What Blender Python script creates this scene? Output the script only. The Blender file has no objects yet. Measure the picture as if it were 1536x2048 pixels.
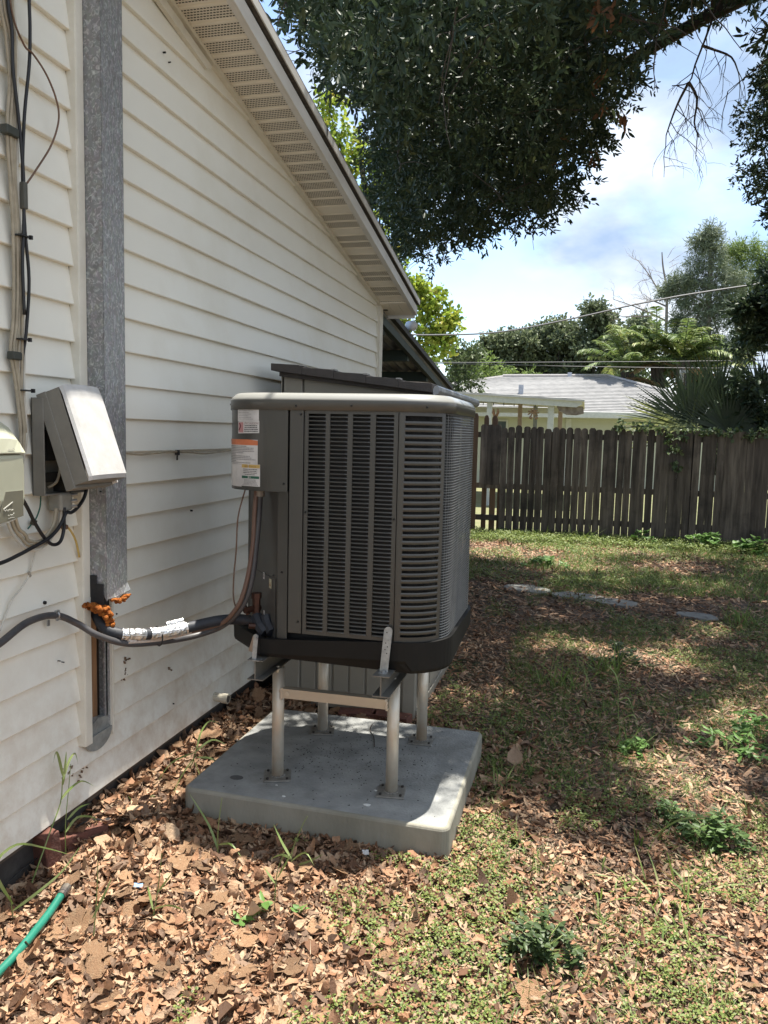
import bpy, math, random
import numpy as np
from mathutils import Vector, Matrix, noise as mnoise
rad = math.radians
SC = bpy.context.scene
COL = SC.collection
RNG = np.random.default_rng(11)
random.seed(7)
# ------------------------------------------------------------------ camera
CAM_X, CAM_Z = 1.7130, 1.5131
PITCH, ROLL, YAW = 0.0995741, 0.0232481, -0.2477263
FPX = 1570.1
_f = Vector((math.sin(YAW) * math.cos(PITCH), math.cos(YAW) * math.cos(PITCH), -math.sin(PITCH)))
_r = Vector((math.cos(YAW), -math.sin(YAW), 0)); _u = _r.cross(_f)
_r2 = math.cos(ROLL) * _r + math.sin(ROLL) * _u
_u2 = -math.sin(ROLL) * _r + math.cos(ROLL) * _u
cam_d = bpy.data.cameras.new('camera'); cam = bpy.data.objects.new('camera', cam_d); COL.objects.link(cam)
mw = Matrix((( _r2.x, _u2.x, -_f.x, CAM_X), (_r2.y, _u2.y, -_f.y, 0.0), (_r2.z, _u2.z, -_f.z, CAM_Z), (0, 0, 0, 1)))
cam.matrix_world = mw
cam_d.sensor_fit = 'VERTICAL'; cam_d.sensor_height = 24.0; cam_d.lens = FPX / 2048 * 24.0
cam_d.clip_start = 0.05; cam_d.clip_end = 2000
SC.camera = cam
# ------------------------------------------------------------------ sky and sun
SUN = Vector((0.09, 0.17, 1.0)).normalized()
ELEV = math.asin(SUN.z); AZ = math.atan2(SUN.x, SUN.y)
world = bpy.data.worlds.new('World'); SC.world = world; world.use_nodes = True
wt = world.node_tree; wt.nodes.clear()
def wn(t, **k):
    n = wt.nodes.new(t)
    for a, b in k.items(): setattr(n, a, b)
    return n
sky = wn('ShaderNodeTexSky', sky_type='NISHITA', sun_disc=False, sun_elevation=ELEV, sun_rotation=AZ, air_density=1.0, dust_density=0.6, ozone_density=1.2)
tc = wn('ShaderNodeTexCoord')
mp = wn('ShaderNodeMapping'); mp.inputs['Scale'].default_value = (1.0, 1.0, 1.9); mp.inputs['Location'].default_value = (0.35, 0.2, 0.1)
wt.links.new(tc.outputs['Generated'], mp.inputs['Vector'])
nz = wn('ShaderNodeTexNoise'); nz.inputs['Scale'].default_value = 2.1; nz.inputs['Detail'].default_value = 9; nz.inputs['Roughness'].default_value = 0.56; nz.inputs['Distortion'].default_value = 0.35
wt.links.new(mp.outputs['Vector'], nz.inputs['Vector'])
sep = wn('ShaderNodeSeparateXYZ'); wt.links.new(tc.outputs['Generated'], sep.inputs[0])
bias = wn('ShaderNodeMath', operation='MULTIPLY_ADD'); bias.inputs[1].default_value = 0.40; bias.inputs[2].default_value = 0.085
wt.links.new(sep.outputs['X'], bias.inputs[0])
addn = wn('ShaderNodeMath', operation='ADD'); wt.links.new(nz.outputs['Fac'], addn.inputs[0]); wt.links.new(bias.outputs[0], addn.inputs[1])
ramp = wn('ShaderNodeValToRGB'); ramp.color_ramp.elements[0].position = 0.47; ramp.color_ramp.elements[1].position = 0.62
wt.links.new(addn.outputs[0], ramp.inputs[0])
nz2 = wn('ShaderNodeTexNoise'); nz2.inputs['Scale'].default_value = 3.4; nz2.inputs['Detail'].default_value = 6
wt.links.new(mp.outputs['Vector'], nz2.inputs['Vector'])
r2 = wn('ShaderNodeValToRGB'); r2.color_ramp.elements[0].position = 0.40; r2.color_ramp.elements[1].position = 0.60
r2.color_ramp.elements[0].color = (1.65, 2.2, 3.1, 1); r2.color_ramp.elements[1].color = (4.2, 4.4, 4.6, 1)
wt.links.new(nz2.outputs['Fac'], r2.inputs[0])
mixs = wn('ShaderNodeMix', data_type='RGBA'); wt.links.new(ramp.outputs[0], mixs.inputs[0])
wt.links.new(sky.outputs[0], mixs.inputs[6]); wt.links.new(r2.outputs[0], mixs.inputs[7])
bg = wn('ShaderNodeBackground'); bg.inputs['Strength'].default_value = 0.11
wo = wn('ShaderNodeOutputWorld'); wt.links.new(mixs.outputs[2], bg.inputs[0]); wt.links.new(bg.outputs[0], wo.inputs[0])
sl = bpy.data.lights.new('sun', 'SUN'); sl.energy = 4.3; sl.angle = rad(0.53); sl.color = (1.0, 0.95, 0.86)
so = bpy.data.objects.new('sun', sl); COL.objects.link(so)
so.rotation_euler = SUN.to_track_quat('Z', 'Y').to_euler(); so.location = (3, 3, 20)
SC.view_settings.view_transform = 'Standard'; SC.view_settings.look = 'None'
SC.view_settings.exposure = 1.52; SC.view_settings.gamma = 1.0; SC.view_settings.use_curve_mapping = False
SC.render.engine = 'CYCLES'
SC.cycles.max_bounces = 8; SC.cycles.transparent_max_bounces = 8
try: SC.cycles.use_denoising = True
except Exception: pass

# ------------------------------------------------------------------ materials
MATS = {}
def M(name, c1, c2=None, rough=0.7, metal=0.0, scale=12.0, stretch=(1, 1, 1), bump=0.0, bscale=60.0, orand=0.0, attr=None,
      transl=0.0, coat=0.0, detail=5, spec=0.5, c3=None, s3=3.0, p3=(0.55, 0.7), coords='pos', ramp=(0.35, 0.65), emis=None):
    if name in MATS: return MATS[name]
    m = bpy.data.materials.new(name); m.use_nodes = True; nt = m.node_tree; nt.nodes.clear(); L = nt.links.new
    def N(t, **k):
        n = nt.nodes.new(t)
        for a, b in k.items(): setattr(n, a, b)
        return n
    out = N('ShaderNodeOutputMaterial'); p = N('ShaderNodeBsdfPrincipled')
    p.inputs['Roughness'].default_value = rough; p.inputs['Metallic'].default_value = metal
    p.inputs['Specular IOR Level'].default_value = spec
    if coat: p.inputs['Coat Weight'].default_value = coat; p.inputs['Coat Roughness'].default_value = 0.15
    if coords == 'pos': g = N('ShaderNodeNewGeometry'); src = g.outputs['Position']
    else: g = N('ShaderNodeTexCoord'); src = g.outputs['Object']
    mpp = N('ShaderNodeMapping'); mpp.inputs['Scale'].default_value = stretch; L(src, mpp.inputs['Vector'])
    c2 = c2 or tuple(v * 0.75 for v in c1)
    n1 = N('ShaderNodeTexNoise'); n1.inputs['Scale'].default_value = scale; n1.inputs['Detail'].default_value = detail; n1.inputs['Roughness'].default_value = 0.6
    L(mpp.outputs[0], n1.inputs['Vector'])
    r = N('ShaderNodeValToRGB'); r.color_ramp.elements[0].position = ramp[0]; r.color_ramp.elements[1].position = ramp[1]
    r.color_ramp.elements[0].color = (*c1, 1); r.color_ramp.elements[1].color = (*c2, 1)
    if attr:
        a = N('ShaderNodeAttribute', attribute_name='rnd'); r.color_ramp.elements[0].position = 0.0
        cols = attr; r.color_ramp.elements[0].color = (*cols[0], 1); r.color_ramp.elements[1].position = 1.0; r.color_ramp.elements[1].color = (*cols[-1], 1)
        for i, cc in enumerate(cols[1:-1]):
            e = r.color_ramp.elements.new((i + 1) / (len(cols) - 1)); e.color = (*cc, 1)
        L(a.outputs['Fac'], r.inputs[0])
    else: L(n1.outputs['Fac'], r.inputs[0])
    col = r.outputs[0]
    if c3:
        n3 = N('ShaderNodeTexNoise'); n3.inputs['Scale'].default_value = s3; n3.inputs['Detail'].default_value = 7; n3.inputs['Roughness'].default_value = 0.65
        L(src, n3.inputs['Vector']); r3 = N('ShaderNodeValToRGB'); r3.color_ramp.elements[0].position = p3[0]; r3.color_ramp.elements[1].position = p3[1]
        L(n3.outputs['Fac'], r3.inputs[0]); mx = N('ShaderNodeMix', data_type='RGBA'); L(r3.outputs[0], mx.inputs[0]); L(col, mx.inputs[6]); mx.inputs[7].default_value = (*c3, 1); col = mx.outputs[2]
    if orand:
        oi = N('ShaderNodeObjectInfo'); mr = N('ShaderNodeMapRange'); mr.inputs['To Min'].default_value = 1 - orand; mr.inputs['To Max'].default_value = 1 + orand
        L(oi.outputs['Random'], mr.inputs[0]); hm = N('ShaderNodeVectorMath', operation='SCALE'); L(col, hm.inputs[0]); L(mr.outputs[0], hm.inputs[3]); col = hm.outputs[0]
    L(col, p.inputs['Base Color'])
    if bump:
        nb = N('ShaderNodeTexNoise'); nb.inputs['Scale'].default_value = bscale; nb.inputs['Detail'].default_value = 6; L(mpp.outputs[0], nb.inputs['Vector'])
        b = N('ShaderNodeBump'); b.inputs['Strength'].default_value = bump; b.inputs['Distance'].default_value = 0.01; L(nb.outputs['Fac'], b.inputs['Height']); L(b.outputs[0], p.inputs['Normal'])
    if transl:
        t = N('ShaderNodeBsdfTranslucent'); L(col, t.inputs['Color']); ms = N('ShaderNodeMixShader'); ms.inputs[0].default_value = transl
        L(p.outputs[0], ms.inputs[1]); L(t.outputs[0], ms.inputs[2]); L(ms.outputs[0], out.inputs[0])
    else: L(p.outputs[0], out.inputs[0])
    if emis: p.inputs['Emission Color'].default_value = (*emis[:3], 1); p.inputs['Emission Strength'].default_value = emis[3]
    MATS[name] = m; return m

vinyl = M('vinyl', (0.83, 0.815, 0.735), (0.80, 0.78, 0.70), rough=0.42, scale=2.5, bump=0.05, bscale=90, c3=(0.70, 0.66, 0.55), s3=1.3, p3=(0.5, 0.85), stretch=(1, .5, 1))
vinyl_trim = M('vinyl_trim', (0.74, 0.71, 0.62), (0.66, 0.63, 0.54), rough=0.45, scale=14)
soffit_m = M('soffit_vinyl', (0.80, 0.75, 0.65), (0.74, 0.69, 0.59), rough=0.5, scale=5)
hole_m = M('dark_hole', (0.035, 0.03, 0.025), rough=0.9)
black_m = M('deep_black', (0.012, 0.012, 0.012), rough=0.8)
fascia_m = M('fascia_aluminium', (0.68, 0.67, 0.64), (0.57, 0.55, 0.51), rough=0.4, scale=8, stretch=(1, .3, 1))
shingle_m = M('shingles', (0.22, 0.21, 0.20), (0.13, 0.125, 0.12), rough=0.95, scale=60, bump=.4, bscale=200)
oldwood = M('old_wood', (0.30, 0.16, 0.075), (0.10, 0.055, 0.03), rough=0.9, scale=20, stretch=(1, 1, .12), bump=.5)
paint = M('unit_paint', (0.046, 0.044, 0.038), (0.055, 0.052, 0.045), rough=0.36, scale=3, coat=0.25, bump=0.02, bscale=25)
paint_lid = M('unit_lid_paint', (0.060, 0.058, 0.052), (0.070, 0.068, 0.060), rough=0.34, scale=3, coat=0.25, spec=.5)
pan_m = M('base_plastic', (0.0045, 0.0045, 0.004), (0.007, 0.0065, 0.006), rough=0.6, spec=.3, scale=15)
coil_m = M('coil_fins', (0.004, 0.004, 0.004), (0.006, 0.006, 0.006), rough=0.6, scale=60, stretch=(1, 1, 8))
grille_m = M('grille_wire', (0.17, 0.17, 0.165), (0.22, 0.22, 0.21), rough=0.35, metal=0.4, scale=30)
alu = M('aluminium', (0.66, 0.62, 0.53), (0.54, 0.50, 0.42), rough=0.42, metal=0.45, scale=9, stretch=(1, 1, .5), bump=.06, bscale=40, c3=(0.58, 0.45, 0.32), s3=7, p3=(.45, .75))
steel = M('zinc_steel', (0.42, 0.43, 0.43), (0.30, 0.31, 0.31), rough=0.4, metal=0.8, scale=40)
conc = M('concrete', (0.30, 0.305, 0.295), (0.20, 0.205, 0.20), rough=0.85, scale=9, bump=0.5, bscale=90, c3=(0.15, 0.15, 0.14), s3=3.2, p3=(.50, .72), detail=9)
conc_side = M('concrete_stained', (0.30, 0.285, 0.235), (0.20, 0.19, 0.15), rough=0.9, scale=4, stretch=(1, 1, .4), bump=.25, bscale=60)
brick_m = M('red_brick', (0.15, 0.055, 0.035), (0.09, 0.038, 0.028), rough=0.9, scale=18, bump=.5, bscale=80)
tan_m = M('shed_resin', (0.30, 0.275, 0.22), (0.27, 0.245, 0.20), rough=0.55, scale=5, bump=.06, bscale=120)
shedroof_m = M('shed_roof_resin', (0.045, 0.038, 0.033), (0.06, 0.05, 0.045), rough=0.6, scale=25, bump=.2, bscale=100)
gutter_m = M('gutter_grey', (0.33, 0.34, 0.35), (0.22, 0.23, 0.24), rough=.4, metal=.3, scale=20)
grey_pl = M('grey_plastic', (0.55, 0.54, 0.53), (0.46, 0.45, 0.43), rough=0.55, scale=16, bump=.08, bscale=150)
grey_pl2 = M('grey_plastic_dark', (0.23, 0.22, 0.19), (0.18, 0.17, 0.15), rough=0.55, scale=9)
beige_pl = M('beige_plastic', (0.50, 0.50, 0.38), (0.44, 0.44, 0.33), rough=0.42, scale=7)
beige_dk = M('smoked_cover', (0.20, 0.19, 0.14), (0.17, 0.16, 0.12), rough=0.25, scale=7)
cab_black = M('black_cable', (0.014, 0.014, 0.016), rough=0.45)
cab_beige = M('beige_cable', (0.40, 0.35, 0.26), (0.30, 0.26, 0.19), rough=0.6, scale=30)
cab_white = M('white_cable', (0.62, 0.60, 0.53), rough=0.6)
cab_brown = M('brown_cable', (0.16, 0.09, 0.055), rough=0.6)
cab_yellow = M('yellow_cable', (0.60, 0.42, 0.13), rough=0.6)
cab_green = M('green_wire', (0.02, 0.13, 0.09), rough=0.6)
cond_m = M('grey_conduit', (0.05, 0.05, 0.055), (0.075, 0.07, 0.07), rough=0.45, scale=25)
insul = M('black_insulation', (0.016, 0.018, 0.024), (0.025, 0.028, 0.035), rough=0.6, scale=20, bump=.2, bscale=70)
foil = M('foil_tape', (0.80, 0.80, 0.80), (0.6, 0.6, 0.6), rough=0.28, metal=0.9, scale=60, bump=.9, bscale=60)
foam_m = M('spray_foam', (0.44, 0.15, 0.03), (0.20, 0.055, 0.012), rough=0.9, scale=60, bump=.8, bscale=260, spec=.2)
copper = M('copper', (0.10, 0.045, 0.03), (0.05, 0.025, 0.018), rough=0.5, metal=0.6, scale=30)
pvc = M('pvc', (0.60, 0.56, 0.45), rough=.4)
hose_m = M('green_hose', (0.012, 0.14, 0.095), (0.02, 0.18, 0.125), rough=0.4, scale=25)
rust = M('rusty_iron', (0.13, 0.075, 0.05), (0.07, 0.045, 0.035), rough=.85, scale=50, bump=.4)
stone = M('paver', (0.24, 0.235, 0.21), (0.16, 0.155, 0.14), rough=.9, scale=8, bump=.3)
fence_old = M('weathered_board', (0.165, 0.135, 0.105), (0.055, 0.043, 0.033), rough=0.92, scale=16, stretch=(1, 1, .09), bump=.7, bscale=35, orand=.35, c3=(0.028, 0.024, 0.020), s3=2.0, p3=(.5, .75), detail=8)
fence_brown = M('brown_board', (0.15, 0.09, 0.05), (0.09, 0.052, 0.03), rough=0.85, scale=14, stretch=(1, 1, .1), bump=.4, orand=.2)
stick_w = M('sticker_white', (0.66, 0.64, 0.62), rough=.5)
stick_o = M('sticker_orange', (0.62, 0.19, 0.08), rough=.5)
stick_y = M('sticker_amber', (0.62, 0.43, 0.14), rough=.5)
stick_g = M('sticker_green', (0.02, 0.12, 0.07), rough=.5)
stick_p = M('sticker_pink', (0.48, 0.24, 0.24), (0.42, 0.2, 0.2), rough=.5)
ink = M('ink', (0.06, 0.055, 0.055), rough=.6)
ink2 = M('faint_ink', (0.28, 0.27, 0.27), rough=.6)
green_wood = M('green_painted_wood', (0.035, 0.055, 0.045), (0.025, 0.04, 0.034), rough=.6, scale=10)
metal_roof = M('galvanised_sheet', (0.30, 0.31, 0.32), (0.12, 0.12, 0.12), rough=.5, scale=7, stretch=(2, .3, 1), ramp=(.4, .6))
def spangle():
    m = bpy.data.materials.new('galvanised_steel'); m.use_nodes = True; nt = m.node_tree; p = nt.nodes['Principled BSDF']; L = nt.links.new
    g = nt.nodes.new('ShaderNodeNewGeometry'); v = nt.nodes.new('ShaderNodeTexVoronoi'); v.inputs['Scale'].default_value = 60; v.feature = 'F1'
    n = nt.nodes.new('ShaderNodeTexNoise'); n.inputs['Scale'].default_value = 45; n.inputs['Detail'].default_value = 6; n.inputs['Distortion'].default_value = 2.5
    mm = nt.nodes.new('ShaderNodeMapping'); mm.inputs['Rotation'].default_value = (0.5, 0, 0); mm.inputs['Scale'].default_value = (1, 1.8, .8)
    L(g.outputs['Position'], mm.inputs[0]); L(mm.outputs[0], v.inputs['Vector']); L(mm.outputs[0], n.inputs['Vector'])
    r = nt.nodes.new('ShaderNodeValToRGB'); r.color_ramp.elements[0].position = .50; r.color_ramp.elements[0].color = (0.21, 0.235, 0.25, 1); r.color_ramp.elements[1].position = .70; r.color_ramp.elements[1].color = (0.46, 0.49, 0.50, 1)
    L(n.outputs['Fac'], r.inputs[0]); mx = nt.nodes.new('ShaderNodeMix'); mx.data_type = 'RGBA'; mx.blend_type = 'MULTIPLY'; mx.inputs[0].default_value = .35
    L(r.outputs[0], mx.inputs[6]); L(v.outputs['Color'], mx.inputs[7]); hs = nt.nodes.new('ShaderNodeHueSaturation'); hs.inputs['Saturation'].default_value = .22; L(mx.outputs[2], hs.inputs['Color']); hs.inputs['Value'].default_value = 1.25
    L(hs.outputs[0], p.inputs['Base Color']); p.inputs['Metallic'].default_value = .3; p.inputs['Roughness'].default_value = .42
    r2_ = nt.nodes.new('ShaderNodeMapRange'); r2_.inputs['To Min'].default_value = .3; r2_.inputs['To Max'].default_value = .6; L(n.outputs['Fac'], r2_.inputs[0]); L(r2_.outputs[0], p.inputs['Roughness'])
    return m
galv = spangle()
def low_blotches(m):   # tan noise blotches, stronger towards the lowest courses
    nt = m.node_tree; L = nt.links.new; p = [n for n in nt.nodes if n.type == 'BSDF_PRINCIPLED'][0]; src = p.inputs['Base Color'].links[0].from_socket
    g = nt.nodes.new('ShaderNodeNewGeometry'); s = nt.nodes.new('ShaderNodeSeparateXYZ'); L(g.outputs['Position'], s.inputs[0])
    mr = nt.nodes.new('ShaderNodeMapRange'); mr.inputs['From Min'].default_value = .9; mr.inputs['From Max'].default_value = .14; L(s.outputs['Z'], mr.inputs[0])
    n = nt.nodes.new('ShaderNodeTexNoise'); n.inputs['Scale'].default_value = 7; n.inputs['Detail'].default_value = 9; n.inputs['Roughness'].default_value = .7; L(g.outputs['Position'], n.inputs['Vector'])
    r = nt.nodes.new('ShaderNodeMapRange'); r.inputs['From Min'].default_value = .42; r.inputs['From Max'].default_value = .75; L(n.outputs['Fac'], r.inputs[0])
    mu = nt.nodes.new('ShaderNodeMath'); mu.operation = 'MULTIPLY'; L(mr.outputs[0], mu.inputs[0]); L(r.outputs[0], mu.inputs[1])
    mx = nt.nodes.new('ShaderNodeMix'); mx.data_type = 'RGBA'; L(mu.outputs[0], mx.inputs[0]); L(src, mx.inputs[6]); mx.inputs[7].default_value = (.52, .42, .31, 1); L(mx.outputs[2], p.inputs['Base Color'])
low_blotches(vinyl)
def top_highlight(m, col, lo, hi):   # pale sun highlight painted into the colour of upward faces
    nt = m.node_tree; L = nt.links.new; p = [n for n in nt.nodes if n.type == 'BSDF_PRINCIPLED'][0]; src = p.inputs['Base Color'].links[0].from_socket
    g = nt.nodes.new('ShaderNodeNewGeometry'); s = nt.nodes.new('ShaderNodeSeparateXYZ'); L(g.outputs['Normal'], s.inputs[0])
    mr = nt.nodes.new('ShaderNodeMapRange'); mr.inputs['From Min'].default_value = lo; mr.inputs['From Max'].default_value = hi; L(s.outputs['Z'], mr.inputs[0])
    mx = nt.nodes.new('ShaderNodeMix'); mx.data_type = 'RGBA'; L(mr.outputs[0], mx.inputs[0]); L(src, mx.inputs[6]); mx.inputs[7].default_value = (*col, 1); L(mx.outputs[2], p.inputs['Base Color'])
top_highlight(paint_lid, (.27, .27, .25), .30, .60)

# ------------------------------------------------------------------ helpers
def tag(o, label=None, cat=None, group=None, kind=None):
    if label: o['label'] = label
    if cat: o['category'] = cat
    if group: o['group'] = group
    if kind: o['kind'] = kind
    return o
def thing(name, label, cat, loc, group=None):
    o = bpy.data.objects.new(name, None); o.location = loc; o.empty_display_size = .1; COL.objects.link(o)
    return tag(o, label, cat, group)
def wloc(o):
    v = Vector(o.location)
    return v
def world_inv(p):
    # world matrix of a parent chain in which every level was linked with world-space data
    return p.get('_wm')
WM = {}
def link(o, parent=None):
    COL.objects.link(o)
    loc = Matrix.Translation(o.location) @ o.rotation_euler.to_matrix().to_4x4() @ Matrix.Diagonal((*o.scale, 1))
    if parent:
        pw = WM[parent.name] if parent.name in WM else Matrix.Translation(parent.location)
        o.parent = parent; o.matrix_parent_inverse = pw.inverted()
    WM[o.name] = loc
    return o
class MB:
    def __init__(s): s.v = []; s.f = []; s.m = []
    def add(s, vs, fs, m=0):
        n = len(s.v); s.v += [tuple(v) for v in vs]
        for f in fs: s.f.append(tuple(i + n for i in f)); s.m.append(m)
        return s
    def box(s, x0, x1, y0, y1, z0, z1, m=0):
        return s.add([(x0, y0, z0), (x1, y0, z0), (x1, y1, z0), (x0, y1, z0), (x0, y0, z1), (x1, y0, z1), (x1, y1, z1), (x0, y1, z1)],
                     [(0, 3, 2, 1), (4, 5, 6, 7), (0, 1, 5, 4), (1, 2, 6, 5), (2, 3, 7, 6), (3, 0, 4, 7)], m)
    def obox(s, c, ax, ay, az, m=0):   # oriented box, half vectors
        c = Vector(c); ax, ay, az = Vector(ax), Vector(ay), Vector(az)
        vs = [c + a * ax + b * ay + d * az for d in (-1, 1) for a, b in ((-1, -1), (1, -1), (1, 1), (-1, 1))]
        return s.add(vs, [(0, 3, 2, 1), (4, 5, 6, 7), (0, 1, 5, 4), (1, 2, 6, 5), (2, 3, 7, 6), (3, 0, 4, 7)], m)
    def prism(s, poly, fn, a, b, m=0):   # fn(u,v,w)->xyz ; extrudes polygon from w=a to w=b
        n = len(poly); vs = [fn(u, v, a) for u, v in poly] + [fn(u, v, b) for u, v in poly]
        fs = [tuple(range(n - 1, -1, -1)), tuple(range(n, 2 * n))] + [(i, (i + 1) % n, n + (i + 1) % n, n + i) for i in range(n)]
        return s.add(vs, fs, m)
    def tube(s, path, r, n=8, m=0, cap=True):
        P = [Vector(p) for p in path]; R = r if hasattr(r, '__len__') else [r] * len(P)
        up = Vector((0, 0, 1)); vs = []; prev = None
        for i, p in enumerate(P):
            d = (P[min(i + 1, len(P) - 1)] - P[max(i - 1, 0)]).normalized()
            if prev is None:
                a = d.cross(up if abs(d.z) < .9 else Vector((1, 0, 0))).normalized()
            else: a = (prev - d * prev.dot(d)).normalized()
            prev = a; b = d.cross(a)
            for k in range(n):
                t = 2 * math.pi * k / n; vs.append(p + R[i] * (math.cos(t) * a + math.sin(t) * b))
        fs = [(i * n + k, i * n + (k + 1) % n, (i + 1) * n + (k + 1) % n, (i + 1) * n + k) for i in range(len(P) - 1) for k in range(n)]
        if cap: fs += [tuple(range(n - 1, -1, -1)), tuple(range((len(P) - 1) * n, len(P) * n))]
        return s.add(vs, fs, m)
    def strip(s, pts, z0, z1, t, m=0):   # vertical sheet of thickness t along a plan polyline, outward = right-hand side
        P = [Vector((a, b)) for a, b in pts]; N = []
        for i in range(len(P)):
            d = (P[min(i + 1, len(P) - 1)] - P[max(i - 1, 0)]).normalized(); N.append(Vector((d.y, -d.x)))
        vs = []
        for p, nn in zip(P, N):
            q = p - nn * t
            vs += [(p.x, p.y, z0), (p.x, p.y, z1), (q.x, q.y, z1), (q.x, q.y, z0)]
        fs = []
        for i in range(len(P) - 1):
            a, b = 4 * i, 4 * i + 4
            fs += [(a, b, b + 1, a + 1), (a + 1, b + 1, b + 2, a + 2), (a + 2, b + 2, b + 3, a + 3), (a + 3, b + 3, b, a)]
        e = 4 * (len(P) - 1); fs += [(0, 1, 2, 3), (e + 3, e + 2, e + 1, e)]
        return s.add(vs, fs, m)
    def mesh(s, name, mats, smooth=False):
        me = bpy.data.meshes.new(name); me.from_pydata(s.v, [], s.f)
        for x in (mats if isinstance(mats, (list, tuple)) else [mats]): me.materials.append(x)
        if any(s.m): me.polygons.foreach_set('material_index', s.m)
        if smooth: me.polygons.foreach_set('use_smooth', [True] * len(me.polygons))
        me.update(); return me
    def build(s, name, mats, parent=None, smooth=False, bevel=0, loc=None):
        o = bpy.data.objects.new(name, s.mesh(name, mats, smooth))
        if loc: o.location = loc
        link(o, parent)
        if bevel:
            b = o.modifiers.new('bevel', 'BEVEL'); b.width = bevel; b.segments = 2; b.limit_method = 'ANGLE'; b.angle_limit = rad(35)
        return o
def inst(name, me, loc, rot=(0, 0, 0), scale=(1, 1, 1), parent=None):
    o = bpy.data.objects.new(name, me); o.location = loc; o.rotation_euler = rot; o.scale = scale
    return link(o, parent)
def spline(pts, n=6):
    P = [Vector(p) for p in pts]; out = []
    for i in range(len(P) - 1):
        a = P[max(i - 1, 0)]; b = P[i]; c = P[i + 1]; d = P[min(i + 2, len(P) - 1)]
        for k in range(n):
            t = k / n; out.append(.5 * ((2 * b) + (c - a) * t + (2 * a - 5 * b + 4 * c - d) * t * t + (3 * b - a - 3 * c + d) * t ** 3))
    out.append(P[-1]); return out
def np_mesh(name, V, F, mat, rnd=None, smooth=False):
    """V (n,3), F (m,k) numpy -> mesh, rnd per face attribute"""
    me = bpy.data.meshes.new(name); n, k = len(F), F.shape[1]
    me.vertices.add(len(V)); me.vertices.foreach_set('co', np.ascontiguousarray(V, dtype=np.float32).ravel())
    me.loops.add(n * k); me.loops.foreach_set('vertex_index', F.astype(np.int32).ravel())
    me.polygons.add(n); me.polygons.foreach_set('loop_start', np.arange(0, n * k, k, dtype=np.int32)); me.polygons.foreach_set('loop_total', np.full(n, k, dtype=np.int32))
    if smooth: me.polygons.foreach_set('use_smooth', np.ones(n, dtype=bool))
    if rnd is not None:
        a = me.attributes.new('rnd', 'FLOAT', 'FACE'); a.data.foreach_set('value', rnd.astype(np.float32))
    me.materials.append(mat); me.update(calc_edges=True); me.validate(); return me
def curled(P, D, L, W, rng, curl, twist):
    """one curled three-column leaf per row, for litter close to the camera"""
    n = len(P); D = unit(D); R = unit(rng.normal(size=(n, 3))); S = unit(np.cross(D, R)); U = np.cross(S, D); L = L.reshape(-1, 1); W = W.reshape(-1, 1); vs = []
    cup = np.abs(rng.normal(.16, .16, (n, 1))) * np.sign(rng.random((n, 1)) - .25)
    for t, w in ((0, .05), (.28, .46), (.68, .43), (1, .06)):
        b = curl.reshape(-1, 1) * (t - .4) ** 2 * L; a = twist.reshape(-1, 1) * (t - .5); S2 = S * np.cos(a) + U * np.sin(a); U2 = U * np.cos(a) - S * np.sin(a)
        for q in (-1, 0, 1): vs.append(P + D * t * L * (1 - .15 * np.abs(curl.reshape(-1, 1)) * t) + S2 * q * w * W + U * b + U2 * cup * W * abs(q) * (.6 + w))
    V = np.stack(vs, 1).reshape(-1, 3); base = np.arange(n)[:, None] * 12
    F = np.concatenate([base + np.array([[3 * i + j, 3 * i + j + 1, 3 * i + j + 4, 3 * i + j + 3]]) for i in range(3) for j in range(2)], 1).reshape(-1, 4)
    return V, F
def unit(a): return a / np.maximum(np.linalg.norm(a, axis=-1, keepdims=True), 1e-9)
LEAF_PROF = np.array([(0, 0), (.32, .5), (.72, .42), (1, 0), (.72, -.42), (.32, -.5)])
def leaves(P, D, L, W, fold=.25, droop=.1, curl=0.0, rng=RNG, prof=LEAF_PROF):
    """one folded six-point leaf per row: P base, D direction"""
    n = len(P); D = unit(D); R = unit(rng.normal(size=(n, 3))); S = unit(np.cross(D, R)); U = np.cross(S, D)
    L = np.broadcast_to(np.asarray(L, float).reshape(-1, 1), (n, 1)); W = np.broadcast_to(np.asarray(W, float).reshape(-1, 1), (n, 1))
    vs = []
    for a, b in prof:
        h = fold * abs(b) * W - droop * a * a * L
        c = np.asarray(curl).reshape(-1, 1) * a * a * L if np.ndim(curl) else curl * a * a * L
        vs.append(P + D * a * L + S * b * W + U * (h + c))
    V = np.stack(vs, 1).reshape(-1, 3); base = np.arange(n)[:, None] * 6
    F = np.concatenate([base + np.array([[0, 1, 2, 3]]), base + np.array([[0, 3, 4, 5]])], 1).reshape(-1, 4)
    return V, F
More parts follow.
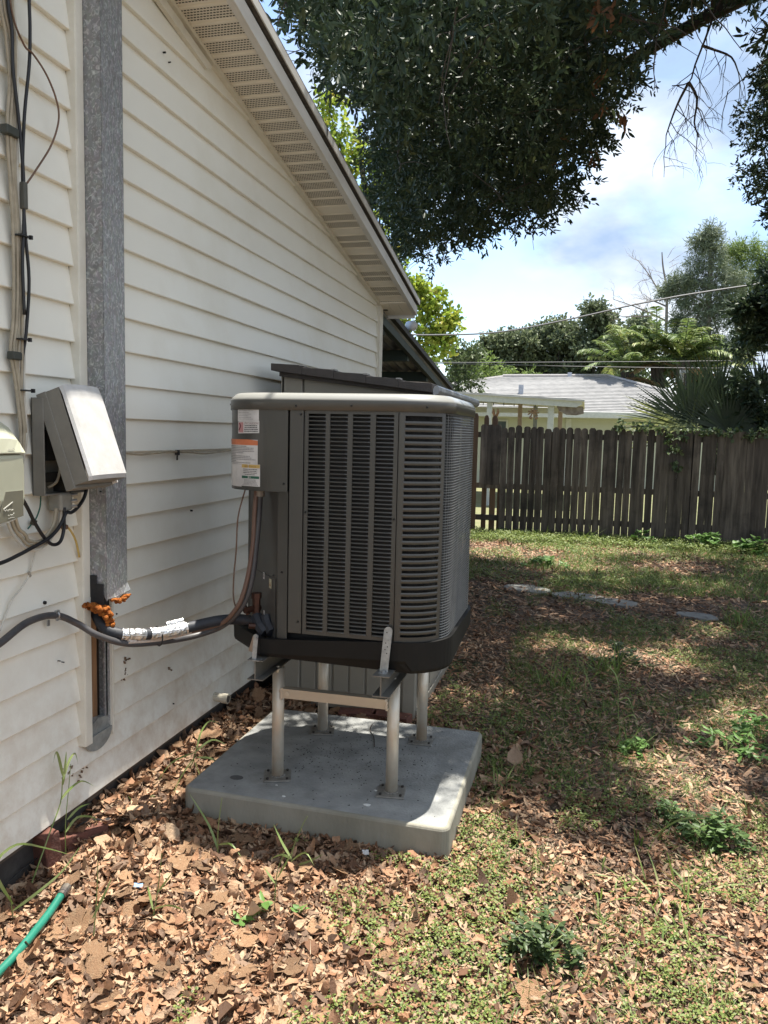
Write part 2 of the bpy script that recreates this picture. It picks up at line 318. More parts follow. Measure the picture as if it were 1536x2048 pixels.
def foliage(name, centers, radii, per, leafL, leafW, mat, parent=None, seed=1, twig=7, spread=.10, flat=.8, shell=.5, drooping=.3):
    rng = np.random.default_rng(seed); C = np.repeat(np.asarray(centers, float), per, 0); Rr = np.repeat(np.broadcast_to(np.asarray(radii, float).reshape(-1, 1), (len(centers), 1)), per, 0)
    n = len(C); d = unit(rng.normal(size=(n, 3))) * (rng.random((n, 1)) ** shell) ; d[:, 2] *= flat
    T = C + d * Rr; tdir = unit(d + rng.normal(size=(n, 3)) * .6 + np.array([0, 0, -drooping]))
    T2 = np.repeat(T, twig, 0); td = np.repeat(tdir, twig, 0); k = np.tile(np.arange(twig) / twig, n)[:, None]
    P = T2 + td * (k - .3) * spread * 1.6 + rng.normal(size=T2.shape) * spread * .12
    D = unit(td * (.5 + .5 * k) + unit(rng.normal(size=T2.shape)) * .85)
    V, F = leaves(P, D, leafL * rng.uniform(.7, 1.25, len(P)), leafW * rng.uniform(.75, 1.2, len(P)), rng=rng)
    r = np.repeat(np.clip(np.repeat(rng.normal(.5, .17, n), twig) + rng.normal(0, .12, len(P)), 0, 1), 2)
    o = bpy.data.objects.new(name, np_mesh(name, V, F, mat, r)); return link(o, parent)

# ================================================================== SETTING
def gz(x, y):
    h = .012 * mnoise.noise(Vector((x * 1.3, y * 1.3, 0))) + .006 * mnoise.noise(Vector((x * 5, y * 5, 3)))
    return h - .008
def rake_z(y): return 2.595 + .1925 * (6.39 - y) if y > -1.6 else 2.595 + .1925 * (6.39 + 1.6) - .1925 * (-1.6 - y)
def ground():
    nx, ny = 70, 140; V = []; F = []
    xs = np.concatenate([np.linspace(-120, -4, 8), np.linspace(-3.5, 7, 90), np.linspace(9, 160, 9)])
    ys = np.concatenate([np.linspace(-60, -3, 6), np.linspace(-2, 14, 130), np.linspace(16, 300, 16)])
    V = np.array([(x, y, gz(x, y) if -3.6 < x < 7.1 and -2.1 < y < 14.1 else -.01) for y in ys for x in xs]); w = len(xs)
    i = np.arange((len(ys) - 1) * w).reshape(-1, w)[:, :-1].ravel(); F = np.stack([i, i + 1, i + w + 1, i + w], 1)
    dirt = M('leafy_soil', (0.15, 0.105, 0.07), (0.065, 0.046, 0.032), rough=.95, scale=9, bump=.8, bscale=60, c3=(0.06, 0.085, 0.03), s3=1.1, p3=(.50, .62), detail=9)
    me = np_mesh('ground', V, F, dirt, smooth=True); o = bpy.data.objects.new('ground', me); link(o); tag(o, kind='structure'); return o
GROUND = ground()
# lawn beyond the fence, sunlit: a sheet above the soil
lb = MB(); lb.add([(-40, 12.6, .004), (60, 12.6, .004), (60, 120, .004), (-40, 120, .004)], [(0, 1, 2, 3)])
lawn = lb.build('lawn', M('lawn_grass', (0.12, 0.14, 0.05), (0.19, 0.17, 0.09), rough=.95, scale=2.5, bump=.5, bscale=40)); tag(lawn, kind='structure')

# ================================================================== HOUSE
house = thing('house', 'cream vinyl-sided gable house wall beside the air conditioner', 'house', (0, 2.5, 0))
PROF = [(-.026, 0), (-.0015, 0), (0, .0025), (-.0205, 1), (-.026, 1)]
H = .127
def plank(y0, y1, zb, zt, slant=False, dx=0.0):
    mb = MB(); n = max(2, int((y1 - y0) / .25) + 1)
    def pts(y, last):
        out = []
        for x, t in PROF:
            z = zb + t if t < .5 else zt
            yy = y
            if slant and last: yy = min(y1, max(y0 + .005, 6.39 - (z - 2.595) / .1925))
            w = .0012 * mnoise.noise(Vector((y * 1.7, zb * 9, 0))) if x > -.025 else 0
            out.append((x + dx + w, yy, z + .0015 * mnoise.noise(Vector((y * 1.1, zb * 7, 5))) if t < .5 else z))
        return out
    ys = np.linspace(y0, y1, n); vs = []
    for i, y in enumerate(ys):
        if slant and i < n - 1:
            yl = max(y0, 6.39 - (zt - 2.595) / .1925); y = min(y, max(y0, y0 + (yl - y0) * i / (n - 1)) if yl > y0 else y0 + .002 * i)
        vs += pts(y, i == n - 1)
    k = len(PROF); fs = [(i * k + j, i * k + (j + 1) % k, (i + 1) * k + (j + 1) % k, (i + 1) * k + j) for i in range(n - 1) for j in range(k)]
    fs += [tuple(range(k - 1, -1, -1)), tuple(range((n - 1) * k, n * k))]
    mb.add(vs, fs); return mb.build('siding_panel', vinyl, house)
seams = {}
for c in (3, 4): seams.setdefault(c, []).append(3.615)
for c in (7, 8): seams.setdefault(c, []).append(3.766)
for c in (5, 6): seams.setdefault(c, []).append(4.709)
for c in (15, 16): seams.setdefault(c, []).append(3.56)
for c in (11, 12): seams.setdefault(c, []).append(5.1)
for c in range(-8, 23):
    zb = (22 - c) * H + .15; zt = zb + H + .004
    # left of the duct channel
    yl = -1.4
    sp = 1.25 + .31 * ((c // 2) % 3) if (c // 2) % 2 else 2.094
    if c in (1, 2, 21, 22): sp = 1.6
    rk = 6.39 - (zt - 2.595) / .1925
    if c >= 21:
        plank(yl, 2.30, zb, zt, dx=-.0012); plank(2.30, 3.9, zb, zt); plank(3.9, 6.432, zb, zt, dx=-.0012); continue
    if rk > 0 and rk > -1.2:
        if rk > 2.39:
            plank(yl, sp, zb, zt); plank(sp, 2.392, zb, zt, dx=-.0015)
            # shadow slit at the lap
        else: plank(yl, min(2.392, 6.39 - (zb - 2.595) / .1925), zb, zt, slant=True)
    if 6.39 - (zb - 2.595) / .1925 > 2.6:
        end = 6.432; sl_ = rk < 6.43; e2 = min(end, 6.39 - (zb - 2.595) / .1925)
        ss = [s for s in seams.get(c, []) if s < min(e2, rk) - .1]; y = 2.59
        for i, s in enumerate(ss): plank(y, s, zb, zt, dx=.0015); y = s + .0005
        plank(y, e2, zb, zt, slant=sl_, dx=-.0018 if ss else 0)
# sheathing and foundation
g = MB()
pl = [(-1.6, .12), (2.45, .12), (2.45, rake_z(2.45)), (-1.6, rake_z(-1.6))]
g.prism(pl, lambda u, v, w: (w, u, v), -.12, -.028)
pl = [(2.565, .12), (6.50, .12), (6.50, rake_z(6.5)), (2.565, rake_z(2.565))]
g.prism(pl, lambda u, v, w: (w, u, v), -.12, -.028)
g.box(-.12, -.018, 2.45, 2.565, .12, .36); g.box(-.12, -.018, 2.45, 2.565, .93, rake_z(2.565) - .01)
g.build('sheathing', M('sheathing', (.10, .08, .06), rough=.9), house)
MB().box(-.30, -.035, -1.6, 6.52, -.05, .125).build('foundation', M('block_foundation', (.06, .055, .05), (.035, .03, .028), rough=.95, scale=20), house)
MB().box(-4, -.12, 6.40, 6.50, 0, 2.5).build('rear_wall', vinyl, house)
MB().box(-4, -.3, -1.6, -1.5, 0, 3.2).build('side_wall', vinyl, house)
# starter strip at the foot and corner post
MB().box(-.03, .001, 6.432, 6.545, .13, 2.575).box(.001, .012, 6.445, 6.54, .13, 2.575).box(-.09, -.03, 6.50, 6.545, .13, 2.575).build('corner_post', vinyl_trim, house, bevel=.002)
# J trims either side of the open chase
MB().box(-.02, .016, 2.392, 2.402, .36, rake_z(2.4) - .01).box(.010, .018, 2.396, 2.434, .36, rake_z(2.42) - .01).build('trim_channel', vinyl_trim, house, bevel=.0015)
MB().box(-.02, .008, 2.578, 2.590, .34, rake_z(2.59) - .01).build('trim_channel', vinyl_trim, house, bevel=.0015)
# rake trim under the soffit
t = MB(); sy = 2.3
for i in range(3):
    pass
def rk(u, v, w): return (w, u, v)
t.prism([(-1.6, rake_z(-1.6) - .018), (6.43, rake_z(6.43) - .018), (6.43, rake_z(6.43) + .002), (-1.6, rake_z(-1.6) + .002)], rk, -.015, .016)
t.build('rake_trim', vinyl_trim, house)
t = MB().prism([(-1.6, rake_z(-1.6) - .055), (3.35, rake_z(3.35) - .075), (3.40, rake_z(3.40) - .035), (-1.6, rake_z(-1.6) - .035)], rk, -.01, .010)
t.build('rake_trim', vinyl_trim, house)
# chase interior
MB().box(-.085, -.026, 2.468, 2.528, .36, .93).build('stud', oldwood, house)
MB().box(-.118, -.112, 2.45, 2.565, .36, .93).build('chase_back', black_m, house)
MB().box(-.034, -.004, 2.553, 2.562, .36, .93).box(-.012, -.004, 2.545, 2.578, .36, .93).build('metal_flange', galv, house)
# rounded tape at the foot of the chase
cp = [(2.405 + .0, .375)] + [(2.49 + .085 * math.cos(a), .375 + .062 * math.sin(a)) for a in np.linspace(math.pi, 2 * math.pi, 14)]
MB().prism(cp, rk, .001, .005).build('tape_patch', M('duct_tape', (.30, .31, .29), (.2, .21, .2), rough=.55, scale=25, bump=.4), house)
MB().prism([(2.432, .36), (2.562, .36), (2.562, .42), (2.50, .43), (2.432, .40)], rk, -.03, -.003).build('foil_flap', M('duct_tape2', (.34, .35, .34), (.2, .21, .2), rough=.45, metal=.3, scale=25, bump=.4), house)
# soffit panels: triple 4 inch V-groove with slots
def soffit_piece(vented=True, w=.1016):
    mb = MB(); g0 = .012
    # local: y along the slope (projected), x outwards, z up
    mb.add([(0, 0, 0), (.243, 0, 0), (.243, w - g0, 0), (0, w - g0, 0)], [(0, 1, 2, 3)])
    mb.add([(0, w - g0, 0), (.243, w - g0, 0), (.243, w - g0 * .6, .007), (0, w - g0 * .6, .007)], [(0, 1, 2, 3)])
    mb.add([(0, w - g0 * .6, .007), (.243, w - g0 * .6, .007), (.243, w, .0), (0, w, .0)], [(0, 1, 2, 3)])
    if vented:
        for r in range(5):
            y = .014 + r * .0145
            for c in range(15):
                x = .012 + c * .0148 + (.0074 if r % 2 else 0)
                mb.add([(x, y, -.0009), (x + .0105, y, -.0009), (x + .0105, y + .0060, -.0009), (x, y + .0060, -.0009)], [(0, 1, 2, 3)], 1)
    return mb.mesh('soffit_panel', [soffit_m, hole_m])
sv = soffit_piece(); sn = soffit_piece(False)
ang = -math.atan(.1925); y = -1.5; k = 0
while y < 6.42:
    inst('soffit_panel', sn if (k > 60 and k % 3 == 0) else sv, (.0, y, rake_z(y) + .002), (ang, 0, 0), parent=house); y += .1016 * math.cos(ang); k += 1
# rake end: boxed eave with lengthwise grooves
for i in range(3):
    MB().prism([(6.44, rake_z(6.44) - .006), (6.68, rake_z(6.68) - .012), (6.68, rake_z(6.68) + .0), (6.44, rake_z(6.44) + .006)], rk, .004 + i * .08, .081 + i * .08).build('eave_panel', soffit_m, house)
MB().prism([(6.405, rake_z(6.405) - .012), (6.44, rake_z(6.44) - .012), (6.44, rake_z(6.44) + .004), (6.405, rake_z(6.405) + .004)], rk, .0, .243).build('eave_trim', soffit_m, house)
# fascia, drip edge and roof
def along(y0, y1, za, zb_, x0, x1, name, mat, bev=0, step=None):
    return MB().prism([(y0, rake_z(y0) + za), (y1, rake_z(y1) + za), (y1, rake_z(y1) + zb_), (y0, rake_z(y0) + zb_)], rk, x0, x1).build(name, mat, house, bevel=bev)
for a, b in ((-1.6, 2.9), (2.902, 5.35), (5.352, 6.70)):
    along(a, b, -.012, .004, .236, .262, 'fascia_return', fascia_m)
    along(a, b, -.012, .060, .262, .270, 'fascia', fascia_m, .002)
along(-1.6, 6.70, .05, .095, .20, .255, 'sub_fascia', black_m)
for a, b in ((-1.6, 4.2), (4.18, 6.72)):
    along(a, b, .080, .122, .282, .289, 'drip_edge', fascia_m, .001)
along(-1.6, 6.74, .090, .120, -4.0, .281, 'roof', shingle_m)
along(-1.6, 6.76, .1235, .130, .0, .2885, 'roof', shingle_m)
MB().box(-4, .25, 6.70, 6.71, 2.50, 2.66).build('gutter_board', fascia_m, house)
# small things on the wall
pb = MB().tube([(-.01, 3.465, .195), (.055, 3.465, .192)], .021, 16); pb.tube([(.035, 3.465, .193), (.066, 3.465, .192)], .0245, 16); pb.build('drain_pipe', pvc, house, smooth=False)
MB().tube([(.060, 3.465, .192), (.0665, 3.465, .192)], .018, 14).build('drain_opening', hole_m, house)
for (yy, zz, r) in ((2.21, .928, .006), (3.22, 1.145, .004), (2.30, .70, .002), (2.62, .80, .003), (3.05, .30, .003), (2.28, .71, .002), (3.0, 3.02, .004), (3.04, 3.0, .003)):
    MB().tube([(-.008, yy, zz), (.003, yy, zz)], r, 8).build('nail_hole', black_m, house)
mud = M('mud_dauber_dirt', (.20, .14, .09), (.12, .08, .05), rough=.95, scale=80, bump=.5)
rr = random.Random(3)
for (cy, cz, n, s) in ((2.68, .55, 8, .02), (2.70, .60, 5, .012), (3.02, .47, 4, .01), (2.30, .30, 10, .02), (2.40, .265, 6, .02)):
    mb = MB()
    for i in range(n):
        y0, z0 = cy + rr.gauss(0, s), cz + rr.gauss(0, s * .6); a = rr.uniform(0, 3); L = rr.uniform(.002, .006)
        mb.obox((-.004, y0, z0), (.004, 0, 0), (0, L * math.cos(a), L * math.sin(a)), (0, -.0015 * math.sin(a), .0015 * math.cos(a)))
    mb.build('dirt_specks', mud, house)

# ================================================================== DUCT
duct = thing('downpipe_duct', 'square galvanised steel duct running up the siding, torn open at its lower end', 'duct', (.04, 2.5, .9))
dm = MB()
def sheet(pts, t=(0, 0, 0)): dm.add(pts, [tuple(range(len(pts)))])
X1, Y0, Y1, ZT = .082, 2.436, 2.566, rake_z(2.5) - .02
# near face with torn foot
sheet([(.0, Y0, .962), (.042, Y0, .962), (.043, Y0, .945), (.066, Y0, .93), (.074, Y0, .905), (X1, Y0, .892), (X1, Y0, ZT), (0, Y0, ZT)])
sheet([(X1, Y0, .892), (X1, Y0 + .012, .900), (X1, Y0 + .03, .893), (X1 + .003, Y0 + .05, .899), (X1, Y0 + .07, .896), (X1 + .004, Y0 + .1, .905), (X1 + .012, Y1 - .006, .905), (X1 + .014, Y1, .912), (X1, Y1, .94), (X1, Y1, ZT), (X1, Y0, ZT)])
sheet([(X1, Y1, .94), (0, Y1, .92), (0, Y1, ZT), (X1, Y1, ZT)])
o = dm.build('duct_body', galv, duct); m_ = o.modifiers.new('s', 'SOLIDIFY'); m_.thickness = .0012
fl = MB(); fl.box(-.002, .045, 2.430, 2.4345, .905, .985); fl.box(.040, .072, 2.4300, 2.4335, .885, .955); fl.box(.0, .05, 2.434, 2.50, .86, .93)
fl.build('rubber_flap', M('black_rubber', (.02, .02, .022), rough=.6, bump=.3), duct, bevel=.003)
def blobs(name, L, mat, parent, seed=1, sub=2):
    vs = []; fs = []
    import bmesh
    bm = bmesh.new()
    for (x, y, z, r, sz) in L:
        res = bmesh.ops.create_icosphere(bm, subdivisions=2, radius=r)
        for v in res['verts']:
            n_ = v.co.normalized(); v.co *= 1 + .35 * mnoise.noise(n_ * 2.3 + Vector((x * 90, y * 90, z * 90))); v.co.z *= sz; v.co += Vector((x, y, z))
    me = bpy.data.meshes.new(name); bm.to_mesh(me); bm.free(); me.materials.append(mat); me.polygons.foreach_set('use_smooth', [True] * len(me.polygons))
    o = bpy.data.objects.new(name, me); return link(o, parent)
def lumps(L, k, seed):
    r_ = random.Random(seed); out = []
    for (x, y, z, r, s) in L:
        for i in range(k): out.append((x + r_.gauss(0, r * .45), y + r_.gauss(0, r * .45), z - abs(r_.gauss(0, r * .25)), r * r_.uniform(.3, .72), s * r_.uniform(.8, 1.2)))
    return out
blobs('spray_foam', lumps([(.02, 2.402, .886, .014, .8), (.035, 2.408, .884, .017, .8), (.055, 2.412, .878, .018, .9), (.07, 2.43, .868, .018, 1), (.085, 2.435, .85, .014, 1.5), (.088, 2.438, .826, .013, 1.3), (.09, 2.447, .808, .013, 1), (.065, 2.428, .852, .012, 1.2), (.04, 2.418, .868, .014, 1), (.088, 2.456, .800, .009, 1), (.075, 2.44, .838, .014, 1)], 10, 2), foam_m, duct)
blobs('spray_foam', lumps([(.088, 2.475, .893, .013, .7), (.088, 2.495, .889, .014, .7), (.089, 2.515, .889, .013, .8), (.09, 2.533, .893, .013, .8), (.09, 2.548, .896, .010, .7), (.088, 2.505, .878, .010, 1), (.09, 2.522, .880, .008, 1)], 8, 5), foam_m, duct)
# long cable laid under a course of siding
w = MB().tube(spline([(.006, 2.60, 1.418), (.008, 2.672, 1.417), (.010, 2.77, 1.409), (.008, 2.851, 1.410), (.009, 3.0, 1.417), (.008, 3.073, 1.415), (.008, 3.2, 1.410), (.007, 3.327, 1.402), (.006, 3.46, 1.406), (.006, 3.70, 1.417)]), .0045, 7).build('cable', cab_beige, smooth=True)
tag(w, 'thin beige cable tucked horizontally under a siding course right of the duct', 'cable')
w = MB().box(.0, .018, 3.068, 3.078, 1.400, 1.422).box(.006, .012, 3.070, 3.074, 1.378, 1.402).build('cable_clip', cab_black); tag(w, 'small black clip holding the thin beige cable to the siding', 'clip')

# ================================================================== AIR CONDITIONER
ac = thing('air_conditioner', 'dark grey outdoor air conditioner condenser with louvered panels raised on aluminium legs', 'air conditioner', (.815, 3.1, .67))
def arc(cx, cy, r, a0, a1, n=14): return [(cx + r * math.sin(rad(a)), cy - r * math.cos(rad(a))) for a in np.linspace(a0, a1, n)]
def grow(pts, d):
    P = [Vector(p) for p in pts]; out = []
    for i in range(len(P)):
        t = (P[min(i + 1, len(P) - 1)] - P[max(i - 1, 0)]).normalized(); out.append((P[i].x + t.y * d, P[i].y - t.x * d))
    return out
BOX = [tuple(v)[:2] for v in spline([(.366, 2.97, 0), (.366, 2.90, 0), (.374, 2.845, 0), (.398, 2.795, 0), (.435, 2.75, 0), (.50, 2.716, 0), (.58, 2.702, 0), (.662, 2.70, 0)], 5)]
ZT0, ZL = 1.592, .765
# dark coil core
core = [(.39, 3.34), (.39, 2.99), (.64, 2.745), (1.07, 2.745)] + arc(1.07, 2.87, .125, 20, 90, 8) + [(1.195, 3.34)] + arc(1.09, 3.34, .105, 100, 180, 6) + [(.5, 3.46), (.39, 3.40)]
MB().prism(core, lambda u, v, w: (u, v, w), .70, 1.585).build('coil', coil_m, ac)
fins = MB()
for i in range(60):
    z = .775 + i * .0135; fins.strip(grow([(1.07, 2.745)] + arc(1.07, 2.87, .125, 20, 90, 6) + [(1.195, 3.3)], .003), z, z + .0012, .002)
fins.build('coil_tubes', M('coil_tube', (.03, .03, .032), rough=.4, metal=.6), ac)
# service recess
def offp(pts, d): return grow(pts, d)
MB().strip([(.375, 3.40), (.375, 3.0), (.392, 2.962), (.405, 2.955), (.610, 2.738), (.622, 2.714), (.664, 2.703)], .70, 1.292, .003).build('service_panel', paint, ac)
MB().strip([(.448, 2.905), (.60, 2.744)], .70, .955, .002).build('valve_cover', M('unit_paint_b', (.085, .082, .075), rough=.4), ac)
# control box
cb = MB().strip(BOX, 1.292, ZT0, .003)
cb.prism(BOX + [(.66, 2.74), (.45, 2.97)], lambda u, v, w: (u, v, w), 1.290, 1.293)
cb.build('control_box', paint, ac, smooth=False)
# front post, with dark reveals either side
MB().strip([(.669, 2.700), (.722, 2.700)], ZL, ZT0, .012).build('front_post', paint, ac, bevel=.002)
# louver panel
lp = MB(); y0 = 2.701
cols = [(.741, .806), (.823, .889), (.908, .973), (.993, 1.059)]
edges = [(.7265, .741), (.806, .823), (.889, .908), (.973, .993), (1.059, 1.0745)]
for a, b in edges: lp.box(a, b, y0, y0 + .004, ZL, ZT0)
for a, b in cols: lp.box(a, b, y0, y0 + .004, ZL, .778); lp.box(a, b, y0, y0 + .004, 1.579, ZT0)
lp.box(.7265, .729, y0 - .001, y0 + .02, ZL, ZT0); lp.box(1.072, 1.0745, y0 - .001, y0 + .02, ZL, ZT0)
lp.build('louver_panel', paint, ac)
lw = .0327; lv = MB()
# one pressed louver: a hooded slat with rounded ends
sec = []
for x, k in ((-lw, 0), (-lw + .003, .55), (-lw + .007, 1), (0, 1), (lw - .007, 1), (lw - .003, .55), (lw, 0)):
    sec.append([(x, 0.0025, .0050), (x, .0005 - .0030 * k, .0035), (x, .0002 - .0045 * k, .0002), (x, -.0038 * k + .0012, -.0008), (x, .0035, .0015)])
vs = [p for s in sec for p in s]; fs = [(i * 5 + j, (i + 1) * 5 + j, (i + 1) * 5 + (j + 1) % 5, i * 5 + (j + 1) % 5) for i in range(6) for j in range(5)]
lv.add(vs, fs); lmesh = lv.mesh('louver', paint, smooth=False)
nl = 55; pitch = (1.579 - .778) / nl
for a, b in cols:
    for i in range(nl):
        inst('louver', lmesh, ((a + b) / 2, y0, .778 + pitch * i + .0015), (0, 0, 0), ((b - a) / 2 / lw, 1, 1), ac)
# corner panel with long slots
R = .175; CX, CY = 1.075, 2.876
cpt = [(1.078, 2.701), (1.090, 2.7015)] + arc(CX, CY, R, 6, 60, 12)
cpan = MB(); cpan.strip([(1.078, 2.701), (1.0905, 2.7015)] + arc(CX, CY, R, 7.5, 8, 2), ZL, ZT0, .004); cpan.strip(arc(CX, CY, R, 54.5, 60, 4), ZL, ZT0, .010)
cpan.strip(cpt, 1.577, ZT0, .004); cpan.strip(cpt, ZL, .783, .004); cpan.box(1.0775, 1.0795, 2.70, 2.72, ZL, ZT0)
cpan.build('corner_panel', paint, ac)
nb = 34; cp_ = (1.583 - .783) / nb
bar = MB(); ap = arc(CX, CY, R, 7.5, 55, 14)
for off, za, zb in ((0.0, .0, .0145),):
    P_ = [Vector(p) for p in ap]; vs = []
    for i, p in enumerate(P_):
        t = (P_[min(i + 1, 13)] - P_[max(i - 1, 0)]).normalized(); n_ = Vector((t.y, -t.x))
        for d, z in ((-.0002, .0140), (.0006, .0132), (.0009, .0072), (.0006, .0010), (-.0002, .0002), (-.003, .001), (-.003, .0132)):
            q = p + n_ * d; vs.append((q.x, q.y, z))
    fs = [(i * 7 + j, i * 7 + (j + 1) % 7, (i + 1) * 7 + (j + 1) % 7, (i + 1) * 7 + j) for i in range(13) for j in range(7)]
    bar.add(vs, fs)
bmesh_ = bar.mesh('corner_bar', paint, smooth=True)
for i in range(nb - 1): inst('corner_bar', bmesh_, (0, 0, .783 + cp_ * (i + 1) - .0148), parent=ac)
# wire side grille
side = arc(CX, CY, R - .002, 60.5, 90, 6) + [(1.248, 2.95), (1.248, 3.1), (1.248, 3.24), (1.248, 3.34)] + arc(1.098, 3.34, .150, 95, 178, 8)
sg = MB(); nz_ = 82
for i in range(nz_):
    z = ZL + .006 + (ZT0 - ZL - .012) * i / (nz_ - 1)
    P_ = [Vector(p) for p in side]; vs = []
    for j, p in enumerate(P_):
        t = (P_[min(j + 1, len(P_) - 1)] - P_[max(j - 1, 0)]).normalized(); n_ = Vector((t.y, -t.x))
        for d, zz in ((.0042, -.0010), (.0026, .0013), (-.0015, .0012), (-.001, -.0014)):
            q = p + n_ * d; vs.append((q.x, q.y, z + zz))
    fs = [(a * 4 + b, a * 4 + (b + 1) % 4, (a + 1) * 4 + (b + 1) % 4, (a + 1) * 4 + b) for a in range(len(P_) - 1) for b in range(4)]
    sg.add(vs, fs)
ll = 0; P_ = [Vector((*p, 0)) for p in side]
for j in range(len(P_) - 1):
    seg = (P_[j + 1] - P_[j]).length; n_ = max(1, int(round(seg / .024)))
    for q in range(n_):
        c = P_[j].lerp(P_[j + 1], q / n_); sg.tube([(c.x, c.y, ZL), (c.x, c.y, ZT0)], .0012, 4)
sg.build('side_grille', grille_m, ac)
MB().strip(arc(1.098, 3.34, .152, 84, 98, 4), ZL, ZT0, .01).build('rear_post', paint, ac)
MB().strip([(1.10, 3.492), (.55, 3.492), (.38, 3.36)], ZL, ZT0, .004).build('rear_panel', paint, ac)
# lid
LID = grow(BOX, .005)[:-1] + [(.70, 2.695), (1.06, 2.695)] + arc(CX, CY, R + .006, 6, 90, 14) + [(1.256, 3.34)] + arc(1.10, 3.34, .156, 95, 180, 9) + [(.55, 3.496), (.43, 3.46), (.372, 3.38)]
n = len(LID); cx = sum(p[0] for p in LID) / n; cy = sum(p[1] for p in LID) / n
def inset(pts, d):
    out = []
    for i in range(len(pts)):
        a = Vector(pts[i - 1]); b = Vector(pts[(i + 1) % len(pts)]); t = (b - a).normalized(); out.append((pts[i][0] - t.y * d, pts[i][1] + t.x * d))
    return out
prof = [(0.004, 1.590), (0, 1.590), (0, 1.622), (.0006, 1.6265), (.003, 1.6315), (.011, 1.6420), (.020, 1.6495), (.028, 1.6530), (.038, 1.6540), (.05, 1.651), (.055, 1.642)]
vs = []; fs = []
for d, z in prof: vs += [(x, y, z) for x, y in inset(LID, d)]
for i in range(len(prof) - 1):
    for j in range(n): fs.append((i * n + j, i * n + (j + 1) % n, (i + 1) * n + (j + 1) % n, (i + 1) * n + j))
fs.append(tuple(range((len(prof) - 1) * n, len(prof) * n)))
fs.append(tuple(range(n - 1, -1, -1)))
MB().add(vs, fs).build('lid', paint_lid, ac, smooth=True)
gr = MB()
for r_ in np.arange(.05, .34, .026): gr.tube([(.83 + r_ * math.cos(a), 3.1 + r_ * math.sin(a), 1.648) for a in np.linspace(0, 2 * math.pi, 33)], .002, 4)
for a in np.linspace(0, math.pi, 7)[:-1]: gr.tube([(.83 - .33 * math.cos(a), 3.1 - .33 * math.sin(a), 1.646), (.83 + .33 * math.cos(a), 3.1 + .33 * math.sin(a), 1.646)], .0025, 4)
gr.build('fan_guard', M('guard_black', (.03, .03, .03), rough=.4), ac)
MB().tube([(.83, 3.1, 1.641), (.83, 3.1, 1.6430)], .325, 32).build('fan_opening', black_m, ac)
# base pan
PAN = [(.365, 3.40), (.365, 2.885), (.560, 2.692), (.60, 2.690), (1.08, 2.690)] + arc(CX + .003, CY, R + .012, 6, 90, 12) + [(1.265, 3.34)] + arc(1.10, 3.34, .165, 95, 180, 7) + [(.55, 3.505), (.42, 3.46)]
pm = MB(); n = len(PAN)
def low(p):
    x, y = p
    if x > 1.13 and y < 3.08: return .652
    if x < .61 and y < 2.95: return .668
    return .686
bot = [(x, y, low((x, y))) for x, y in inset(PAN, .006)]
mid = [(x, y, low((x, y)) + .012) for x, y in inset(PAN, .001)]
def topz(p): return .766 if p[0] > .62 or p[1] > 3.0 else .735
top = [(x, y, topz((x, y))) for x, y in PAN]
top2 = [(x, y, topz((x, y))) for x, y in inset(PAN, .02)]; top3 = [(x, y, .71) for x, y in inset(PAN, .022)]
vs = bot + mid + top + top2 + top3; fs = [tuple(range(n - 1, -1, -1)), tuple(range(4 * n, 5 * n))]
for i in range(4):
    for j in range(n): fs.append((i * n + j, i * n + (j + 1) % n, (i + 1) * n + (j + 1) % n, (i + 1) * n + j))
pm.add(vs, fs); pm.build('base_pan', pan_m, ac)
# screws
def screw(p, nrm, r=.0045):
    p = Vector(p); nrm = Vector(nrm); MB().tube([p, p + nrm * .003], [r, r * .7], 8).build('screw', M('screw_black', (.03, .03, .03), rough=.3, metal=.7), ac)
for p, nn in (((.694, 2.694, 1.606), (0, -1, 0)), ((.903, 2.694, 1.609), (0, -1, 0)), ((1.172, 2.723, 1.608), (.5, -.86, 0)), ((1.246, 2.95, 1.612), (1, 0, 0)),
              ((.371, 2.838, 1.612), (-.9, -.4, 0)), ((.647, 2.699, 1.321), (0, -1, 0)), ((.712, 2.699, 1.575), (0, -1, 0)), ((.709, 2.699, .81), (0, -1, 0)), ((.640, 2.708, .99), (0, -1, 0)), ((.586, 2.76, .965), (-.7, -.7, 0)), ((.733, 2.699, 1.22), (0, -1, 0)), ((1.066, 2.699, 1.21), (0, -1, 0))): screw(p, nn)
# stickers follow the curve of the control box
BP = [Vector(p) for p in grow(BOX, .0006)]; SL = [0]
for i in range(1, len(BP)): SL.append(SL[-1] + (BP[i] - BP[i - 1]).length)
def s_of_x(x):
    for i in range(len(BP) - 1):
        if BP[i].x <= x <= BP[i + 1].x and BP[i + 1].x > BP[i].x: return SL[i] + (SL[i + 1] - SL[i]) * (x - BP[i].x) / (BP[i + 1].x - BP[i].x)
    return SL[0]
def on_box(s, z, off):
    s = min(max(s, 0), SL[-1] - 1e-5)
    i = max(j for j in range(len(SL)) if SL[j] <= s); i = min(i, len(BP) - 2); t = (s - SL[i]) / (SL[i + 1] - SL[i])
    p = BP[i].lerp(BP[i + 1], t); d = (BP[i + 1] - BP[i]).normalized(); return (p.x + d.y * off, p.y - d.x * off, z)
def patch(name, s0, s1, z0, z1, mat, off, parent, tilt=0.0, n=8, cut=0.0):
    vs = []; fs = []
    for i in range(n + 1):
        s = s0 + (s1 - s0) * i / n; e = tilt * (s - s0); c = cut if i == n else (cut * .3 if i == n - 1 else 0)
        vs += [on_box(s, z0 + e, off), on_box(s, z1 + e - c, off)]
    fs = [(2 * i, 2 * i + 2, 2 * i + 3, 2 * i + 1) for i in range(n)]
    return MB().add(vs, fs).build(name, mat, parent)
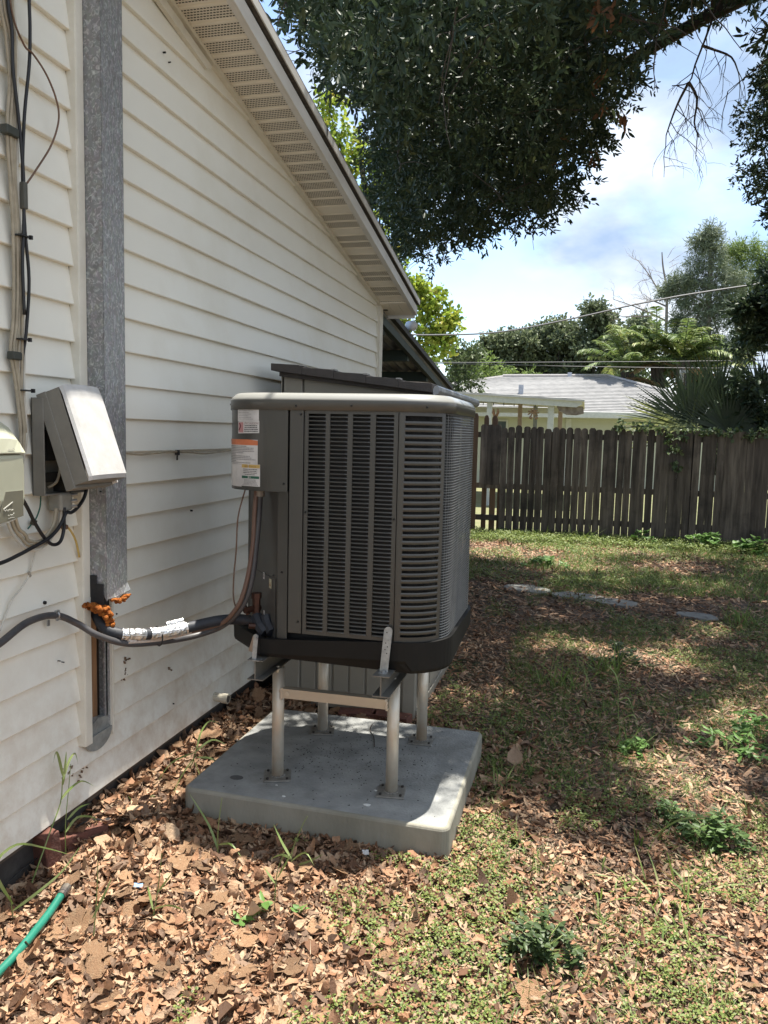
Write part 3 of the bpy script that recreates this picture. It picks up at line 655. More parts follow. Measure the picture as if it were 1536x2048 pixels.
def text_mesh(body, size, bold=0.0, align='LEFT'):
    cu = bpy.data.curves.new('txt', 'FONT'); cu.body = body; cu.size = size; cu.align_x = align; cu.offset = bold; cu.resolution_u = 2
    to = bpy.data.objects.new('txt', cu); me = bpy.data.meshes.new_from_object(to); bpy.data.objects.remove(to); bpy.data.curves.remove(cu); return me
def words_on(body, s, z, size, mat, parent, off=.0013, bold=0.0, sx=1.0, name='lettering'):
    me = text_mesh(body, size, bold)
    for v in me.vertices: v.co = on_box(s + v.co.x * sx, z + v.co.y, off)
    me.materials.clear(); me.materials.append(mat); o = bpy.data.objects.new(name, me); return link(o, parent)
def lines(s0, s1, z0, z1, rows, mat, parent, off=.0012, h=.45, seed=1, center=False):
    mb = MB(); r_ = random.Random(seed); dz = (z1 - z0) / rows
    for k in range(rows):
        z = z1 - (k + .7) * dz; s = s0; end = s1 - (r_.random() ** 2) * (s1 - s0) * .4
        if center: s = s0 + (s1 - end) / 2; end = s1 - (s1 - end) / 2
        while s < end:
            w_ = r_.uniform(.002, .0075); e = min(s + w_, end)
            mb.add([on_box(s, z, off), on_box(e, z, off), on_box(e, z + dz * h, off), on_box(s, z + dz * h, off)], [(0, 1, 2, 3)]); s = e + .0012
    return mb.build('fine_print', mat, parent)
sA0, sA1 = s_of_x(.446), s_of_x(.546)
st = patch('rating_label', sA0, sA1, 1.547, 1.592, stick_w, .0008, ac, tilt=.02); st['label'] = 'white rating label at the top of the control box'
lines(sA0 + .006, sA1 - .022, 1.552, 1.589, 6, ink2, st, seed=4, h=.3)
st = patch('caution_label', sA0 + .003, sA1 + .002, 1.501, 1.546, stick_w, .0009, ac, tilt=.03); st['label'] = 'white and pink caution label with a hand picture'
patch('picture', sA0 + .006, sA0 + .034, 1.505, 1.543, stick_p, .0013, st, n=3)
fanp = MB(); 
for k in range(9):
    a = k / 8 * 2.6; fanp.obox(on_box(sA0 + .014 + .005 * math.sin(a * 1.6), 1.538 - .003 * k, .0017), (.0019, 0, 0), (0, .0002, 0), (0, 0, .0022))
fanp.build('hand_mark', M('dark_red', (.10, .01, .02)), st)
words_on('¡PRECAUCION!', sA0 + .038, 1.5355, .0118, M('brown_ink', (.22, .10, .08)), st, sx=.86)
lines(sA0 + .038, sA1 - .003, 1.506, 1.534, 4, ink, st, seed=9, h=.5, center=True)
sB1 = s_of_x(.542)
st = patch('warning_label', .045, sB1, 1.387, 1.479, stick_w, .0008, ac, n=14); st['label'] = 'white warning label with an orange heading'
patch('orange_band', .0452, sB1, 1.4585, 1.4795, stick_o, .0011, st, n=14, cut=.004)
words_on('ADVERTENCIA: RIESGO', .078, 1.4705, .0092, M('dark_brown_ink', (.12, .03, .02)), st, off=.0015, sx=.92)
words_on('DE INCENDIO', .098, 1.461, .0088, MATS['dark_brown_ink'], st, off=.0015)
MB().add([on_box(.056, 1.461, .0015), on_box(.071, 1.461, .0015), on_box(.0635, 1.475, .0015)], [(0, 1, 2)]).build('warning_triangle', MATS['dark_brown_ink'], st)
lines(.055, sB1 - .006, 1.389, 1.4565, 11, ink2, st, seed=5, h=.5)
sC0 = s_of_x(.468); sC1 = s_of_x(.553)
st = patch('certification_label', .032, sC0, 1.302, 1.386, stick_w, .0008, ac, n=8); st['label'] = 'narrow white label with symbols at the curved edge'
patch('black_square', .052, .088, 1.330, 1.354, ink, .0013, st, n=4)
ul = MB(); uc = [.073, 1.315]
ul.tube([on_box(uc[0] + .0085 * math.cos(a), uc[1] + .0085 * math.sin(a), .0014) for a in np.linspace(0, 2 * math.pi, 17)], .0009, 4); ul.build('ring_mark', ink, st)
words_on('UL', uc[0] - .0055, uc[1] - .0035, .009, ink, st); words_on('c', uc[0] - .0145, uc[1] - .004, .007, ink, st); words_on('us', uc[0] + .0095, uc[1] - .004, .007, ink, st)
lines(.054, .092, 1.303, 1.3065, 1, ink, st, seed=2)
MB().add([on_box(.066, 1.382, .0013), on_box(.074, 1.379, .0013), on_box(.082, 1.362, .0013), on_box(.073, 1.361, .0013)], [(0, 1, 2, 3)]).build('figure_mark', ink, st)
st = patch('refrigerant_label', sC0, sC1, 1.306, 1.388, stick_w, .0012, ac, n=5); st['label'] = 'white label with an amber heading and a green band'
patch('amber_band', sC0 + .001, sC1 - .001, 1.374, 1.3868, stick_y, .0015, st, n=4)
words_on('ADVERTENCIA', sC0 + .016, 1.3765, .0092, M('amber_ink', (.30, .16, .03)), st, off=.0019, sx=.92)
lines(sC0 + .008, sC1 - .012, 1.346, 1.372, 4, ink, st, seed=3, off=.0017, h=.4, center=True)
patch('green_band', sC0 + .002, sC1 - .004, 1.3345, 1.344, stick_g, .0015, st, n=4)
words_on('APS', sC0 + .036, 1.3365, .008, stick_w, st, off=.0019)
lines(sC0 + .006, sC1 - .008, 1.308, 1.332, 5, ink2, st, seed=6, off=.0017, h=.5, center=True)
# little stickers on the recess panel
def flat(name, c, u, w, h, mat, parent=None, off=.003):
    c = Vector(c); u = Vector(u).normalized(); n_ = Vector((u.y, -u.x, 0)); c = c + n_ * off
    return MB().obox(c, u * w / 2, n_ * .0004, Vector((0, 0, h / 2)), 0).build(name, mat, parent or ac)
du = Vector((.68, -.73, 0))
s1_ = flat('valve_sticker', (.570, 2.777, .930), du, .026, .036, M('cream_sticker', (.52, .50, .36)), off=.0035); s1_['label'] = 'small cream sticker with a warning triangle'
c_ = Vector((.570, 2.777, .930)) + Vector((-.73, -.68, 0)) * .0045
MB().add([c_ - du * .006 - Vector((0, 0, .009)), c_ + du * .006 - Vector((0, 0, .009)), c_ + Vector((0, 0, .008))], [(0, 1, 2)]).build('warning_triangle', M('orange_ink', (.35, .14, .04)), s1_)
s2_ = flat('code_sticker', (.520, 2.832, .948), du, .014, .026, stick_w, off=.0035)
c2_ = Vector((.520, 2.832, .950)) + Vector((-.73, -.68, 0)) * .0045
kn = MB()
for a, b in ((-.003, .006), (.003, .006), (-.003, -.004), (.003, -.004), (0, .001)): kn.obox(c2_ + du * a + Vector((0, 0, b)), du * .0014, Vector((-.73, -.68, 0)) * .0002, (0, 0, .002))
kn.build('print_marks', ink, s2_)
# service valves
vl = MB(); vl.tube([(.50, 2.80, .80), (.50, 2.80, .865)], .016, 6); vl.tube([(.50, 2.80, .862), (.50, 2.80, .884)], .020, 6); vl.tube([(.50, 2.83, .82), (.47, 2.76, .82)], .013, 8)
vl.tube([(.53, 2.79, .74), (.53, 2.79, .79)], .017, 6); vl.tube([(.53, 2.77, .76), (.49, 2.75, .765)], .012, 8); vl.tube([(.47, 2.79, .80), (.455, 2.775, .845)], .009, 6)
vl.build('service_valve', copper, ac)
vb = MB(); vb.tube(spline([(.545, 2.79, .80), (.56, 2.775, .77), (.585, 2.755, .745)], 3), .022, 8); vb.tube(spline([(.50, 2.80, .79), (.53, 2.77, .76), (.555, 2.76, .74)], 3), .024, 8)
vb.build('insulation_wrap', insul, ac)
MB().obox((.5465, 2.765, .818), (.004, -.004, 0), (.0004, .0004, 0), (0, 0, .008)).build('valve_glint', foil, ac)

# ================================================================== HOLD-DOWN BRACKETS, STAND, PAD
def bracket(name, pts, label, w=.0175):
    t = thing(name, label, 'bracket', pts[-1], 'hold-down straps of the condenser')
    return t
b1 = thing('hold_down_strap', 'perforated zinc strap bolted upright to the right front corner of the base pan', 'strap', (1.055, 2.66, .66), 'hold-down straps of the condenser')
a_, b_ = Vector((1.060, 2.685, .808)), Vector((1.050, 2.672, .662)); d_ = (b_ - a_).normalized(); sx_ = Vector((.0155, -.001, 0)); nn_ = sx_.cross(d_).normalized()
if nn_.y > 0: nn_ = -nn_
pl = []
mb = MB(); out = [a_ + sx_ * math.cos(t_) - d_ * .0155 * math.sin(t_) for t_ in np.linspace(0, math.pi, 8)] + [b_ - sx_, b_ + sx_]
vs = [p + nn_ * .0015 for p in out] + [p - nn_ * .0015 for p in out]; k = len(out)
mb.add(vs, [tuple(range(k)), tuple(range(2 * k - 1, k - 1, -1))] + [(i, k + i, k + (i + 1) % k, (i + 1) % k) for i in range(k)])
mb.obox(b_ + Vector((0, -.012, -.002)), (.0155, 0, 0), (0, .016, 0), (0, 0, .0015)); mb.build('strap', steel, b1)
for i, t_ in enumerate((-.004, .021, .034, .047, .058, .071)):
    p = a_ + d_ * (t_ + .010) + sx_ * (.25 if i % 2 else -.25) + nn_ * .0016; MB().tube([p, p + nn_ * .0004], .0024, 8).build('hole', hole_m, b1)
p = a_ + d_ * .021 + sx_ * .3; MB().tube([p, p + nn_ * .006], .0075, 6).tube([p + nn_ * .0015, p + nn_ * .003], .011, 14).build('bolt', steel, b1)
MB().tube([b_ + Vector((0, -.012, 0)), b_ + Vector((0, -.012, .008))], .007, 6).tube([b_ + Vector((0, -.012, -.03)), b_ + Vector((0, -.012, 0))], .004, 6).build('bolt', steel, b1)
b2 = thing('hold_down_strap', 'bent zinc strap bolted at the left front corner of the base pan', 'strap', (.555, 2.66, .66), 'hold-down straps of the condenser')
mb = MB()
def bar3(p, q, w, t_=.0015):
    p, q = Vector(p), Vector(q); d = q - p; s_ = Vector((1, .1, 0)).cross(d).cross(d).normalized() * w; n2 = s_.cross(d).normalized() * t_
    mb.obox((p + q) / 2, s_, n2, d / 2)
bar3((.556, 2.668, .745), (.552, 2.662, .664), .0085); bar3((.552, 2.670, .748), (.520, 2.70, .680), .008); mb.tube([(.556, 2.672, .748), (.556, 2.664, .748)], .0095, 12)
mb.box(.536, .58, 2.645, 2.675, .6605, .6635); mb.build('strap', steel, b2)
MB().tube([(.558, 2.666, .742), (.558, 2.659, .742)], .006, 6).build('bolt', steel, b2)

stand = thing('condenser_stand', 'aluminium leg stand with I-beams holding the condenser above the concrete pad', 'stand', (.815, 3.12, .125))
LEGS = [(.573, 2.856), (1.047, 2.854), (1.055, 3.395), (.589, 3.372)]
for i, (x, y) in enumerate(LEGS):
    zt = .578
    l = MB().tube([(x, y, .131), (x, y, zt)], .0238, 20).build('leg', alu, stand, smooth=True)
    a = (.35, .12, .05, .25)[i]; ca, sa = math.cos(a), math.sin(a); h = .054
    pb = MB().obox((x, y, .128), (h * ca, h * sa, 0), (-h * sa, h * ca, 0), (0, 0, .0035)); pb.build('foot_plate', M('plate_metal', (.26, .25, .225), (.18, .17, .15), rough=.55, metal=.4, scale=30), l, bevel=.002)
    wl = MB()
    for q in range(14):
        t_ = q / 14 * 2 * math.pi; wl.obox((x + .0255 * math.cos(t_), y + .0255 * math.sin(t_), .133), (.005, 0, 0), (0, .005, 0), (0, 0, .003))
    wl.build('weld', MATS['plate_metal'], l, bevel=.002)
    for u, v in ((-1, -1), (1, -1), (1, 1), (-1, 1)):
        px, py = x + .039 * (u * ca - v * sa), y + .039 * (u * sa + v * ca)
        MB().tube([(px, py, .131), (px, py, .138)], .0055, 6).build('anchor_bolt', M('dark_bolt', (.05, .045, .04), rough=.6, metal=.5), l)
    MB().box(x - .012, x + .012, y - .035, y + .03, zt - .002, zt + .006).tube([(x + .008, y - .027, zt - .012), (x + .008, y - .027, zt + .014)], .006, 6).build('beam_clip', alu, l)
for cx_, ya in ((.559, 2.655), (1.054, 2.615)):
    b = MB(); w = .031
    b.box(cx_ - w, cx_ + w, ya, 3.50, .657, .661); b.box(cx_ - .0022, cx_ + .0022, ya, 3.50, .588, .657); b.box(cx_ - w, cx_ + w, ya, 3.50, .584, .588)
    b.build('beam', M('beam_aluminium', (.22, .215, .20), (.17, .165, .15), rough=.45, metal=.6, scale=9), stand)
for yy in (2.856, 3.385):
    b = MB(); b.box(.596, 1.024, yy - .0235, yy - .0195, .462, .500); b.box(.596, 1.024, yy - .0195, yy + .014, .4965, .500)
    c = b.build('cross_brace', M('brace_aluminium', (.60, .52, .40), (.50, .42, .32), rough=.45, metal=.35, scale=7, stretch=(.4, 1, 1)), stand)
    MB().tube([(.62, yy - .026, .481), (.62, yy - .0235, .481)], .009, 12).build('rivet', alu, c)
    wb = MB(); r_ = random.Random(5)
    for xx in (.594, 1.025):
        wb = MB()
        for q in range(9): wb.obox((xx + r_.uniform(-.003, .003), yy - .0225, .460 + q * .005), (.005, 0, 0), (0, .004, 0), (0, 0, .0035))
        wb.build('weld', alu, c, bevel=.0015)

pad = thing('concrete_pad', 'pale grey rectangular concrete pad under the condenser stand', 'pad', (.79, 3.12, 0))
def rrect(x0, x1, y0, y1, r, n=6):
    out = []
    for cx_, cy_, a0 in ((x1 - r, y0 + r, -90), (x1 - r, y1 - r, 0), (x0 + r, y1 - r, 90), (x0 + r, y0 + r, 180)):
        out += [(cx_ + r * math.cos(rad(a)), cy_ + r * math.sin(rad(a))) for a in np.linspace(a0, a0 + 90, n)]
    return out
pr_ = [(x - (.006 if x < .5 else 0), y + .024 * (1.31 - x) / 1.04 if y < 3 else y) for x, y in rrect(.262, 1.31, 2.632, 3.60, .035)]
n = len(pr_); vs = []; fs = []
levels = [(.004, .004), (0, .012), (0, .112), (.003, .119), (.007, .1225), (.013, .124)]
for d, z in levels: vs += [(x, y, z) for x, y in inset(pr_, d)]
for i in range(len(levels) - 1):
    for j in range(n): fs.append((i * n + j, i * n + (j + 1) % n, (i + 1) * n + (j + 1) % n, (i + 1) * n + j))
pm = MB().add(vs, fs, 0); pm.add(vs[-n:], [tuple(range(n))], 1); pm.add(vs[:n], [tuple(range(n - 1, -1, -1))], 0)
pm.build('slab', [conc_side, conc], pad, smooth=False)
MB().box(.30, 1.295, 2.66, 3.58, -.06, .006).build('footing', M('brown_footing', (.07, .045, .035), (.05, .03, .025), rough=.9), pad)
# debris on the pad: chips, flecks, a twig and a green leaf
rr = random.Random(8); dk = MB()
for i in range(420):
    x, y = rr.gauss(.80, .2), rr.gauss(3.12, .22)
    if .3 < x < 1.27 and 2.68 < y < 3.55:
        s = rr.uniform(.0008, .0035); a = rr.uniform(0, 3); dk.obox((x, y, .1248), (s * math.cos(a), s * math.sin(a), 0), (-s * .4 * math.sin(a), s * .4 * math.cos(a), 0), (0, 0, .0007))
o = dk.build('grit', M('dark_grit', (.03, .027, .022), rough=.9)); tag(o, 'dark grit and seeds scattered on the concrete pad', 'grit', kind='stuff')
for (x, y, s, lab) in ((.985, 2.725, .013, 'largest white chip near the front edge of the concrete pad'), (.66, 2.70, .006, 'small white chip left of the front edge centre of the concrete pad'), (.60, 2.78, .004, 'tiny white fleck beside the left front leg plate'), (.985, 2.85, .006, 'white chip beside the right front leg plate')):
    c = [(x + s * (1 + .3 * math.sin(3 * a + x * 50)) * math.cos(a), y + .6 * s * math.sin(a)) for a in np.linspace(0, 2 * math.pi, 9)[:-1]]
    o = MB().prism(c, lambda u, v, w: (u, v, w), .1245, .1275).build('white_chip', M('white_chip', (.75, .75, .72))); tag(o, lab, 'chip', 'white chips on the pad')
o = MB().tube(spline([(.79, 3.52, .128), (.80, 3.44, .130), (.84, 3.36, .129), (.87, 3.26, .128)], 4), .0022, 5).build('twig', M('twig', (.06, .045, .035))); tag(o, 'thin curved twig lying across the back of the concrete pad', 'twig')
o = MB().prism([(.42 + .028 * math.cos(a), 2.80 + .02 * math.sin(a)) for a in np.linspace(0, 2 * math.pi, 12)[:-1]], lambda u, v, w: (u, v, w), .1243, .1252).build('dark_stain', M('damp_stain', (.09, .09, .09), rough=.9), pad)

# ================================================================== PIPES AND CONDUIT
ls = thing('insulated_line', 'black insulated refrigerant pipe wrapped in silver foil between the duct and the condenser', 'pipe', (.2, 2.6, .76))
path = spline([(-.03, 2.50, .90), (.02, 2.465, .835), (.07, 2.44, .795), (.12, 2.445, .776), (.16, 2.49, .765), (.20, 2.55, .757), (.25, 2.617, .757), (.30, 2.685, .764), (.36, 2.755, .772), (.42, 2.82, .768), (.50, 2.83, .76)], 5)
MB().tube(path, .021, 14).build('insulation', insul, ls, smooth=True)
def sub(i0, i1, r, jit, seed):
    r_ = random.Random(seed); P_ = []; Rr = []
    for i in range(i0, i1):
        for k in range(3): P_.append(Vector(path[i]).lerp(Vector(path[i + 1]), k / 3)); Rr.append(r + r_.uniform(-jit, jit))
    return MB().tube(P_, Rr, 16)
sub(16, 23, .0225, .0016, 2).build('foil_wrap', foil, ls, smooth=False)
sub(24, 33, .0235, .0008, 3).build('foil_wrap', foil, ls, smooth=False)
MB().tube([(.222, 2.600, .782), (.262, 2.655, .788)], .010, 10).build('foil_wrap', foil, ls)
cd = MB().tube(spline([(.05, 1.30, .62), (.05, 1.822, .846), (.035, 1.952, .857), (.022, 2.098, .890), (.022, 2.232, .882), (.045, 2.324, .832), (.09, 2.366, .787), (.14, 2.457, .739), (.19, 2.576, .716), (.25, 2.733, .703), (.32, 2.80, .722), (.38, 2.78, .757), (.43, 2.765, .80), (.47, 2.765, .86), (.492, 2.775, .95), (.502, 2.79, 1.08), (.508, 2.80, 1.20), (.511, 2.80, 1.285)], 7), .0118, 12)
o = cd.build('electrical_conduit', cond_m, smooth=True); tag(o, 'thick dark grey electrical conduit looping from the left wall to the condenser', 'conduit')
cd = MB().tube(spline([(.165, 2.49, .748), (.20, 2.576, .742), (.25, 2.67, .735), (.32, 2.755, .742), (.385, 2.75, .77), (.43, 2.745, .815), (.462, 2.745, .87), (.482, 2.76, .96), (.492, 2.78, 1.08), (.496, 2.785, 1.20), (.500, 2.79, 1.285)], 7), .0088, 10)
o = cd.build('flexible_conduit', M('brown_conduit', (.12, .065, .045), (.15, .09, .065), rough=.5, scale=20)); tag(o, 'brownish flexible conduit rising along the condenser recess to its control box', 'conduit')
o = MB().tube(spline([(.150, 2.46, .746), (.185, 2.55, .731), (.225, 2.63, .728), (.27, 2.70, .735)], 5), .0095, 10).build('corrugated_sleeve', M('pale_sleeve', (.62, .56, .50), (.50, .44, .40), rough=.5, scale=300, stretch=(0.2, 1, .2))); tag(o, 'pale corrugated sleeve around the cable below the foil wrap', 'sleeve')
o = MB().tube(spline([(.450, 2.80, 1.285), (.430, 2.78, 1.18), (.425, 2.775, 1.05), (.418, 2.77, .95), (.420, 2.765, .86), (.44, 2.77, .80)], 6), .0028, 6).build('thermostat_wire', cab_brown); tag(o, 'thin reddish brown wire hanging from the bottom left of the control box', 'wire')
MB().tube([(.511, 2.80, 1.262), (.511, 2.80, 1.293)], .019, 12).build('conduit_fitting', M('fitting_grey', (.30, .27, .24), rough=.5), ac)
tie = MB()
def ring(c, r, d, w=.003):
    c = Vector(c); d = Vector(d).normalized(); a = d.orthogonal().normalized(); b = d.cross(a)
    tie.tube([c + r * (math.cos(t_) * a + math.sin(t_) * b) for t_ in np.linspace(0, 2 * math.pi, 17)], w, 5, cap=False)
ring((.205, 2.575, .742), .036, (.5, .7, 0), .0028); o = tie.build('cable_tie', cab_black); tag(o, 'black cable tie around the foil wrapped pipe and conduit', 'cable tie')
cl = MB(); cl.obox((.028, 2.236, .882), (.004, 0, 0), (0, .0085, .002), (0, -.003, .016)); cl.tube([(.022 + .0135 * math.cos(a), 2.236, .882 + .0135 * math.sin(a)) for a in np.linspace(-1.6, 1.9, 9)], .003, 5); cl.box(.003, .007, 2.212, 2.224, .848, .868)
o = cl.build('conduit_strap', steel); tag(o, 'metal strap clamping the grey conduit to the siding left of the duct', 'strap')

# ================================================================== UTILITY BOXES AND CABLES
ub = thing('utility_box', 'beige utility enclosure with a sloped pale lid at the left edge of the photo', 'utility box', (.0, 1.8, 1.22))
up_ = [(0, 1.222), (.09, 1.232), (.125, 1.262), (.133, 1.30), (.133, 1.4295)]
MB().prism(up_ + [(0, 1.4295)], lambda u, v, w: (u, w, v), 1.60, 1.966).build('lower_cover', beige_pl, ub, bevel=.012)
up_ = [(0, 1.431), (.136, 1.431), (.128, 1.475), (.098, 1.515), (.05, 1.545), (0, 1.552)]
tp = MB()
secs = []
for y, k in ((1.60, 1), (1.87, 1), (1.915, .97), (1.948, .88), (1.968, .72)):
    secs.append([(x * (1 if z < 1.44 else (.55 + .45 * k)), y, 1.431 + (z - 1.431) * k) for x, z in up_])
vs = [p for s in secs for p in s]; fs = [(i * 6 + j, i * 6 + (j + 1) % 6, (i + 1) * 6 + (j + 1) % 6, (i + 1) * 6 + j) for i in range(4) for j in range(6)] + [tuple(range(5, -1, -1)), tuple(range(24, 30))]
tp.add(vs, fs); tp.build('upper_cover', beige_pl, ub, bevel=.004)
MB().prism([(1.845, 1.235), (1.95, 1.25), (1.95, 1.325), (1.880, 1.325)], lambda u, v, w: (w, u, v), .1335, .1352).build('latch_panel', beige_dk, ub, bevel=.0005)
em = MB(); wm = M('embossed_highlight', (.75, .74, .66), rough=.3)
def seg(a, b, w=.0012, x=.1362):
    a, b = Vector((x, *a)), Vector((x, *b)); d = b - a; s_ = d.cross(Vector((1, 0, 0))).normalized() * w; em.obox((a + b) / 2, d / 2, s_, (.0006, 0, 0))
seg((1.868, 1.276), (1.905, 1.294)); seg((1.868, 1.276), (1.876, 1.270)); seg((1.830, 1.224), (1.925, 1.243), .0016, .128)
r_ = random.Random(12)
for k in range(9): y_, z_ = 1.878 + k * .0032, 1.272 + r_.uniform(-.002, .003); seg((y_, z_), (y_ + .002, z_ + r_.uniform(-.003, .003)), .0007)
for k in range(12): y_, z_ = 1.885 + (k % 6) * .0045, 1.258 - (k // 6) * .008 + r_.uniform(-.002, .002); seg((y_, z_), (y_ + .002, z_ + r_.uniform(-.003, .003)), .0007)
em.build('embossed_marks', wm, ub)
sc_ = MB(); pts = [(1.893, 1.4435), (1.8965, 1.4455), (1.899, 1.4430), (1.902, 1.4450), (1.905, 1.4435), (1.908, 1.4445), (1.911, 1.4440), (1.915, 1.448), (1.918, 1.4425), (1.922, 1.441)]
sc_.tube([(.1345 + (1.46 - b) * .02, a, b) for a, b in pts], .0005, 4); sc_.build('printed_script', ink2, ub)
MB().box(0, .012, 1.60, 1.955, 1.215, 1.545).build('back_plate', beige_dk, ub)

gb = thing('cable_box', 'grey plastic cable box hanging open with its sunlit hinged lid tilted outwards', 'cable box', (.0, 2.27, 1.29))
bp = MB(); bp.box(0, .006, 2.160, 2.375, 1.288, 1.602)
bp.box(.0, .046, 2.160, 2.166, 1.288, 1.600); bp.box(0, .046, 2.369, 2.375, 1.288, 1.600); bp.box(0, .046, 2.166, 2.369, 1.596, 1.602); bp.box(0, .046, 2.166, 2.369, 1.288, 1.294)
bp.build('back_box', grey_pl2, gb, bevel=.002)
# lid: a tray hinged at the top
def lidpt(d, y, h):   # d depth outwards, h distance down from the hinge
    t = rad(19); return (.020 + math.sin(t) * h + math.cos(t) * d, y, 1.604 - math.cos(t) * h + math.sin(t) * d)
ya, yb, Hh, D1 = 2.168, 2.368, .305, .095
lm_ = MB()
rows = []
for y, k in ((ya, 0), (ya + .006, .55), (ya + .02, .85), (ya + .05, 1.0), ((ya + yb) / 2, 1.12), (yb - .05, 1.0), (yb - .02, .85), (yb - .006, .55), (yb, 0)):
    e = .0; rows.append([lidpt(D1 - .01 + .014 * k, y, -.004 - .006 * k), lidpt(D1 - .006 + .014 * k, y, .02), lidpt(D1 - .004 + .014 * k, y, Hh - .012), lidpt(D1 - .010 + .014 * k, y, Hh)])
vs = [p for r in rows for p in r]; fs = [(i * 4 + j, (i + 1) * 4 + j, (i + 1) * 4 + j + 1, i * 4 + j + 1) for i in range(8) for j in range(3)]
lm_.add(vs, fs, 0)
def quad(a, b, c, d, m=0): lm_.add([a, b, c, d], [(0, 1, 2, 3)], m)
for y in (ya, yb): quad(lidpt(.03, y, -.004), rows[0][0] if y == ya else rows[-1][0], rows[0][3] if y == ya else rows[-1][3], lidpt(.03, y, Hh), 1)
n = 9
lm_.add([lidpt(.03, ya, -.004)] + [r[0] for r in rows] + [lidpt(.03, yb, -.004)], [tuple(range(n + 2))], 0)
lm_.add([lidpt(.03, ya, Hh)] + [r[3] for r in rows] + [lidpt(.03, yb, Hh)], [tuple(range(n + 1, -1, -1))], 1)
o = lm_.build('lid', [grey_pl, grey_pl2], gb); s_ = o.modifiers.new('s', 'SOLIDIFY'); s_.thickness = .003  # sides and bottom take the darker grey: their shade is put into the colour
fr = MB()
def lb_(y0, y1, h0, h1, d0, d1): fr.add([lidpt(d, y, h) for h in (h0, h1) for d in (d0, d1) for y in (y0, y1)], [(0, 1, 3, 2), (4, 6, 7, 5), (0, 4, 5, 1), (2, 3, 7, 6), (0, 2, 6, 4), (1, 5, 7, 3)])
lb_(ya - .006, ya + .004, -.006, Hh + .01, .0, .036); lb_(yb - .004, yb + .006, -.006, Hh + .01, .0, .036); lb_(ya, yb, -.006, .004, 0, .036); lb_(ya, yb, Hh, Hh + .01, 0, .036)
fr.build('lid_rim', grey_pl2, gb, bevel=.002)
h_ = MB(); h_.obox(lidpt(.012, 2.318, Hh + .016), (.003, 0, 0), (0, .011, 0), (0, 0, .018)); h_.build('hasp', M('hasp_grey', (.22, .215, .20), rough=.5), gb, bevel=.002)
MB().obox(Vector(lidpt(.012, 2.318, Hh + .024)) + Vector((.0035, 0, 0)), (.0006, 0, 0), (0, .005, 0), (0, 0, .0025)).build('hasp_slot', black_m, gb)
MB().tube([lidpt(.04, 2.366, Hh + .002), lidpt(.056, 2.366, Hh + .002)], .006, 8).build('screw_cap', stick_w, gb)
ter = MB(); ter.box(.006, .028, 2.19, 2.35, 1.33, 1.36); ter.box(.006, .03, 2.20, 2.24, 1.40, 1.50); ter.box(.006, .026, 2.26, 2.34, 1.40, 1.52); ter.box(.006, .034, 2.255, 2.30, 1.296, 1.33)
ter.build('terminal_block', black_m, gb)
MB().tube(spline([(.02, 2.21, 1.312), (.034, 2.235, 1.33), (.036, 2.25, 1.37), (.034, 2.257, 1.42)], 4), .0045, 6).build('inner_wire', cab_beige, gb)
MB().tube(spline([(.03, 2.265, 1.40), (.045, 2.285, 1.36), (.048, 2.29, 1.32), (.04, 2.285, 1.27)], 4), .0045, 6).build('inner_wire', cab_black, gb)
jb = MB().box(.0, .052, 2.232, 2.296, 1.232, 1.292).build('junction_box', M('junction_grey', (.33, .32, .28), rough=.6)); tag(jb, 'small grey junction block under the open cable box', 'junction box'); bm_ = jb.modifiers.new('b', 'BEVEL'); bm_.width = .008; bm_.segments = 3
jt = MB(); jt.tube([(.052, 2.285, 1.283), (.066, 2.30, 1.286)], .006, 8); jt.tube([(.052, 2.285, 1.262), (.066, 2.298, 1.266)], .006, 8); jt.tube([(.05, 2.288, 1.245), (.064, 2.30, 1.246)], .005, 8)
jt.build('terminal_post', steel, jb)

CABG = 'cables running down the siding'
def cable(pts, r, m, label, x=.012, n=5, name='cable', group=CABG, sides=7):
    P_ = spline([(p[2] if len(p) > 2 else x, p[0], p[1]) for p in pts], n)
    o = MB().tube(P_, r, sides).build(name, m, smooth=True); return tag(o, label, 'cable', group)
top = 3.42
cable([(2.16, 3.30), (2.162, 2.95), (2.160, 2.79), (2.161, 2.705), (2.154, 2.60), (2.128, 2.444), (2.114, 2.267), (2.120, 2.10), (2.133, 1.959), (2.12, 1.80, .022), (2.108, 1.70, .014), (2.106, 1.50, .01), (2.10, 1.30, .01)], .0052, cab_black, 'black cable, the rightmost of the bundle above the cable box', .026)
cable([(2.05, 3.28), (2.058, 2.95), (2.063, 2.741), (2.077, 2.665), (2.078, 2.553), (2.094, 2.447), (2.111, 2.295), (2.113, 2.193), (2.108, 2.10), (2.10, 2.0), (2.104, 1.85)], .0052, cab_black, 'black cable crossing the bundle diagonally from the left', .030)
cable([(2.02, 3.25), (2.05, 2.90), (2.072, 2.718), (2.122, 2.644), (2.162, 2.635), (2.222, 2.601), (2.268, 2.545), (2.278, 2.486), (2.24, 2.397), (2.165, 2.297), (2.123, 2.245)], .0030, cab_brown, 'thin brown wire bowing out in a wide loop right of the bundle', .034, 7)
bl = ['beige cable at the left of the bundle', 'beige cable second from the left in the bundle', 'beige cable in the middle of the bundle', 'beige cable behind the black ones', 'beige cable at the right of the bundle', 'pale beige cable nearest the black cable']
B0 = [(2.05, 3.2), (2.054, 2.95), (2.060, 2.74), (2.083, 2.655), (2.095, 2.53), (2.078, 2.40), (2.080, 2.29), (2.092, 2.13), (2.094, 1.96), (2.085, 1.82), (2.070, 1.74), (2.084, 1.66), (2.098, 1.56), (2.104, 1.46), (2.07, 1.34), (2.03, 1.24)]
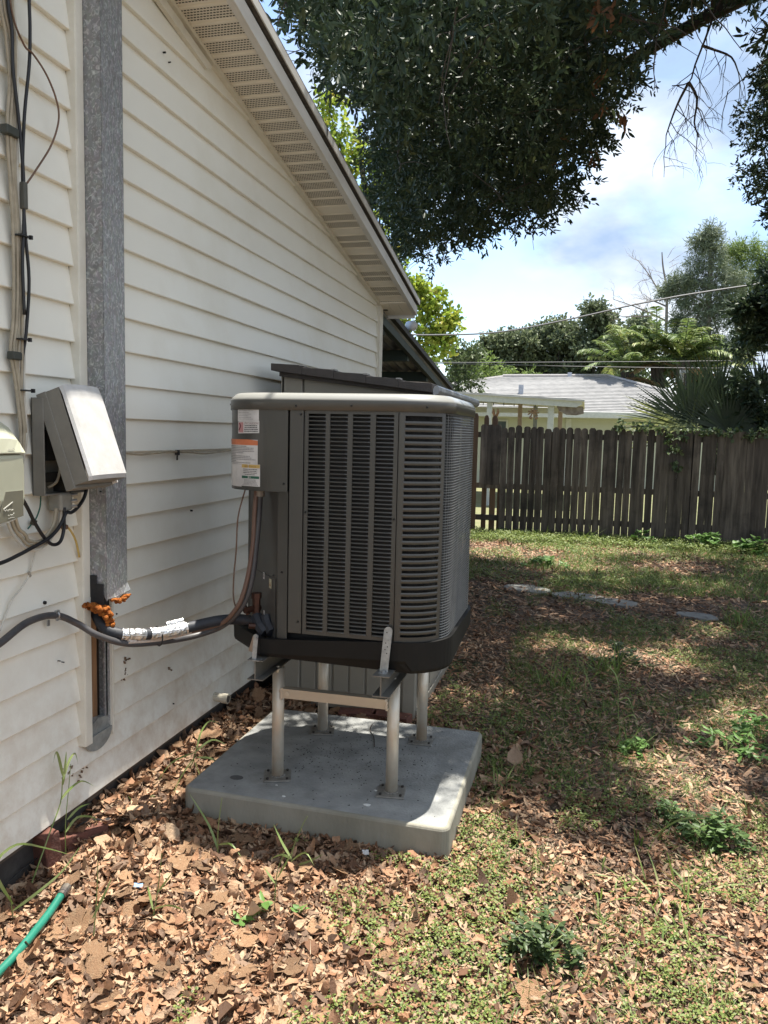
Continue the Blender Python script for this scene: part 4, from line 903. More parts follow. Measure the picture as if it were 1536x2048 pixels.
B1 = [(2.09, 3.2), (2.094, 2.95), (2.098, 2.76), (2.104, 2.60), (2.096, 2.45), (2.094, 2.25), (2.103, 2.07), (2.108, 1.89), (2.104, 1.74), (2.100, 1.60), (2.108, 1.50), (2.09, 1.38), (2.04, 1.24)]
rr = random.Random(21)
for i, lab in enumerate(bl):
    base = B0 if i < 3 else B1; off = (i % 3 - 1) * .0105
    cable([(y + off * (1 if z > 1.45 else .6) + .002 * math.sin(z * 9 + i), z, .013 + .004 * ((i * 2) % 3) / 2) for y, z in base], .0050, cab_beige if i != 5 else cab_white, lab)
# return loops beneath the boxes
for i, lab in enumerate(('outermost pale cable looping below the two boxes', 'middle beige cable looping below the two boxes', 'innermost beige cable looping below the two boxes')):
    d = .013 * i
    cable([(2.005 + d, 1.24), (2.02 + d, 1.198), (2.050 + d, 1.158 + d * .6), (2.09, 1.128 + d), (2.14, 1.118 + d), (2.19 - d * .5, 1.135 + d), (2.232 - d, 1.175 + d * .5), (2.244 - d, 1.215), (2.250 - d, 1.245)], .0058, cab_white if i == 0 else cab_beige, lab, .030 + .004 * i, group='cable loops below the boxes')
cable([(1.99, 1.36), (2.03, 1.31), (2.068, 1.262), (2.105, 1.205), (2.15, 1.152), (2.19, 1.128), (2.225, 1.135), (2.243, 1.17), (2.246, 1.21), (2.248, 1.245)], .0058, cab_black, 'black cable sweeping down from the utility box and back up in a loop', .052, group='cable loops below the boxes')
cable([(2.362, 1.300), (2.345, 1.268), (2.31, 1.240), (2.275, 1.226), (2.250, 1.228), (2.228, 1.20), (2.20, 1.175), (2.155, 1.152), (2.09, 1.136), (2.02, 1.120), (1.938, 1.106), (1.80, 1.10), (1.5, 1.12)], .0062, cab_black, 'black cable running from under the open lid down to the left edge', .058, group='cable loops below the boxes')
cable([(2.166, 1.122), (2.150, 1.08), (2.128, 1.035), (2.09, 1.00), (2.05, .972), (2.02, .93), (1.993, .885)], .0028, cab_white, 'thin frayed white strand hanging over the siding', .006)
MB().obox((.008, 2.128, 1.038), (.003, 0, 0), (0, .003, .002), (0, -.004, .008)).build('splice', M('splice_grey', (.35, .33, .28)), bpy.data.objects[[o.name for o in bpy.data.objects if o.get('label', '').startswith('thin frayed')][0]])
cable([(2.310, 1.170), (2.325, 1.168), (2.350, 1.145), (2.372, 1.110), (2.388, 1.055)], .0036, cab_yellow, 'short yellow cable disappearing beside the duct trim', .006)
o = MB().tube([(.002, 2.303, 1.172), (.020, 2.303, 1.172)], .0085, 8).build('cable_plug', cab_brown); tag(o, 'small brown plug in the siding at the end of the yellow cable', 'plug')
cable([(2.19, 1.292), (2.185, 1.25), (2.165, 1.215), (2.145, 1.20), (2.125, 1.185)], .0024, cab_green, 'thin green ground wire below the cable box', .008)
o = MB().obox((.010, 2.150, 1.203), (.006, 0, 0), (0, .008, -.003), (0, .003, .008)).build('ground_clamp', M('clamp_bronze', (.12, .10, .07), rough=.5, metal=.5)); tag(o, 'small bronze clamp on the green ground wire', 'clamp')
for (y, z, w_, lab) in ((2.108, 2.085, .024, 'upper black tie around the cable bundle'), (2.098, 1.775, .020, 'middle black tie around the cable bundle'), (2.108, 1.62, .020, 'lower black tie around the cable bundle'), (2.17, 1.14, .012, 'black tie where the cable loops cross')):
    t = MB(); t.box(.005, .040, y - w_, y + w_ - .004, z - .0022, z + .0022); t.box(.034, .044, y + w_ - .008, y + w_, z - .006, z + .006)
    o = t.build('cable_tie', cab_black); tag(o, lab, 'cable tie', 'cable ties on the bundle')
o = MB().box(.004, .032, 2.045, 2.098, 2.365, 2.392).build('cable_clamp', M('clamp_green', (.05, .055, .045), rough=.6), bevel=.004); tag(o, 'dark clamp holding the beige cables high on the siding', 'clamp')
o = MB().box(.004, .030, 2.052, 2.092, 1.710, 1.735).build('cable_clamp', MATS['clamp_green'], bevel=.004); tag(o, 'dark clamp on the leftmost beige cables above the utility box', 'clamp')
o = MB().box(.020, .040, 2.104, 2.120, 2.165, 2.245).build('cable_splice', M('splice_dark', (.09, .09, .075), rough=.6), bevel=.004); tag(o, 'dark grey splice tube inside the cable bundle', 'splice')

# ================================================================== SHED
shed = thing('garden_shed', 'low tan resin garden shed with a dark brown lean-to roof behind the condenser', 'shed', (.5, 4.6, 0))
SX0, SX1, SY0, SY1 = .135, .905, 3.95, 5.30
def wz(x): return 1.822 - .112 * (x - .13)
fw_ = MB()
fw_.prism([(SX0, .02), (SX1 - .03, .02), (SX1 - .03, wz(SX1)), (SX0, wz(SX0))], lambda u, v, w: (u, w, v), SY0 + .02, SY0 + .035)
fw_.build('front_wall', tan_m, shed)
for x0, x1 in ((SX0, .255), (SX1 - .07, SX1)): MB().prism([(x0, .0), (x1, .0), (x1, wz(x1)), (x0, wz(x0))], lambda u, v, w: (u, w, v), SY0, SY0 + .018).build('corner_trim', tan_m, shed, bevel=.006)
MB().prism([(.262, wz(.262) - .12), (.83, wz(.83) - .12), (.83, wz(.83) - .01), (.262, wz(.262) - .01)], lambda u, v, w: (u, w, v), SY0 + .006, SY0 + .019).build('panel', tan_m, shed, bevel=.003)
x = .262
while x < .80:
    MB().prism([(x, .06), (x + .083, .06), (x + .083, wz(x) - .14), (x, wz(x) - .14)], lambda u, v, w: (u, w, v), SY0 + .010, SY0 + .019).build('panel', tan_m, shed, bevel=.004); x += .093
MB().box(SX0, SX1, SY1 - .02, SY1, .02, 1.70).box(SX0, SX0 + .015, SY0, SY1, .02, 1.80).build('rear_panel', tan_m, shed)
# right-hand face with doors
dr = MB().box(SX1 - .02, SX1, SY0 + .02, SY0 + .30, .01, 1.70).box(SX1 - .02, SX1, SY1 - .08, SY1, .01, 1.70).box(SX1 - .02, SX1 + .012, SY0 + .02, SY1, .0, .055).build('side_frame', tan_m, shed, bevel=.004)
for a, b in ((SY0 + .305, SY0 + .785), (SY0 + .79, SY1 - .085)):
    d = MB().box(SX1 - .015, SX1 + .008, a, b, .06, 1.695).build('door', tan_m, shed, bevel=.006)
    for z0 in (.10, .68, 1.22): MB().box(SX1 + .008, SX1 + .013, a + .05, b - .05, z0, z0 + .42).build('door_panel', tan_m, d, bevel=.004)
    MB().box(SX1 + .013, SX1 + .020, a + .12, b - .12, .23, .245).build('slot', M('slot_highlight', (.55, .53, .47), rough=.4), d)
MB().box(SX1 + .008, SX1 + .022, SY0 + .05, SY0 + .075, .12, .42).build('hinge', black_m, shed)
rf = MB(); ys_ = np.linspace(SY0 - .075, SY1 + .05, 2)
x0, x1 = .105, .965
nst = 5
for i in range(nst):   # overlapping shingle courses stepping down towards the eave
    a = x0 + (x1 - x0) * i / nst; b = x0 + (x1 - x0) * (i + 1) / nst; za = 1.868 - .125 * (a - .105); zb = 1.868 - .125 * (b - .105)
    rf.prism([(a, za - .040), (b, zb - .040), (b, zb + .006), (b - .012, zb + .009), (a, za - .003)], lambda u, v, w: (u, w, v), ys_[0], ys_[1])
rf.build('roof', shedroof_m, shed, bevel=.003)
for i in range(1, nst):
    b = x0 + (x1 - x0) * i / nst; zb = 1.868 - .125 * (b - .105)
    MB().box(b - .014, b + .006, SY0 - .078, SY0 - .02, zb + .004, zb + .011).build('shingle_lip', M('lip_grey', (.35, .34, .32), rough=.5), shed)
gt = MB(); gpts = [(.965 + .0, 1.735), (.975, 1.752), (.99, 1.758), (1.0, 1.748), (1.004, 1.730), (.995, 1.712), (.97, 1.705)]
gt.prism(gpts, lambda u, v, w: (u, w, v), SY0 - .07, SY1 + .10); gt.build('gutter', gutter_m, shed, bevel=.003)
MB().box(.115, .97, SY0 - .055, SY0 + .02, 1.70, 1.71).prism([(.135, wz(.135) - .02), (.96, wz(.96) - .02), (.96, wz(.96) + .004), (.135, wz(.135) + .004)], lambda u, v, w: (u, w, v), SY0 - .03, SY0 + .02).build('eave_board', shedroof_m, shed)
# loose bricks under the shed front
for (x, y, a, lab) in ((.62, 3.86, .2, 'dull red brick lying flat under the front of the shed, the left one'), (.80, 3.87, -.1, 'dull red brick lying flat under the front of the shed, the right one')):
    o = MB().obox((0, 0, 0), (.10, 0, 0), (0, .047, 0), (0, 0, .03)).build('brick', brick_m, bevel=.004, loc=(x, y, .028)); o.rotation_euler = (0, 0, a); tag(o, lab, 'brick', 'bricks lying around')
b_me = MB().obox((0, 0, 0), (.1, 0, 0), (0, .048, 0), (0, 0, .03))
o = b_me.build('brick', brick_m, bevel=.004, loc=(-.005, 2.195, .045)); o.rotation_euler = (rad(2), rad(84), rad(75)); tag(o, 'red brick standing on end in the shade at the foot of the siding', 'brick', 'bricks lying around')
o = b_me.build('brick', brick_m, bevel=.004, loc=(.03, 2.325, .03)); o.rotation_euler = (rad(84), rad(3), rad(62)); tag(o, 'red brick on its side next to the standing brick and the iron stake', 'brick', 'bricks lying around')
sk = MB().tube([(.075, 2.425, -.03), (.078, 2.43, .075)], .0095, 12); sk.tube([(.078, 2.43, .060), (.078, 2.43, .080)], .0125, 12)
o = sk.build('ground_stake', rust); tag(o, 'rusty iron pipe stake standing up from the dry leaves near the bricks', 'stake')
MB().tube([(.078, 2.43, .079), (.078, 2.43, .0805)], .008, 12).build('stake_hole', black_m, o)
w = MB().tube(spline([(.078, 2.425, .07), (.05, 2.41, .085), (.02, 2.37, .088), (-.01, 2.32, .07), (-.01, 2.22, .06), (-.02, 2.1, .055), (.0, 1.9, .05)], 5), .0022, 6).build('wire', cab_black); tag(w, 'thin dark wire running from the iron stake along the wall', 'wire')
# hose
hz = lambda x, y, z: (x, y, z + .02)
hp = spline([(.24, 1.2, .01), (.24, 1.55, .012), (.237, 1.69, .012), (.232, 1.773, .016), (.217, 1.871, .02), (.204, 1.94, .022), (.190, 2.01, .03)], 6)
hose = thing('garden_hose', 'green garden hose with a metal coupling lying on the dry leaves at lower left', 'hose', (.22, 1.8, 0))
MB().tube([hz(*p) for p in hp], .0125, 12).build('tube', hose_m, hose, smooth=True)
e0, e1 = Vector(hz(*hp[-1])), Vector(hz(.182, 2.052, .033)); MB().tube([e0, e0.lerp(e1, .25), e0.lerp(e1, .3), e1], [.014, .014, .0165, .0165], 14).build('coupling', M('pewter', (.25, .22, .19), (.15, .13, .12), rough=.4, metal=.8, scale=40), hose)
MB().tube([e1, e1 + (e1 - e0) * .02], .012, 12).build('coupling_opening', black_m, hose)
o = MB().obox((0, 0, 0), (.014, 0, 0), (0, .006, .002), (0, -.001, .002)).build('plastic_scrap', M('blue_plastic', (.16, .33, .62), rough=.4), loc=(.37, 2.16, .03)); o.rotation_euler = (.3, .2, .5); tag(o, 'small scrap of blue plastic on the dry leaves', 'scrap')
for (x, y, L, W, a, lab) in ((.155, 3.30, .032, .018, .3, 'larger white plastic scrap in the shaded leaves between wall and pad'), (.115, 3.26, .018, .012, 1.2, 'smaller white plastic scrap in the shaded leaves between wall and pad'), (1.02, 2.585, .012, .008, .5, 'small white scrap under the front edge of the concrete pad')):
    o = MB().obox((0, 0, 0), (L, 0, 0), (0, W, .004), (0, -.001, .0012)).build('paper_scrap', stick_w, loc=(x, y, .05 if x < .5 else .02)); o.rotation_euler = (.25, .1, a); tag(o, lab, 'scrap')

# ================================================================== PATIO ROOF BEHIND THE HOUSE
pr = thing('patio_roof', 'green timber patio roof with corrugated sheets behind the house corner', 'patio roof', (-1, 8, 0))
def lz(y): return 2.545 - .1335 * (y - 6.6)
def yz(u, v, w): return (w, u, v)
MB().prism([(6.55, lz(6.55) - .105), (10.0, lz(10.0) - .105), (10.0, lz(10.0)), (6.55, lz(6.55))], yz, -.045, 0).build('rafter', green_wood, pr, bevel=.003)
for xx in (-1.3, -2.6): MB().prism([(6.55, lz(6.55) - .14), (9.9, lz(9.9) - .14), (9.9, lz(9.9) - .05), (6.55, lz(6.55) - .05)], yz, xx - .045, xx).build('rafter', green_wood, pr)
for yy in (6.75, 7.75, 8.75, 9.75): MB().box(-4, -.045, yy, yy + .09, lz(yy) - .15, lz(yy) - .045).build('beam', green_wood, pr)
for i in range(14):
    x1_ = .02 - i * .3; mb = MB(); xs = np.linspace(x1_ - .3, x1_, 13)
    vs = []; 
    for q, xx in enumerate(xs): zz = .012 * math.sin(q * math.pi / 2); vs += [(xx, 6.55, lz(6.55) - .022 + zz), (xx, 10.02, lz(10.02) - .022 + zz)]
    mb.add(vs, [(2 * q, 2 * q + 2, 2 * q + 3, 2 * q + 1) for q in range(12)])
    mb.build('roof_sheet', metal_roof, pr)
MB().prism([(6.55, lz(6.55) + .001), (10.05, lz(10.05) + .001), (10.05, lz(10.05) + .05), (6.55, lz(6.55) + .05)], yz, -4, .045).build('roof_edge', M('dark_edge', (.07, .075, .075), (.05, .05, .05), rough=.7, scale=30), pr)
for yy in (9.7,): MB().box(-.10, -.01, yy, yy + .09, 0, lz(yy) - .1).build('post', green_wood, pr)
MB().box(-4, -3.9, 6.55, 10, 0, 2.5).box(-4, -.4, 9.9, 9.96, 0, 1.2).build('screen_wall', M('dark_screen', (.03, .03, .03), rough=.9), pr)
fl_ = thing('floodlight', 'white floodlight perched on the patio roof edge', 'floodlight', (.01, 7.5, 2.5))
MB().tube([(.01, 7.55, 2.46), (.015, 7.5, 2.52)], .014, 8).build('bracket', cab_black, fl_)
MB().tube([(.005, 7.50, 2.525), (.03, 7.47, 2.545), (.06, 7.45, 2.545), (.085, 7.43, 2.53)], [.030, .045, .047, .044], 14).build('lamp_head', M('white_lamp', (.75, .76, .78), rough=.4), fl_, smooth=True)

# ================================================================== FENCE
fence = thing('wooden_fence', 'weathered grey board fence across the back of the yard', 'fence', (2, 12.27, 0))
def picket(w, h, style):
    if style == 0: top_ = [(w / 2, h - .05), (w / 2 * .93, h - .028), (w * .32, h - .010), (w * .12, h), (-w * .12, h), (-w * .32, h - .010), (-w / 2 * .93, h - .028), (-w / 2, h - .05)]
    elif style == 1: top_ = [(w / 2, h - .03), (w * .28, h), (-w * .28, h), (-w / 2, h - .03)]
    else: top_ = [(w / 2, h - .055), (w * .47, h - .035), (w * .5, h - .025), (w * .34, h - .004), (w * .1, h), (-w * .1, h + .001), (-w * .36, h - .006), (-w / 2, h - .03), (-w * .48, h - .045), (-w / 2, h - .06)]
    return MB().prism([(-w / 2, 0), (w / 2, 0)] + top_, lambda u, v, q: (u, q, v), -.009, .009)
pm_ = [picket(w, 1.665, s).mesh('picket', fence_old) for w, s in ((.100, 0), (.098, 2), (.104, 1), (.097, 0), (.102, 2), (.099, 0))]
rr = random.Random(33)
# the first three weathered boards are cut short above newer brown ones
for i in range(3):
    o = MB().prism([(-.052, 0), (.052, 0), (.052, .90), (.03, .93), (-.03, .93), (-.052, .90)], lambda u, v, q: (u, q, v), -.009, .009).build('picket', fence_old, fence, loc=(.190 + i * .106, 12.25, .76)); o['label'] = 'short weathered picket whose lower part is cut away'
for xx, z0, z1, w_ in ((.215, .0, 1.84, .075), (.345, .0, 1.835, .09), (.445, .0, .80, .05)):
    o = MB().prism([(-w_ / 2, z0), (w_ / 2, z0), (w_ / 2, z1 - .06), (w_ * .3, z1 - .015), (0, z1), (-w_ * .3, z1 - .015), (-w_ / 2, z1 - .06)], lambda u, v, q: (u, q, v), -.009, .009).build('picket', fence_brown, fence, loc=(xx, 12.305, 0)); o['label'] = 'newer brown picket behind the weathered boards'
o = MB().prism([(-.048, 0), (.048, 0), (.048, 1.81), (.03, 1.86), (-.03, 1.86), (-.048, 1.81)], lambda u, v, q: (u, q, v), -.012, .012).build('picket', fence_brown, fence, loc=(.048, 12.245, 0)); o['label'] = 'tall brown picket at the left end of the weathered stretch'
x = -.06
while x > -3.0:
    o = inst('picket', pm_[rr.randrange(6)], (x, 12.255 + rr.uniform(-.004, .004), 0), (0, rr.gauss(0, .004), 0), parent=fence); x -= .105
x = .51
pitches = []
while x < 7.5:
    px_dark = 3.0 < x < 3.06
    inst('picket', pm_[rr.randrange(6)], (x, 12.25 + rr.uniform(-.006, .006), rr.uniform(-.02, .012)), (0, rr.gauss(0, .004), rr.gauss(0, .02)), (1, 1, 1 + rr.uniform(-.006, .008)), fence)
    g_ = rr.choice((-.001, .002, .005, .006, .007, .009, .011)) if x < 3.7 else rr.choice((-.004, 0, .002, .004, .008, .002))
    x += .101 + g_
MB().box(3.245, 3.255, 12.262, 12.27, 0, 1.65).build('gap_backing', black_m, fence)
for z in (1.49, .70, .20): MB().box(-3, 7.5, 12.262, 12.300, z, z + .085).build('rail', fence_old, fence)
for xx in (-2.4, .02, 1.2, 3.25, 5.5, 7.4): MB().box(xx - .045, xx + .045, 12.30, 12.39, 0, 1.60).build('post', fence_old, fence)

# ================================================================== NEIGHBOUR'S HOUSE
nb = thing('neighbour_house', 'pale green bungalow with a grey shingled hip roof beyond the fence', 'house', (1, 25, 0))
EZ = 2.27; RY = 28.2; RZ = 3.62
wallm = M('pale_green_stucco', (.52, .52, .42), (.48, .48, .39), rough=.9, scale=3)
MB().box(-7, 5.6, 24.5, 32, 0, EZ - .02).build('wall', wallm, nb)
roofm = M('light_shingles', (.31, .305, .30), (.20, .20, .20), rough=.95, scale=5, stretch=(1, 3, 3), bump=.3, bscale=20)
r_ = MB(); A = [(-7.6, 24, EZ), (6.2, 24, EZ), (6.2, 32.5, EZ), (-7.6, 32.5, EZ)]; Bp = [(-1.2, RY, RZ), (2.35, RY, RZ + .02)]
r_.add(A + Bp, [(0, 1, 5, 4), (1, 2, 5), (2, 3, 4, 5), (3, 0, 4)])
o = r_.build('roof', roofm, nb); s_ = o.modifiers.new('s', 'SOLIDIFY'); s_.thickness = .12
# shingle courses on the two visible slopes
def course(k, n_):
    t0 = k / n_; a = Vector(A[0]).lerp(Vector(Bp[0]), t0); b = Vector(A[1]).lerp(Vector(Bp[1]), t0); c = Vector(A[2]).lerp(Vector(Bp[1]), t0)
    u = Vector((0, -.004, .012)); m_ = MB(); m_.tube([a + u, b + u], .013, 4); m_.tube([b + u, c + u], .013, 4); return m_.build('shingle_course', roofm, nb)
for k in range(1, 26): course(k, 26)
MB().tube([Vector(Bp[0]) + Vector((0, 0, .03)), Vector(Bp[1]) + Vector((0, 0, .03))], .05, 6).tube([Vector(Bp[1]) + Vector((0, 0, .03)), Vector(A[1]) + Vector((0, 0, .03))], .05, 6).tube([Vector(Bp[0]), Vector(A[0]) + Vector((0, 0, .03))], .05, 6).build('ridge_cap', M('ridge_cap', (.42, .40, .39), (.34, .32, .31), rough=.9), nb)
wh = M('white_trim', (.62, .62, .58), (.54, .54, .50), rough=.7)
MB().box(-7.6, 6.2, 23.98, 24.03, EZ - .16, EZ + .01).build('fascia', wh, nb)
MB().box(-7.6, 6.2, 24.03, 24.5, EZ - .17, EZ - .15).build('eave_soffit', wh, nb)
w_ = MB().box(-1.12, -.62, 24.47, 24.50, 1.0, 2.02).build('window', wh, nb); MB().box(-1.07, -.67, 24.455, 24.47, 1.05, 1.97).build('pane', M('window_dark', (.08, .10, .11), rough=.1), w_)
MB().box(1.13, 1.28, 24.44, 24.50, 0, EZ - .18).build('downpipe', wh, nb)
MB().box(-.45, -.30, 25.9, 26.05, 2.80, 3.18).build('roof_vent', M('vent_lead', (.42, .45, .52), rough=.5), nb)
MB().box(1.02, 1.16, 28.1, 28.25, 3.6, 3.76).build('roof_vent', MATS['vent_lead'], nb)
# their patio cover
pc = thing('patio_cover', 'flat white patio cover on posts with string lights in front of the pale green house', 'patio cover', (0, 17.5, 0))
def px_(x): return 2.42 - .045 * (x + .8)
MB().prism([(-4.5, px_(-4.5) + .04), (1.62, 2.300), (1.62, 2.385 - .17), (1.50, 2.15), (-4.5, px_(-4.5) - .13)], lambda u, v, w: (u, w, v), 17.0, 17.05).build('fascia', wh, pc)
MB().prism([(-4.5, px_(-4.5) + .05), (1.66, 2.31), (1.66, 2.27), (-4.5, px_(-4.5) + .0)], lambda u, v, w: (u, w, v), 16.96, 21.8).build('roof', M('patio_roofing', (.50, .47, .45), (.62, .60, .58), rough=.9, scale=1.5), pc)
MB().prism([(1.08, 2.20), (1.64, 2.17), (1.66, 2.03), (1.50, 1.99), (1.30, 2.0), (1.15, 2.07)], lambda u, v, w: (u, w, v), 17.06, 17.3).build('eave_panel', M('peeling_wood', (.16, .12, .10), (.28, .24, .20), rough=.9, scale=9), pc)
for xx, yy, w_, ml in ((-.32, 17.1, .055, wh), (.98, 17.1, .065, wh), (.10, 20.0, .05, M('pinkish_post', (.40, .30, .26))), (.42, 21, .05, M('grey_post', (.28, .30, .33))), (1.1, 19.6, .05, M('pinkish_post', (.40, .30, .26)))):
    MB().box(xx - w_, xx + w_, yy, yy + .09, 0, px_(xx) - .05).build('post', ml, pc)
MB().box(-4.4, 1.5, 21.5, 21.6, 2.15, 2.3).build('beam', wh, pc)
sgl = MB(); pts_ = [(-1.0 + i * .11, 17.04, 2.215 - .02 * math.sin(i * 1.3) - .05 * ((i % 6) / 3 - 1) ** 2 * -1) for i in range(22)]
sgl.tube(pts_, .005, 4)
for i, p in enumerate(pts_):
    if i % 2: sgl.tube([p, (p[0], p[1], p[2] - .06)], .010, 5)
sl_o = sgl.build('string_lights', M('string_dark', (.10, .09, .08))); tag(sl_o, 'string of small bulbs hanging below the white patio cover', 'string lights')
orn = MB()
for a in range(9): t_ = a * .7; orn.tube([(.62, 17.02, 2.06), (.62 + .12 * math.cos(t_), 17.02, 2.02 + .10 * math.sin(t_))], .016, 5)
orn.tube([(.62, 17.02, 2.06), (.62, 17.02, 2.22)], .004, 4); orn.tube([(.54, 17.0, 1.93), (.60, 17.0, 1.90)], .03, 6); orn.tube([(.66, 17.0, 1.90), (.72, 17.0, 1.93)], .03, 6)
o = orn.build('hanging_ornament', M('bronze_ornament', (.28, .17, .09), rough=.6)); tag(o, 'bronze coloured hanging ornament under the white patio cover', 'ornament')
rb = MB()
for a in (-.05, .05): rb.tube([(-.17 + a * .3, 16.98, 1.93), (-.17 + a, 16.98, 2.02), (-.17 + a * .9, 16.98, 2.10)], [.03, .035, .012], 6)
o = rb.build('rusty_figure', M('rust_figure', (.25, .13, .06))); tag(o, 'small rust coloured figure showing above the fence beside a white post', 'figurine')
# power lines
def wire(pts, r, label):
    o = MB().tube(spline(pts, 6), r, 5).build('power_line', M('line_grey', (.13, .13, .14), rough=.6)); tag(o, label, 'power line', 'lines crossing behind the fence')
wire([(-9, 15, 4.2), (-3, 15, 3.5), (-1.85, 15, 3.44), (-1.255, 15, 3.407), (.075, 15, 3.452), (1.516, 15, 3.708), (2.715, 15, 3.962), (4.628, 15, 4.247), (12, 15, 5.2)], .016, 'thick dark service cable sagging across the sky above the neighbouring roof')
wire([(-9, 15, 2.9), (-1.338, 15, 2.889), (1.5, 15, 2.90), (4.714, 15, 2.934), (12, 15, 3.1)], .007, 'upper of the two thin pale lines above the neighbouring roof')
wire([(-9, 15, 3.0), (-.4, 15, 2.86), (1.5, 15, 2.82), (4.72, 15, 2.79), (12, 15, 2.8)], .007, 'lower of the two thin pale lines above the neighbouring roof')
vp = thing('vent_pole', 'white pipe with a cap rising behind the fan palm', 'pipe', (3.3, 15, 0))
MB().tube([(3.32, 15, 0), (3.32, 15, 2.72)], .035, 8).build('pipe', stick_w, vp); MB().box(3.29, 3.42, 14.95, 15.05, 2.70, 2.76).build('cap', stick_w, vp)
MB().tube([(3.42, 15.1, 0), (3.42, 15.1, 2.72)], .022, 6).build('rod', cab_black, vp)

# ================================================================== STEPPING STONES
def stone_(pts, label):
    o = MB().prism(pts, lambda u, v, w: (u, v, w), -.01, .022).build('stepping_stone', stone, bevel=.008); tag(o, label, 'stepping stone', 'stepping stones across the yard')
rs = random.Random(4)
def ell(cx_, cy_, a, b, rot): return [(cx_ + a * (1 + .12 * rs.uniform(-1, 1)) * math.cos(t_) * math.cos(rot) - b * math.sin(t_) * math.sin(rot), cy_ + a * math.cos(t_) * math.sin(rot) + b * (1 + .15 * rs.uniform(-1, 1)) * math.sin(t_)) for t_ in np.linspace(0, 2 * math.pi, 13)[:-1]]
stone_(ell(1.22, 7.80, .26, .17, -.3), 'leftmost stepping stone, the one nearest the shed')
stone_(ell(1.72, 7.60, .24, .16, -.2), 'second stepping stone from the left')
stone_(ell(2.06, 7.44, .22, .15, -.3), 'third stepping stone from the left, with a sunlit end')
stone_(ell(2.72, 7.10, .18, .11, -.3), 'small shaded stepping stone farthest right')

